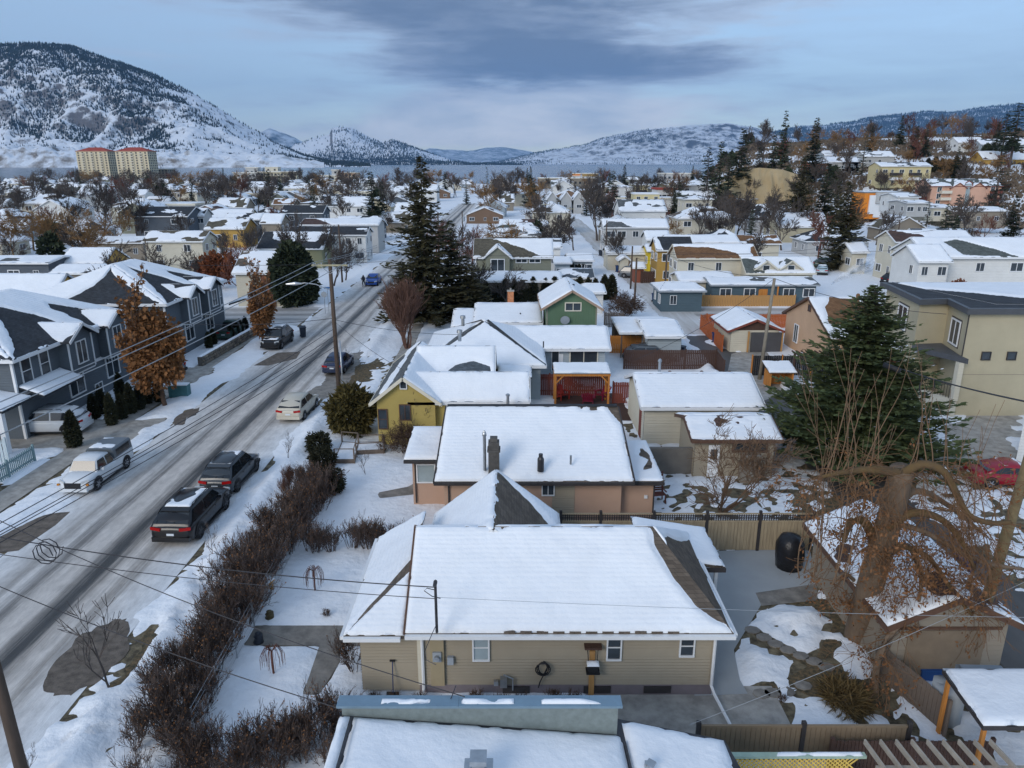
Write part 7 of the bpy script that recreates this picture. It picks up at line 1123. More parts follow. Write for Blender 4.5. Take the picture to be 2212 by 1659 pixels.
print('gnarled', len(out), len(P))
# ================================================================== MIDDLE DISTANCE AND FAR TOWN
TAKEN = []
def autowin(t, w, z0, zw, nf=3, ns=2, faces='fr', h=1.0, fr=None, wd=1.0, seed=1):
    rg = random.Random(seed); x0, x1, y0, y1 = w; fl = max(1, int((zw - z0) / 2.5))
    for k in range(fl):
        zc = z0 + (k + .55) * (zw - z0) / fl
        for f in faces:
            n = nf if f in 'fb' else ns; a, b = (x0, x1) if f in 'fb' else (y0, y1); pos = dict(f=y0, b=y1, l=x0, r=x1)[f]; sg = dict(f=-.015, b=.015, l=-.015, r=.015)[f]
            for i in range(n):
                if rg.random() < .88: window(t, f, pos + sg, a + (b - a) * (i + .5) / n + rg.uniform(-.3, .3), zc, wd * rg.choice((.7, 1.0, 1.5)), h, fr=fr)
def mid(label, uL, uR, vE, zE, vR, s, wall, roof, bare=None, kind='gx', nf=3, faces=None, cat='house', name='house', trim=None, cell=.3, Y=None, floors=None, inset=None, back=None, seed=None, z0=0.0, mrun=3.0):
    if Y: x0, zE = FY(uL, vE, Y); x1 = FY(uR, vE, Y)[0]; ye = Y; run = mrun; zr = FY(1106, vR, Y + run)[1]; zr = max(zr, zE + .5)
    else:
        x0, x1, ye, run, zr = HX(uL, uR, vE, zE, vR, s)
        if run < mrun: run = mrun; zr = zE + s * run * .9
        run = min(run, 6.5)
    seed = seed or int(abs(uL * 3 + vE * 7)); t = thing(name, label, cat, ((x0 + x1) / 2, ye, z0)); TAKEN.append(((x0 + x1) / 2, ye + run, max((x1 - x0) / 2, run) + 2.5)); fc = faces or ('fr' if x1 < 3 else 'fl')
    sb = bare if isinstance(bare, tuple) else (bare, None)
    if kind == 'gx': g = gable(t, x0, x1, ye, ye + 2 * run, zE, zr, 'x', WL[wall], SH[roof], trim=trim, snow=sb, cell=cell, seed=seed, z0=z0); w = g['wall']; zw = zE
    elif kind == 'gy': g = gable(t, x0, x1, ye, ye + (back or 9), zE, zr, 'y', WL[wall], SH[roof], trim=trim, snow=sb, cell=cell, seed=seed, z0=z0); w = g['wall']; zw = zE
    elif kind == 'hip': g = hip(t, x0, x1, ye, ye + 2 * run, zE, zr, WL[wall], SH[roof], trim=trim, snow=(sb[0], sb[0], None, sb[0]), cell=cell, seed=seed, inset=inset, z0=z0); w = g['wall']; zw = zE
    else:
        d = back or 2 * run; w = (x0, x1, ye, ye + d); walls(t, *w, z0, zE, WL[wall]); r = part('roof', MB().box(x0 - .15, x1 + .15, ye - .15, ye + d + .15, zE + .003, zE + .35), trim or WHITE, t); snow_on(r, (x0, ye, zE + .353), (x1, ye, zE + .353), (x1, ye + d, zE + .353), (x0, ye + d, zE + .353), bare=sb[0], cell=max(cell, .5), seed=seed); zw = zE
    if nf: autowin(t, w, z0, zw, nf, 2, fc, seed=seed)
    return t, w, (x0, x1, ye, run, zr)
# --- behind the green house
mid('long low taupe bungalow with snowy roof behind the dark cedar hedge', 1015, 1215, 607, 2.7, 586, .25, 'taupe', 'brown', .06)
t, w, q = mid('sage grey house with a brown bare roof slope and small front gable', 1022, 1196, 556, 4.9, 515, .6, 'sage', 'olive', [[(-.02, .15), (-.02, 1.05), (.13, 1.05), (.3, .92), (.62, .5), (.86, .08), (.7, .02), (.12, .03)]], nf=0, cell=.2)
xm = FY(1075, 556, q[2])[0]; g = gable(t, xm - 2.0, xm + 2.0, q[2] - .6, q[2] + 3.2, 4.9, 6.5, 'y', WL['sage'], SH['olive'], snow=(.2, .2), cell=.2, seed=5, rk=.25); window(t, 'f', g['wall'][2] - .02, xm, 3.9, 1.7, 1.5)
for dx in (3.2, 5.0): window(t, 'f', w[2] - .02, xm + dx, 4.4, 1.4, .4)
t2 = part('corner_board', MB().box(w[0] - .03, w[0] + .12, w[2] - .06, w[2] - .005, 0, 4.7), WHITE, t)
for i, (a, b, v, vr, lb) in enumerate(((1045, 1172, 509, 497, 'first roof'), (1060, 1165, 496, 486, 'second roof'), (1078, 1160, 487, 479, 'third roof'))): mid('grey house with patchy snow, %s behind the sage grey house' % lb, a, b, v, 4.6, vr, .4, 'lgrey', ('grey', 'green', 'maroon')[i], .35, 'hip' if i < 2 else 'gx')
mid('white house wing with snowy roof right of the sage grey house', 1150, 1215, 534, 4.4, 520, .4, 'white', 'grey', .12); mid('pale blue-grey low shed right of the sage grey house', 1196, 1236, 568, 2.6, 558, .2, 'blueg', 'grey', None, nf=1); mid('dark-roofed garage with half melted snow beside the lane', 1205, 1285, 600, 2.5, 583, .3, 'taupe', 'slate', .5, nf=1); mid('small white garage with snowy roof and metal vent by the lane', 1262, 1310, 632, 2.6, 618, .2, 'white', 'grey', None, nf=0); mid('small blue-trimmed cottage with snowy roof beside the lane', 1225, 1285, 563, 2.6, 554, .3, 'blueg', 'slate', None)
# --- right of the lane
mid('big pale grey two-storey house with snowy roof above the lane', 1303, 1446, 491, 5.6, 472, .4, 'lgrey', 'grey', [[(0, 0), (.45, .0), (.3, .6), (.1, .7)]], nf=5); mid('cream double garage with snowy roof by the lane', 1310, 1398, 548, 2.8, 531, .3, 'cream', 'brown', None, nf=0, name='garage', cat='garage'); mid('tiny white gabled shed by the orange fence on the lane', 1335, 1364, 562, 2.2, 553, .6, 'cream', 'grey', None, 'gy', nf=0, back=3, name='shed', cat='shed', mrun=1.2)
mid('white gabled house with snowy roof behind the cream garage', 1396, 1450, 518, 4.5, 498, .5, 'white', 'grey', None, nf=2); mid('bright yellow small house beside the ochre one', 1398, 1425, 542, 3.6, 528, .3, 'brightyellow', 'grey', None, nf=1); mid('ochre gabled house with dark roof', 1418, 1500, 540, 5, 518, .6, 'ochre', 'dark', [[(.2, -.1), (1.1, -.1), (1.1, 1.1), (.1, 1.1)]], nf=2)
mid('wide low house with a clean snowy roof behind the ochre house', 1440, 1600, 524, 5, 506, .35, 'cream', 'brown', None); mid('house with rusty brown roof and one snow patch', 1585, 1690, 526, 4.5, 514, .4, 'cream', 'rust', .65, nf=1)
mid('cream stucco house with a rust-brown roof half clear of snow', 1462, 1640, 558, 5, 527, .5, 'cream', 'rust', [[(-.05, .02), (.78, .02), (.75, .4), (.5, .72), (.1, .85), (-.05, .8)], [(.93, .1), (1.1, .1), (1.1, .9), (.95, .8)]], nf=3, trim=CREAMT, cell=.2)
t, w, q = mid('cream house with grey roof and two gabled dormers', 1612, 1764, 590, 3.5, 552, .65, 'cream', 'green', [[(-.02, .02), (.28, .05), (.35, .6), (.1, .9), (-.05, .9)], [(.5, .3), (.7, .3), (.68, .75), (.52, .7)]], nf=0, cell=.2, trim=CREAMT)
for u in (1658, 1712):
    x = FY(u, 580, q[2])[0]; g = gable(t, x - 1.5, x + 1.5, q[2] + .2, q[2] + 3.4, 4.0, 5.1, 'y', WL['cream'], SH['green'], trim=CREAMT, snow=(.4, .3), cell=.2, seed=u, rk=.3, oh=.35, z0=3.3); window(t, 'f', g['wall'][2] - .02, x, 3.75, .8, 1.3, style='h')
mid('cream garage with snowy roof left of the dormer house', 1468, 1592, 607, 2.7, 586, .25, 'cream', 'brown', None, nf=1, name='garage', cat='garage'); mid('small teal cottage with wavy snowy roof by the cedar fence', 1424, 1527, 628, 2.6, 609, .2, 'teal', 'grey', None, 'hip', nf=2, trim=GREYT, inset=1.2); t, w, q = mid('long teal bungalow with white windows behind the cedar fence', 1535, 1772, 615, 2.7, 600, .18, 'teal', 'grey', .12, nf=0, trim=GREYT)
for u in (1568, 1620, 1705, 1748): x = FY(u, 622, w[2])[0]; window(t, 'f', w[2] - .02, x, 1.65, 1.3, .95, fr=WHITE)
x = FY(1650, 622, w[2])[0]; part('timber_door', MB().box(x - .6, x + .5, w[2] - .05, w[2] - .003, .1, 2.1), WOOD['amber'], t); part('porch_post', MB().box(x + 1.5, x + 1.64, w[2] - .6, w[2] - .46, 0, 2.5), WOOD['amber'], t)
fence('cedar_fence', 'new honey-coloured cedar fence along the cross street', [G(1436, 652), G(1442, 663), G(1716, 663)], 1.4, .3, WOOD['cedar'], seed=31, every=2.6); fence('maroon_fence', 'dark maroon fence round the yard beside the lane', [G(1365, 600), G(1385, 612), G(1470, 610)], 1.7, .3, WOOD['brown'], seed=32); fence('orange_lane_fence', 'orange wood fence by the tiny shed on the lane', [G(1338, 572), G(1345, 588), G(1410, 570)], 1.6, .3, WOOD['orange'], seed=33); mid('maroon shed with snowy roof beside the lane', 1367, 1396, 578, 2.3, 569, .5, 'rustred', 'maroon', None, nf=0, name='shed', cat='shed', mrun=1.5)
# --- white townhouses, right
mid('cream townhouse with maroon roof left of the white townhouses', 1935, 2110, 522, 6.0, 497, .42, 'cream', 'maroon', [[(-.05, -.05), (.45, -.05), (.4, .6), (.1, .95), (-.05, .9)]], nf=2, cell=.25); mid('white townhouse block with green-grey roof patch', 2005, 2330, 556, 5.6, 512, .42, 'white', 'green', [[(.25, .1), (.62, .02), (.5, .4), (.3, .9), (.2, .75)]], nf=4, cell=.25); mid('white townhouse end with balcony before the green-roofed block', 1985, 2060, 565, 5.4, 527, .5, 'white', 'grey', None, 'gx', nf=2, cell=.25)
mid('white single-storey house with olive hip roof at the right edge', 2055, 2240, 588, 3.4, 545, .4, 'white', 'olive', [[(.45, -.05), (1.1, -.05), (1.1, 1.1), (.55, .9), (.62, .5)]], 'hip', nf=3, cell=.25, inset=2.5); mid('white garage gable at the right edge below the olive roof', 2150, 2260, 598, 2.8, 575, .5, 'white', 'brown', .15, nf=1, cell=.25); mid('small cream cottage left of the white townhouses', 1840, 1880, 545, 3.5, 530, .5, 'cream', 'grey', None, nf=1)
# --- left of the street
mid('house with one big clean snowy roof and tan gable wall', -120, 109, 648, 4.5, 590, .62, 'ochre', 'grey', None, nf=0, cell=.25, trim=GREYT); mid('tan house corner with patchy roof at the left edge', -140, 28, 690, 3.6, 655, .5, 'ochre', 'green', .3, nf=0, cell=.25); mid('dark teal flat-roofed house at the left edge', -60, 104, 568, 3.6, 553, .12, 'dkgrey', 'grey', .15, nf=3); mid('low bungalow with snowy roof right of the teal flat-roofed house', 104, 214, 590, 2.9, 571, .3, 'taupe', 'grey', .05, nf=1); mid('ochre gabled house with snowy roof and brick chimney', 125, 224, 569, 3.0, 534, .5, 'ochre', 'grey', None, nf=0); mid('long brown-tan building with flat snowy roof', 160, 310, 524, 3.4, 511, .12, 'taupe', 'brown', .1, nf=4)
mid('cream two-storey house with patchy brown roof', 306, 438, 521, 5, 498, .42, 'cream', 'olive', .35, nf=2); mid('dark grey house with bare dark roof and white gable', 284, 405, 467, 5.5, 446, .35, 'dkgrey', 'dark', .85, nf=2); mid('row house with white gables right of the bare dark roof', 395, 440, 466, 5.2, 450, .6, 'lgrey', 'dark', .2, nf=2); mid('tan house with patchy snow on its roof and a white deck', 440, 528, 494, 4, 470, .45, 'ochre', 'olive', .35, nf=2); mid('dark grey gabled house behind the tan one', 482, 562, 474, 5, 460, .4, 'dkgrey', 'dark', .3, nf=2)
mid('taupe narrow house with snowy roof', 560, 607, 482, 5, 461, .5, 'taupe', 'brown', .05, nf=1); mid('slate blue house with a wholly bare dark roof', 604, 698, 460, 5.5, 443, .4, 'dkgrey', 'dark', .96, nf=2); mid('long low building with half maroon half snowy roof', 646, 818, 485, 5.6, 472, .2, 'lgrey', 'maroon', [[(-.1, -.1), (.42, -.1), (.3, .5), (.1, 1.1), (-.1, 1.1)]], nf=0); mid('long white two-storey row with bare dark roof', 618, 792, 507, 5, 489, .35, 'white', 'dark', .96, nf=6); mid('olive house with dark roof half clear of snow', 553, 698, 537, 3.4, 500, .45, 'olive', 'dark', [[(-.05, -.05), (.5, -.05), (.38, .35), (.2, .55), (.12, 1.05), (-.05, 1.05)], [(.5, .02), (.95, .02), (1.05, .8), (.9, .9), (.85, .4), (.6, .45)]], nf=2)
t, w, q = mid('cream house with brick chimney wall behind the orange-leaved tree', 500, 640, 590, 4.2, 541, .5, 'cream', 'brown', .25, nf=2); part('brick_panel', MB().box(w[1] - 4.2, w[1] - 2.6, w[2] - .12, w[2] - .01, 0, 4.3), BRICK, t); mid('brown-roofed house under bare trees left of the flat white one', 586, 634, 441, 4, 428, .4, 'taupe', 'rust', .5, nf=1); mid('flat-roofed white house with dark fascia', 648, 742, 441, 5, 433, .1, 'white', 'dark', .1, 'flat', nf=3, trim=DARKT)
mid('low white row building with dark roof near the lane start', 1100, 1185, 487, 4.2, 477, .3, 'cream', 'dark', .3, nf=5, Y=None)
for i, u in enumerate((1180, 1210, 1237)): mid('white gabled townhouse, %s of three peaked gables in a row' % ('left', 'middle', 'right')[i], u, u + 27, 432, 6, 413, .6, 'lgrey', 'dark', .15, 'gy', nf=1, back=10, Y=262)
mid('small white cottage with snowy roof at the lane start', 1362, 1408, 460, 3.2, 448, .4, 'white', 'grey', None, nf=2); mid('cream flat building among conifers above the lane', 1370, 1425, 420, 6, 408, .2, 'butter', 'grey', None, 'flat', nf=3, Y=230)
# --- hillside
HB = -1.0
def hmid(label, uL, uR, vE, vR, Y, vB, wall, roof, bare=None, kind='gx', nf=3, back=None, **k):
    zb = FY(1106, vB, Y)[1] - 1.5; return mid(label, uL, uR, vE, 0, vR, 0, wall, roof, bare, kind, nf, Y=Y, z0=zb, back=back, mrun=k.pop('mrun', 5), cell=.6, **k)
hmid('tall white three-storey house with patchy hip roof below the tan cliff', 1478, 1543, 430, 421, 205, 478, 'cream', 'grey', .25, 'hip', 3)
t, w, q = hmid('butter yellow apartment block with snowy roof on the hillside', 1903, 2016, 359, 350, 262, 397, 'butter', 'grey', .3, 'gx', 6, name='apartment_block', cat='apartment block')
for zz in (.32, .66):
    for s in (.3, .68): x = w[0] + (w[1] - w[0]) * s; zb = w[2] * 0 + q[4] - 3.0 - zz * 4.5; part('balcony', MB().box(x - 2, x + 2, w[2] - 1.2, w[2] - .02, zb, zb + .9), DARKT if zz < .5 else WHITE, t)
t, w, q = hmid('salmon pink four-storey apartment building with hip roof and arched windows', 2012, 2168, 402, 386, 232, 462, 'salmon', 'green', .35, 'gx', 0, name='apartment_block', cat='apartment block', trim=WOOD['red'])
zb = q[4]; top = FY(1106, 402, 232)[1]; bot = FY(1106, 460, 232)[1]; fl = (top - bot) / 4
for k in range(4):
    zc = bot + fl * (k + .5)
    for s in (.12, .35, .42, .62, .69, .88): x = w[0] + (w[1] - w[0]) * s; window(t, 'f', w[2] - .02, x, zc, 1.2, 1.5)
    for s in (.2, .92): x = w[0] + (w[1] - w[0]) * s; part('balcony', MB().box(x - 1.6, x + 1.6, w[2] - 1.3, w[2] - .02, zc - 1.2, zc - .35), WOOD['red'] if s > .5 else CREAMT, t)
    for yy in (2.5, 6): part('side_balcony', MB().box(w[0] - 1.1, w[0] - .02, w[2] + yy - 1, w[2] + yy + 1, zc - 1.2, zc - .3), WOOD['red'], t)
x = w[0] + (w[1] - w[0]) * .52; part('stair_glass', MB().box(x - 1.1, x + 1.1, w[2] - .25, w[2] - .02, bot + 2, top + .6), GLASSC, t); part('stair_arch', MB().path([(x - 1.3, w[2] - .2, bot + 1), (x - 1.3, w[2] - .2, top), (x - .9, w[2] - .2, top + 1), (x, w[2] - .2, top + 1.5), (x + .9, w[2] - .2, top + 1), (x + 1.3, w[2] - .2, top), (x + 1.3, w[2] - .2, bot + 1)], .16, 6), WOOD['red'], t)
for s in (.38, .66): xx = w[0] + (w[1] - w[0]) * s; gable(t, xx - 2.6, xx + 2.6, w[2] - .7, w[2] + 4, top - .6, top + 1.0, 'y', WL['salmon'], SH['green'], trim=WOOD['red'], snow=(.3, .3), cell=.6, seed=3, z0=bot, oh=.3)
t, w, q = hmid('modern townhouse in grey, white and bright orange boxes below the yellow block', 1868, 1962, 417, 412, 222, 462, 'brightorange', 'dark', .3, 'flat', 0, 8, name='townhouse', cat='townhouse', trim=mat('grey_slab', (.2, .21, .22), .6)); zt = FY(1106, 417, 222)[1]; zb = FY(1106, 462, 222)[1]; dx = w[1] - w[0]
part('grey_bay', MB().box(w[0] + dx * .25, w[0] + dx * .72, w[2] - 1.0, w[2] - .01, zb + 3, zt + .2), WL['lgrey'], t); parts('white_panel', MB().box(w[0] + dx * .12, w[0] + dx * .25, w[2] - .6, w[2] - .01, zb, zt - .6).box(w[0] + dx * .725, w[0] + dx * .88, w[2] - .6, w[2] - .01, zb + 2.5, zt - .8).box(w[0] + dx * .25, w[0] + dx * .7, w[2] - .5, w[2] - .01, zb - 1, zb + 2.9), WHITE, t)
for s, z in ((.4, .75), (.6, .62), (.45, .35), (.55, .35), (.8, .7)): window(t, 'f', w[2] - 1.03, w[0] + dx * s, zb + (zt - zb) * z, 1.8, .9, fr=DARKT)
for a in ((2070, 2130, 308, 296, 345, 330, 'white', 'dark', 'cream gabled house high on the right ridge'), (2120, 2240, 312, 300, 335, 332, 'blueg', 'slate', 'long blue-grey house high on the right ridge'), (2125, 2250, 344, 326, 300, 366, 'ochre', 'maroon', 'ochre two-storey house with brown roof on the upper right slope'), (1868, 1935, 338, 326, 310, 352, 'lgrey', 'grey', 'grey gabled house on the ridge above the yellow block'), (1790, 1860, 350, 338, 300, 366, 'lgrey', 'brown', 'grey house half hidden by conifers on the ridge'), (1780, 1808, 336, 325, 330, 350, 'blueg', 'maroon', 'small pale green gabled house on the ridge'), (1820, 1868, 350, 341, 300, 374, 'taupe', 'grey', 'taupe square house right of the tall conifers'), (1750, 1800, 352, 345, 300, 366, 'rustred', 'brown', 'low red house behind the tall pines'), (1940, 1990, 425, 416, 190, 450, 'white', 'grey', 'small white house with steep snowy roof below the modern townhouse'), (1960, 2015, 438, 432, 185, 455, 'lgrey', 'grey', 'pale carport-like house below the salmon apartments'), (2060, 2180, 455, 446, 185, 480, 'taupe', 'brown', 'low brown house beneath the salmon apartments'), (2000, 2060, 448, 440, 188, 465, 'cream', 'grey', 'low cream house left of the low brown one')):
    hmid(a[8], a[0], a[1], a[2], a[3], a[4], a[5], a[6], a[7], .2, 'gx', 3)
for a in ((1612, 1690, 394, 386, 320, 'white', 'white house on the slope left of the cliff'), (1440, 1500, 404, 399, 320, 'white', 'white low house among trees left of the slope'), (1590, 1660, 400, 392, 300, 'lgrey', 'grey hip-roofed house on the slope left of the cliff')): hmid(a[6], a[0] - 120, a[1] - 130, a[2], a[3], a[4], a[2] + 14, a[5], 'grey', .1, 'hip', 2)
# tan cliff
P_ = []; nx, nz_ = 60, 26; U = np.linspace(1540, 1745, nx); top_v = np.interp(U, [1540, 1575, 1600, 1640, 1690, 1745], [408, 385, 368, 362, 366, 384]); bot_v = np.interp(U, [1540, 1600, 1660, 1745], [436, 446, 440, 424]); V3 = []
for j in range(nz_ + 6):
    for i, u in enumerate(U):
        s = min(1, j / (nz_ - 1)); v = bot_v[i] + (top_v[i] - bot_v[i]) * s; Yc = 252 + 8 * s + 3.2 * float(ridged(np.array(u / 14.), np.array(s * 1.6), 4, 7)) + max(0, j - nz_ + 1) * 4; x, z = FY(u, v, Yc); z = z if j < nz_ else V3[(nz_ - 1) * nx + i][2] - (j - nz_ + 1) * .3; V3.append((x, Yc, z))
I = np.arange((nz_ + 6) * nx).reshape(-1, nx); o = link('cliff', mesh('cliff', np.array(V3), np.stack([I[:-1, :-1], I[:-1, 1:], I[1:, 1:], I[1:, :-1]], -1).reshape(-1, 4).tolist()), mat('tan_silt', (.34, .25, .13), .95, .25, .25, .5, .6, stretch=(1.5, 1.5, .4), col2=(.42, .33, .20)), None, True); tag(o, kind='structure')
# --- lakeside blocks
FARW = mesh('window', *(lambda m: (m.v, m.f))(MB().box(-.8, .8, -.05, .02, -.75, .75))); FARW.materials.append(GLASS); FARB = mesh('balcony', *(lambda m: (m.v, m.f))(MB().box(-1.7, 1.7, -1.1, .02, -1.35, -.35))); FARB.materials.append(CREAMT)
def block(label, uL, uR, vT, Y, wall, fl, nc, roof=None, depth=18, z0=-6, name='apartment_block', cat='building', side=None, balc=(), wscale=1.0):
    x0, zt = FY(uL, vT, Y); x1 = FY(uR, vT, Y)[0]; t = thing(name, label, cat, ((x0 + x1) / 2, Y, z0)); part('wall', MB().box(x0, x1, Y, Y + depth, z0, zt), WL[wall] if isinstance(wall, str) else wall, t); part('parapet', MB().box(x0 - .4, x1 + .4, Y - .4, Y + depth + .4, zt + .005, zt + .6), roof or CREAMT, t); org = ORG[t.name]; snow_on(t, (x0, Y, zt + .605), (x1, Y, zt + .605), (x1, Y + depth, zt + .605), (x0, Y + depth, zt + .605), cell=2, seed=fl, bare=.2) if not roof else None
    TAKEN.append(((x0 + x1) / 2, Y + depth / 2, max((x1 - x0) / 2, depth / 2) + 4))
    for k in range(fl):
        z = zt - (k + .6) * (zt - max(z0, -2)) / fl
        for i in range(nc):
            x = x0 + (x1 - x0) * (i + .5) / nc; o = link('window', FARW, None, t, loc=Vector((x, Y - .02, z)) - org); o.scale = (wscale, 1, wscale)
            if i in balc: link('balcony', FARB, None, t, loc=Vector((x, Y - .02, z)) - org)
        fx_, rz_ = (x1 + .02, math.pi / 2) if x1 < 0 else (x0 - .02, -math.pi / 2)
        for i in range(max(2, int(depth / 4))): o = link('window', FARW, None, t, loc=Vector((fx_, Y + depth * (i + .5) / max(2, int(depth / 4)), z)) - org, rot=(0, 0, rz_)); o.scale = (wscale, 1, wscale)
    return t, x0, x1, zt
RT = mat('red_tile', (.33, .06, .04), .8, .15)
TOW = wallm('tower', (.62, .54, .38))
for a, b, Yt, lb in ((163, 231, 820, 'left of the two tall cream lakeside towers with red roofs'), (248, 318, 800, 'right of the two tall cream lakeside towers with red roofs')):
    t, x0, x1, zt = block(lb, a, b, 327, Yt, TOW, 12, 7, RT, 20, name='apartment_tower', cat='tower', balc=(1, 3, 5), wscale=1.1); hip(t, x0 + 1, x1 - 1, Yt + 1, Yt + 19, zt + .7, zt + 4.2, TOW, RT, trim=CREAMT, snow=(False,) * 4, hasw=False)
block('pinkish hotel with snowy roof right of the cream towers', 326, 362, 366, 840, 'taupe', 5, 5); block('stepped pale concrete civic building by the lake', 503, 568, 374, 640, 'lgrey', 3, 8); block('raised upper storey of the civic building', 530, 556, 363, 655, 'lgrey', 2, 3, depth=8, z0=2); block('long cream hotel with balcony grid beside the lake', 556, 640, 372, 640, 'beige', 4, 12, balc=tuple(range(0, 12, 2))); block('cream tower end of the lakeside hotel', 572, 600, 362, 650, 'cream', 5, 2, depth=8); block('cream and orange stepped condominium by the lake', 680, 735, 380, 600, 'cream', 3, 5); block('orange stepped condominium wing by the lake', 728, 768, 374, 610, 'orange', 4, 5, balc=(1, 3)); block('grey stair tower between the condominium wings', 756 - 40, 770 - 38, 368, 615, 'lgrey', 5, 1, depth=6); block('low cream three-storey block in front of the condominiums', 752, 830, 416, 330, 'cream', 3, 8, depth=14)
block('ochre flat commercial building left of the towers foot', 160, 236, 404, 480, 'ochre', 1, 4, depth=20); block('long grey flat commercial building at the left', 85, 160, 401, 500, 'lgrey', 1, 5); block('rust-red flat roofed warehouse at the left edge', -20, 40, 408, 430, 'rustred', 1, 3); block('grey rounded corner building at the left edge', -30, 26, 424, 330, 'lgrey', 3, 3, depth=16); block('low flat cream mall roof with snow behind the bare trees', 240, 330, 412, 400, 'cream', 1, 6, depth=24); block('long white flat roofed shop below the towers', 290, 420, 450 - 6, 250, 'lgrey', 1, 6, depth=14); block('brick and cream office left of the civic building', 418, 500, 396, 470, 'orange', 2, 7, depth=20); block('white shop with blue trim at mid left', 400, 450, 420, 330, 'blueg', 1, 4); block('long flat tan building with snowy roof at centre left', 500, 600, 420, 320, 'taupe', 1, 7, depth=22)
block('wide brown-grey civic centre near the lake at centre', 1165, 1290, 386, 520, 'taupe', 2, 12, depth=24); block('teal roofed community hall near the lake', 1230, 1300, 382, 560, 'teal', 1, 6); block('orange cube on the community hall', 1238, 1254, 376, 570, 'brightorange', 1, 2, depth=8, z0=2); block('tan raised hall at centre right near the lake', 1260, 1292, 376, 560, 'ochre', 1, 3, depth=12, z0=0); block('long pale blue roofed motel right of centre', 1372, 1445, 402, 360, 'butter', 2, 8); block('cream lakeside apartment block right of centre', 1432, 1500, 376, 520, 'lgrey', 3, 7); block('white flat apartment building among trees right of centre', 1330, 1362, 430, 270, 'white', 2, 4, depth=10); block('red-roofed white house block on the lower slope', 1420, 1462, 410, 300, 'white', 2, 4, RT, 12); block('pale snowy-roofed house below the red-roofed one', 1420, 1460, 431, 260, 'white', 1, 4, depth=10)
# ------------------------------------------------------------------ many small houses of the far town
PROTO = []; rg = random.Random(5)
for i, (wl, rf, bare, kd, col) in enumerate((('white', 'grey', .22, 'gx', 'white'), ('cream', 'brown', .25, 'hip', 'cream'), ('taupe', 'olive', .35, 'gx', 'taupe'), ('dkgrey', 'dark', .2, 'gy', 'dark grey'), ('beige', 'brown', .1, 'gx', 'beige'), ('blueg', 'slate', .3, 'gx', 'pale blue'), ('lgrey', 'dark', .45, 'hip', 'light grey'), ('brown', 'maroon', .2, 'gy', 'brown'), ('sage', 'green', .3, 'gx', 'sage green'), ('cream', 'grey', .2, 'gy', 'cream gable-fronted'))):
    t = thing('far_house', 'x', 'house', (0, 0, 0)); W_, D_, hE = rg.uniform(9, 13), rg.uniform(8, 10), rg.choice((2.9, 3.2, 5.2)); a = dict(cell=.7, seed=i * 13)
    if kd == 'hip': g = hip(t, -W_ / 2, W_ / 2, -D_ / 2, D_ / 2, hE, hE + 2.2, WL[wl], SH[rf], snow=(bare,) * 4, **a)
    else: g = gable(t, -W_ / 2, W_ / 2, -D_ / 2, D_ / 2, hE, hE + 2.5, kd[1], WL[wl], SH[rf], snow=(bare, bare), **a)
    autowin(t, g['wall'], 0, hE, 3, 2, 'flr', seed=i); PROTO.append((t, col))
ORDW = ['leftmost', 'second from left', 'third from left', 'fourth from left', 'fifth from left', 'sixth from left', 'seventh from left', 'eighth from left', 'ninth from left', 'tenth from left', 'eleventh from left', 'twelfth from left', 'thirteenth from left', 'fourteenth from left', 'fifteenth from left', 'sixteenth from left', 'seventeenth from left', 'eighteenth from left', 'nineteenth from left', 'twentieth from left'] + ['twenty-%s from left' % k for k in ('first', 'second', 'third', 'fourth', 'fifth', 'sixth', 'seventh', 'eighth', 'ninth')] + ['right-hand'] * 40
def region(u, y):
    a = next(n for k, n in ((160, 'left of the towers'), (330, 'below the towers'), (560, 'right of the towers'), (830, 'left of the street'), (1000, 'behind the ragged fir'), (1230, 'left of the lane'), (1500, 'right of the lane'), (1760, 'below the cliff'), (1e6, 'far right')) if u < k)
    return ('near rows ' if y < 170 else 'middle rows ' if y < 290 else 'far rows ') + a
def proj(x, y): return 1106 + F * x / (y * math.cos(PT) + (H) * math.sin(PT))
spots = []; y = 118
while y < 600:
    x = -(.74 * y + 30)
    while x < .45 * y + 20:
        xx, yy = x + rg.uniform(-4, 4), y + rg.uniform(-4, 4); x += 18 + y * .012
        if -27 < xx < -9 or 13.5 < xx < 24 or hz(xx, yy) > 1.2: continue
        if any((xx - a) ** 2 + (yy - b) ** 2 < (r + 6) ** 2 for a, b, r in TAKEN): continue
        spots.append((xx, yy))
    y += 19 + y * .045
rg.shuffle(spots); spots = spots[:290]; assign = []
for xx, yy in spots: i = rg.randrange(10); assign.append((proj(xx, yy), xx, yy, i, region(proj(xx, yy), yy)))
cnt = {}
for u, xx, yy, i, rn in sorted(assign):
    t0, col = PROTO[i]; c = copy_tree(t0); k = (col, rn); cnt[k] = cnt.get(k, 0) + 1
    place(c, (xx, yy, hz(xx, yy)), rg.choice((0, 0, math.pi / 2, math.pi)) + rg.uniform(-.05, .05), rg.uniform(.85, 1.15), 'small %s house, %s, %s' % (col, ORDW[cnt[k] - 1], rn), 'small houses of the far town'); TAKEN.append((xx, yy, 6.5))
for t0, col in PROTO:
    for ch in list(t0.children):
        for g2 in list(ch.children): bpy.data.objects.remove(g2)
        bpy.data.objects.remove(ch)
    bpy.data.objects.remove(t0)
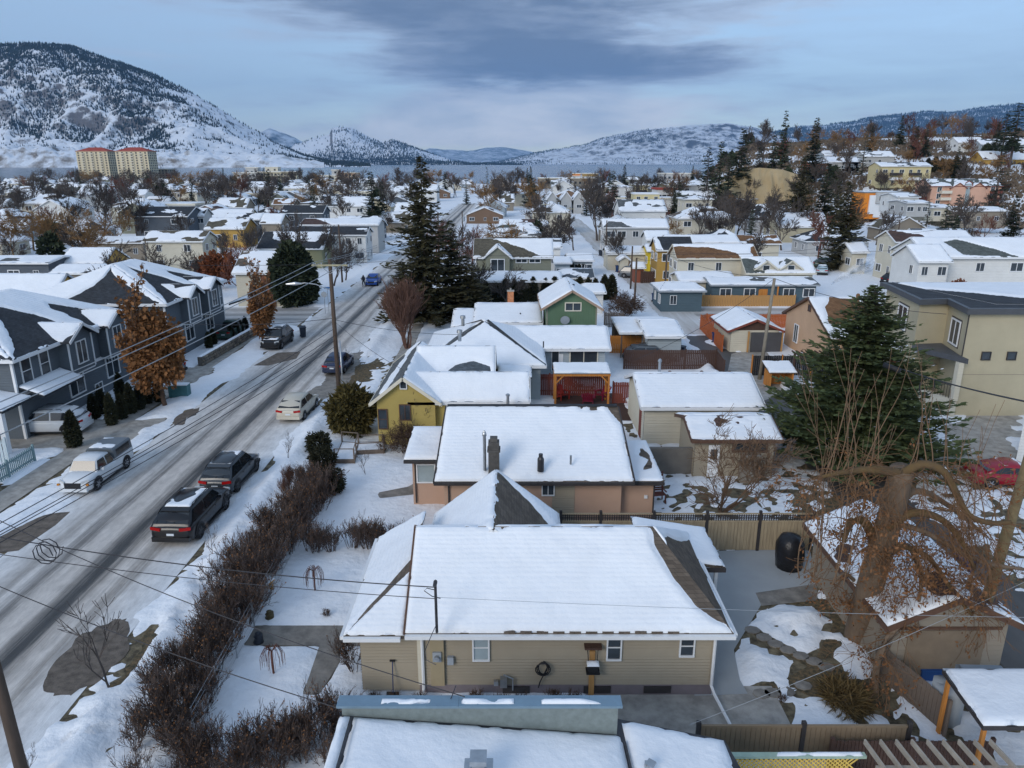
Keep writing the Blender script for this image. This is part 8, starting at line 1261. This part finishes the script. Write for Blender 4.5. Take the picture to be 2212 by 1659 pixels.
# ------------------------------------------------------------------ trees of the town and hill
def conif(u, vb, vt, Y, key, label, w=1.0):
    x, zt = FY(u, vt, Y); zb = hz(x, Y) if vb is None else FY(u, vb, Y)[1]; zb = min(zb, hz(x, Y) + .3); h0 = max(v_.co.z for v_ in VEG[key][-1][1].vertices); s = (zt - zb) / h0; put(key, 'conifer', label, 'tree', x, Y, (s * w, s * w, s), None, 'tall conifers', zb)
for a in ((1533, 318, 250, 'pine0', 'ragged pine, leftmost on the cliff edge', 1), (1560, 305, 238, 'spruce1', 'tall dark spruce left of the tan cliff', 1), (1580, 322, 250, 'spruce0', 'shorter spruce between two tall ones left of the cliff', .9), (1608, 277, 262, 'spruce0', 'dense tall spruce standing on the tan cliff', 1.2), (1643, 318, 275, 'spruce0', 'small spruce right of the dense one on the cliff', 1.1), (1700, 239, 285, 'pine0', 'tallest pine on the ridge skyline', .75), (1676, 290, 290, 'spruce0', 'lower spruce beside the tallest ridge pine', 1), (1766, 254, 288, 'spruce0', 'second tall spruce on the ridge skyline', 1), (1738, 338, 175, 'fir_big', 'huge dark fir left of the hillside fir pair', .95), (1792, 352, 180, 'spruce0', 'dark fir between the two huge hillside firs', 1.2), (1838, 392, 122, 'brown_fir', 'huge brownish fir standing behind the chimney smoke', 1.0), (1815, 400, 150, 'brown_fir', 'brown fir just left of the huge brownish one', .9), (1872, 290, 275, 'scraggy', 'scraggy pine left of the butter yellow block', 1.1), (2168, 330, 215, 'scraggy', 'scraggy pine right of the salmon apartments', 1.3), (2200, 420, 150, 'spruce0', 'spruce at the right edge above the white townhouses', 1.2), (2075, 420, 170, 'small_spruce', 'small spruce below the salmon apartments', 1), (2010, 430, 165, 'scraggy', 'thin spruce left of the salmon apartments', 1.2), (2050, 440, 168, 'small_spruce', 'small round spruce before the low brown house', 1), (1983, 272, 330, 'spruce0', 'left of two spruces on the right skyline', 1.2), (2005, 276, 332, 'spruce0', 'right of two spruces on the right skyline', 1.2), (2180, 240, 300, 'pine0', 'dark pine at the top right skyline', 1.2), (2206, 222, 290, 'pine0', 'darkest pine at the right edge skyline', 1.3), (2160, 262, 320, 'spruce0', 'lower spruce left of the top right pines', 1), (1640, 450, 195, 'small_spruce', 'small spruce in front of the bare hillside trees', 1.1), (1500, 440, 200, 'spruce1', 'reddish-dark spruce before the tall white house', 1.1), (1470, 392, 232, 'pine0', 'ragged brown pine at the slope left', 1),
          (800, 371, 190, 'spruce0', 'tall pair of spruces left of the ragged fir, left one', 1.2), (823, 392, 195, 'spruce0', 'tall pair of spruces left of the ragged fir, right one', 1), (667, 388, 255, 'scraggy', 'dark spruce at mid left of the street', 1.4), (410, 381, 285, 'spruce1', 'dark spruce right of the right tower foot', 1.1), (470, 393, 330, 'scraggy', 'reddish spruce before the brick office', 1.5), (1145, 378, 300, 'spruce0', 'broad dark spruce pair at centre, left one', 1.5), (1155, 384, 310, 'spruce0', 'broad dark spruce pair at centre, right one', 1.5), (1052, 360, 330, 'scraggy', 'thin high pine on the lake horizon', .9), (1325, 370, 225, 'pine0', 'tall ragged pine right of the lane', 1.1), (1268, 400, 250, 'spruce1', 'narrow dark conifer beside the big bare tree', .9), (1176, 420, 210, 'small_spruce', 'small spruce below the peaked gables', 1), (1205, 425, 215, 'spruce0', 'dark spruce right of the peaked gables', 1.2), (1007, 392, 320, 'spruce1', 'dark spruce right of the ragged fir top', 1), (1350, 356, 480, 'spruce0', 'spruce on the lake edge at centre right', 1.2), (560, 420, 320, 'farball', 'dark round evergreen left of the brown-roofed house', 1), (1160, 470, 150, 'farball', 'round dark evergreen beside the lane start', .7), (345, 393, 330, 'farball', 'dense round dark evergreen below the right tower', 1.2), (505, 378, 520, 'farball', 'round evergreen by the civic building', 1), (545, 385, 480, 'farball', 'round evergreen between the civic building and hotel', 1)):
    conif(a[0], None, a[1], a[2], a[3], a[4], a[5])
# dark conifers along the skyline slope and the named bare trees
big = [(60, 470, 150, 9, 'gold0', 'golden-brown weeping bare tree, leftmost of the big ones'), (105, 490, 140, 9.5, 'gold1', 'golden-brown bare tree below the left tower'), (150, 480, 145, 9, 'gold0', 'golden-brown bare tree in the middle of the left group'), (190, 520, 120, 9, 'gold1', 'golden-brown bare tree nearest in the left group'), (215, 470, 165, 13, 'bare0', 'tall dark bare tree below the towers'), (290, 470, 170, 12, 'bare1', 'tall dark bare tree right of the first below the towers'), (250, 500, 140, 9, 'gold0', 'golden-brown bare tree at the right of the left group'), (20, 500, 135, 9, 'gold1', 'golden-brown bare tree at the left edge'),
       (1290, 500, 170, 13.5, 'bare0', 'broad rounded bare tree right of the lane'), (1320, 495, 180, 12, 'bare2', 'bare tree just behind the broad rounded one'), (1197, 530, 125, 8.5, 'bare1', 'bare tree at the end of the lane'), (1240, 505, 150, 8, 'bare3', 'bare tree beside the lane end'), (1640, 505, 165, 11, 'bare3', 'grey bare tree, middle of the hillside group'), (1590, 500, 170, 11, 'bare0', 'grey bare tree, left of the hillside group'), (1690, 520, 150, 10, 'bare2', 'grey bare tree, right of the hillside group'), (1770, 545, 130, 9.5, 'rustbare', 'pinkish bare tree before the huge brownish fir'), (1610, 470, 200, 11, 'bare1', 'grey bare tree behind the hillside group'), (1560, 490, 185, 10, 'bare2', 'grey bare tree below the tall spruce'), (1730, 500, 170, 10, 'bare1', 'grey bare tree under the huge dark fir'), (1350, 545, 120, 7, 'bare3', 'bare tree in front of the pale grey house'), (515, 620, 96, 7.5, 'rustbare', 'orange-brown bare tree behind the farther townhouse'), (720, 600, 105, 7, 'bare2', 'bare tree right of the dark rounded evergreen'), (745, 590, 110, 6.5, 'bare0', 'bare street tree at the far left kerb'), (700, 570, 125, 8, 'bare1', 'bare tree before the white row'), (960, 560, 105, 8, 'rustbare', 'reddish bare tree right of the ragged fir'), (990, 545, 118, 8, 'bare0', 'bare tree behind the ragged fir'), (940, 530, 130, 8.5, 'rustbare', 'reddish bare tree left of the sage grey house'), (1010, 640, 90, 6, 'bare3', 'bare tree behind the green house low wing'), (1090, 630, 89, 5.5, 'bare2', 'bare tree before the cedar hedge'), (320, 590, 90, 8.5, 'bare1', 'thin bare tree behind the nearer townhouse roof'), (225, 600, 92, 8, 'bare2', 'slim bare tree behind the townhouses'), (475, 560, 118, 7, 'bare0', 'bare tree left of the cream brick house'), (2105, 290, 320, 9, 'rustbare', 'reddish bare tree on the right skyline'), (2050, 300, 320, 8, 'bare1', 'bare tree on the right skyline'), (1960, 345, 300, 8, 'gold1', 'golden bare tree right of the butter yellow block'), (2040, 360, 270, 8, 'gold0', 'golden bare tree above the salmon apartments'), (2060, 350, 280, 7, 'gold1', 'golden bare tree on the upper right slope'), (1900, 470, 160, 8, 'bare3', 'bare tree below the modern townhouse'), (2130, 480, 160, 7, 'rustbare', 'rusty bare tree right of the low brown house'), (2090, 485, 150, 6, 'bare2', 'bare tree below the low brown house')]
for u, v, Y, h_, key, lb in big: x = FY(u, v, Y)[0]; put(key, 'bare_tree', lb, 'tree', x, Y, h_ / 10, None, 'large bare trees')
for i, (u, v, s) in enumerate(((2065, 660, .55), (1975, 640, .5))): put('rustball', 'rusty_tree', ('rust-leaved small tree by the white townhouses', 'rust-leaved bush left of the small tree')[i], 'tree', *G(u, v), s)
put('rustball', 'rusty_tree', 'orange-leaved tree behind the farther townhouse', 'tree', *G(478, 625), .9); put('rustball', 'rusty_tree', 'orange-red tree left of the orange-leaved one', 'tree', *G(450, 615), .7)
# cedar hedges
HK = [('thuja', 1.35)]
def hedge2(label, pts, step, sc, key='thuja', pname='cedar'):
    t = thing('hedge', label, 'hedge', (*pts[0], hz(*pts[0]))); o0 = Vector(t.location); r = random.Random(3)
    for (ax, ay), (bx, by) in zip(pts, pts[1:]):
        k = max(1, int(math.hypot(bx - ax, by - ay) / step))
        for i in range(k):
            s = (i + .5) / k; x, y = ax + (bx - ax) * s + r.uniform(-.15, .15), ay + (by - ay) * s + r.uniform(-.15, .15); prts = VEG[key]; c = link(pname, prts[-1][1], None, t, loc=Vector((x, y, hz(x, y))) - o0, rot=(0, 0, r.uniform(0, 6))); f = sc * r.uniform(.85, 1.15); c.scale = (f, f, f)
    return t
hedge2('tall dark cedar hedge behind the green house', [G(1170, 652), G(1330, 648)], 1.0, 1.35); hedge2('dark cedar hedge left of the path behind the green house', [G(1000, 655), G(1160, 652)], 1.1, 1.3); hedge2('short cedar hedge by the dark-roofed garage', [G(1205, 603), G(1255, 600)], .9, 1.1); hedge2('dark hedge on the upper right slope', [(FY(2000, 340, 285)[0], 285), (FY(2090, 340, 282)[0], 282)], 2.2, 2.6)
# filler trees
spots = []
for k in range(3400):
    y = 100 + 520 * rg.random() ** .85; x = rg.uniform(-(.74 * y + 20), .74 * y + 20); u = proj(x, y)
    if -26 < x < -10.5 or 14.5 < x < 22.5: continue
    if any((x - a) ** 2 + (y - b) ** 2 < (r * .8) ** 2 for a, b, r in TAKEN): continue
    if any((x - a) ** 2 + (y - b) ** 2 < (3.5 + y * .010) ** 2 for a, b in spots): continue
    spots.append((x, y))
spots = spots[:540]; cnt = {}
KEYS = [('bare0', 'grey bare tree', 10), ('bare1', 'grey bare tree', 9), ('bare2', 'grey bare tree', 10), ('bare3', 'grey bare tree', 8), ('rustbare', 'reddish bare tree', 9), ('gold0', 'golden bare tree', 9), ('spruce0', 'dark spruce', 10), ('farball', 'round dark evergreen', 5), ('roundshrub', 'bare shrub', 3)]
for u, x, y in sorted((proj(x, y), x, y) for x, y in spots):
    on = hz(x, y) > 1; key, nm, h_ = rg.choice(KEYS + ([KEYS[1], KEYS[4], KEYS[5], KEYS[8], KEYS[8]] if on else [KEYS[0], KEYS[1], KEYS[2]])); h0 = {'spruce0': 14, 'farball': 6.8, 'roundshrub': 4}.get(key, 10); rn = ('upper ' if hz(x, y) > 10 else 'lower ') + 'right hillside ' + ('near the cliff' if u < 1750 else 'left of the yellow block' if u < 1900 else 'around the apartments' if u < 2100 else 'at the edge') if on else region(u, y); k = (nm, rn); cnt[k] = cnt.get(k, 0) + 1
    put(key, {'spruce0': 'spruce_tree', 'farball': 'evergreen_tree', 'roundshrub': 'bare_shrub'}.get(key, {'rustbare': 'reddish_tree', 'gold0': 'golden_tree'}.get(key, 'leafless_tree')), 'small %s, %s, %s' % (nm, ORDW[cnt[k] - 1], rn), 'tree' if key != 'roundshrub' else 'shrub', x, y, h_ / h0 * rg.uniform(.7, 1.15) * (1 + .35 * (y > 230)), None, 'small trees of the far town')
# chimney smoke
sm = mat('chimney_smoke', (.8, .82, .85), 1, .03, 1.0); nt = sm.node_tree; N = nt.nodes; tc = N.new('ShaderNodeTexCoord'); no = N.new('ShaderNodeTexNoise'); no.inputs['Scale'].default_value = 1.1; no.inputs['Detail'].default_value = 5; nt.links.new(tc.outputs['Object'], no.inputs['Vector']); mr = N.new('ShaderNodeMapRange'); mr.inputs[1].default_value = .38; mr.inputs[2].default_value = .75; mr.inputs[4].default_value = .34; nt.links.new(no.outputs[0], mr.inputs[0]); nt.links.new(mr.outputs[0], N['Principled BSDF'].inputs['Alpha'])
y = 88.0; P = [FY(u, v, y) for u, v in ((1795, 615), (1812, 602), (1832, 592), (1852, 583), (1872, 572), (1890, 563))]; q = MB()
for k in (1.0, .75, .5, .3): q.path([(x + .1 * k, y + .2 * k, z) for x, z in P], [r * k for r in (.12, .35, .6, .8, 1.0, .5)], 12, False)
solo('smoke_plume', q, sm, 'white wisp of chimney smoke drifting in front of the huge brownish fir', 'smoke', None, 'stuff', True)
# brown scrub on the hillside
rg2 = np.random.RandomState(4); n = 150000; X = rg2.uniform(35, 330, n); Y = rg2.uniform(150, 470, n); d = .49 * (X - 60) + .87 * (Y - 260); k = (rg2.rand(n) < np.clip(.5 + 2.6 * fbm(X / 14, Y / 14, 4, 6), .05, 1) * ss(-25, 5, d)) & (np.abs(X) < .76 * Y); X, Y = X[k], Y[k]; Z = hill(X, Y); P = np.stack([X, Y, Z - .05], -1); n = len(P)
D = rg2.normal(size=(n, 3)) * .8; D[:, 2] = np.abs(D[:, 2]) + .5; me = kites('scrub', P, D, rg2.normal(size=(n, 3)), .7 + 1.3 * rg2.rand(n), 1.0); o = link('hillside_scrub', me, mat('scrub_brown', (.11, .08, .055), .95, .4, .2, col2=(.17, .135, .10))); tag(o, 'low brown winter scrub over the right hillside', 'scrub', None, 'stuff')
# a walker by the blue car
x, y = G(786, 620); me = bpy.data.meshes.new('person'); J = [(0, 0, .95), (0, 0, 1.2), (0, 0, 1.42), (0, 0, 1.55), (0, .02, 1.72), (.19, 0, 1.4), (.26, .02, 1.12), (.25, .14, .9), (-.19, 0, 1.4), (-.26, -.02, 1.12), (-.25, .08, .9), (.1, 0, .9), (.12, .1, .5), (.12, .02, .06), (.12, .18, .03), (-.1, 0, .9), (-.12, -.08, .5), (-.12, -.2, .06), (-.12, -.05, .03)]; E_ = [(0, 1), (1, 2), (2, 3), (3, 4), (2, 5), (5, 6), (6, 7), (2, 8), (8, 9), (9, 10), (0, 11), (11, 12), (12, 13), (13, 14), (0, 15), (15, 16), (16, 17), (17, 18)]
me.from_pydata(J, E_, []); me.materials.append(mat('dark_coat', (.02, .022, .03), .9, .3, 3)); o = link('person', me, None, None, loc=(x, y, .03), rot=(0, 0, 2.6)); o.modifiers.new('skin', 'SKIN'); o.modifiers.new('smooth', 'SUBSURF').levels = 1
for i, r in enumerate((.17, .17, .16, .07, .11, .09, .06, .04, .09, .06, .04, .11, .08, .05, .04, .11, .08, .05, .04)): me.skin_vertices[0].data[i].radius = (r, r)
me.skin_vertices[0].data[0].use_root = True; tag(o, 'person in dark winter clothes walking beside the bright blue car', 'person')
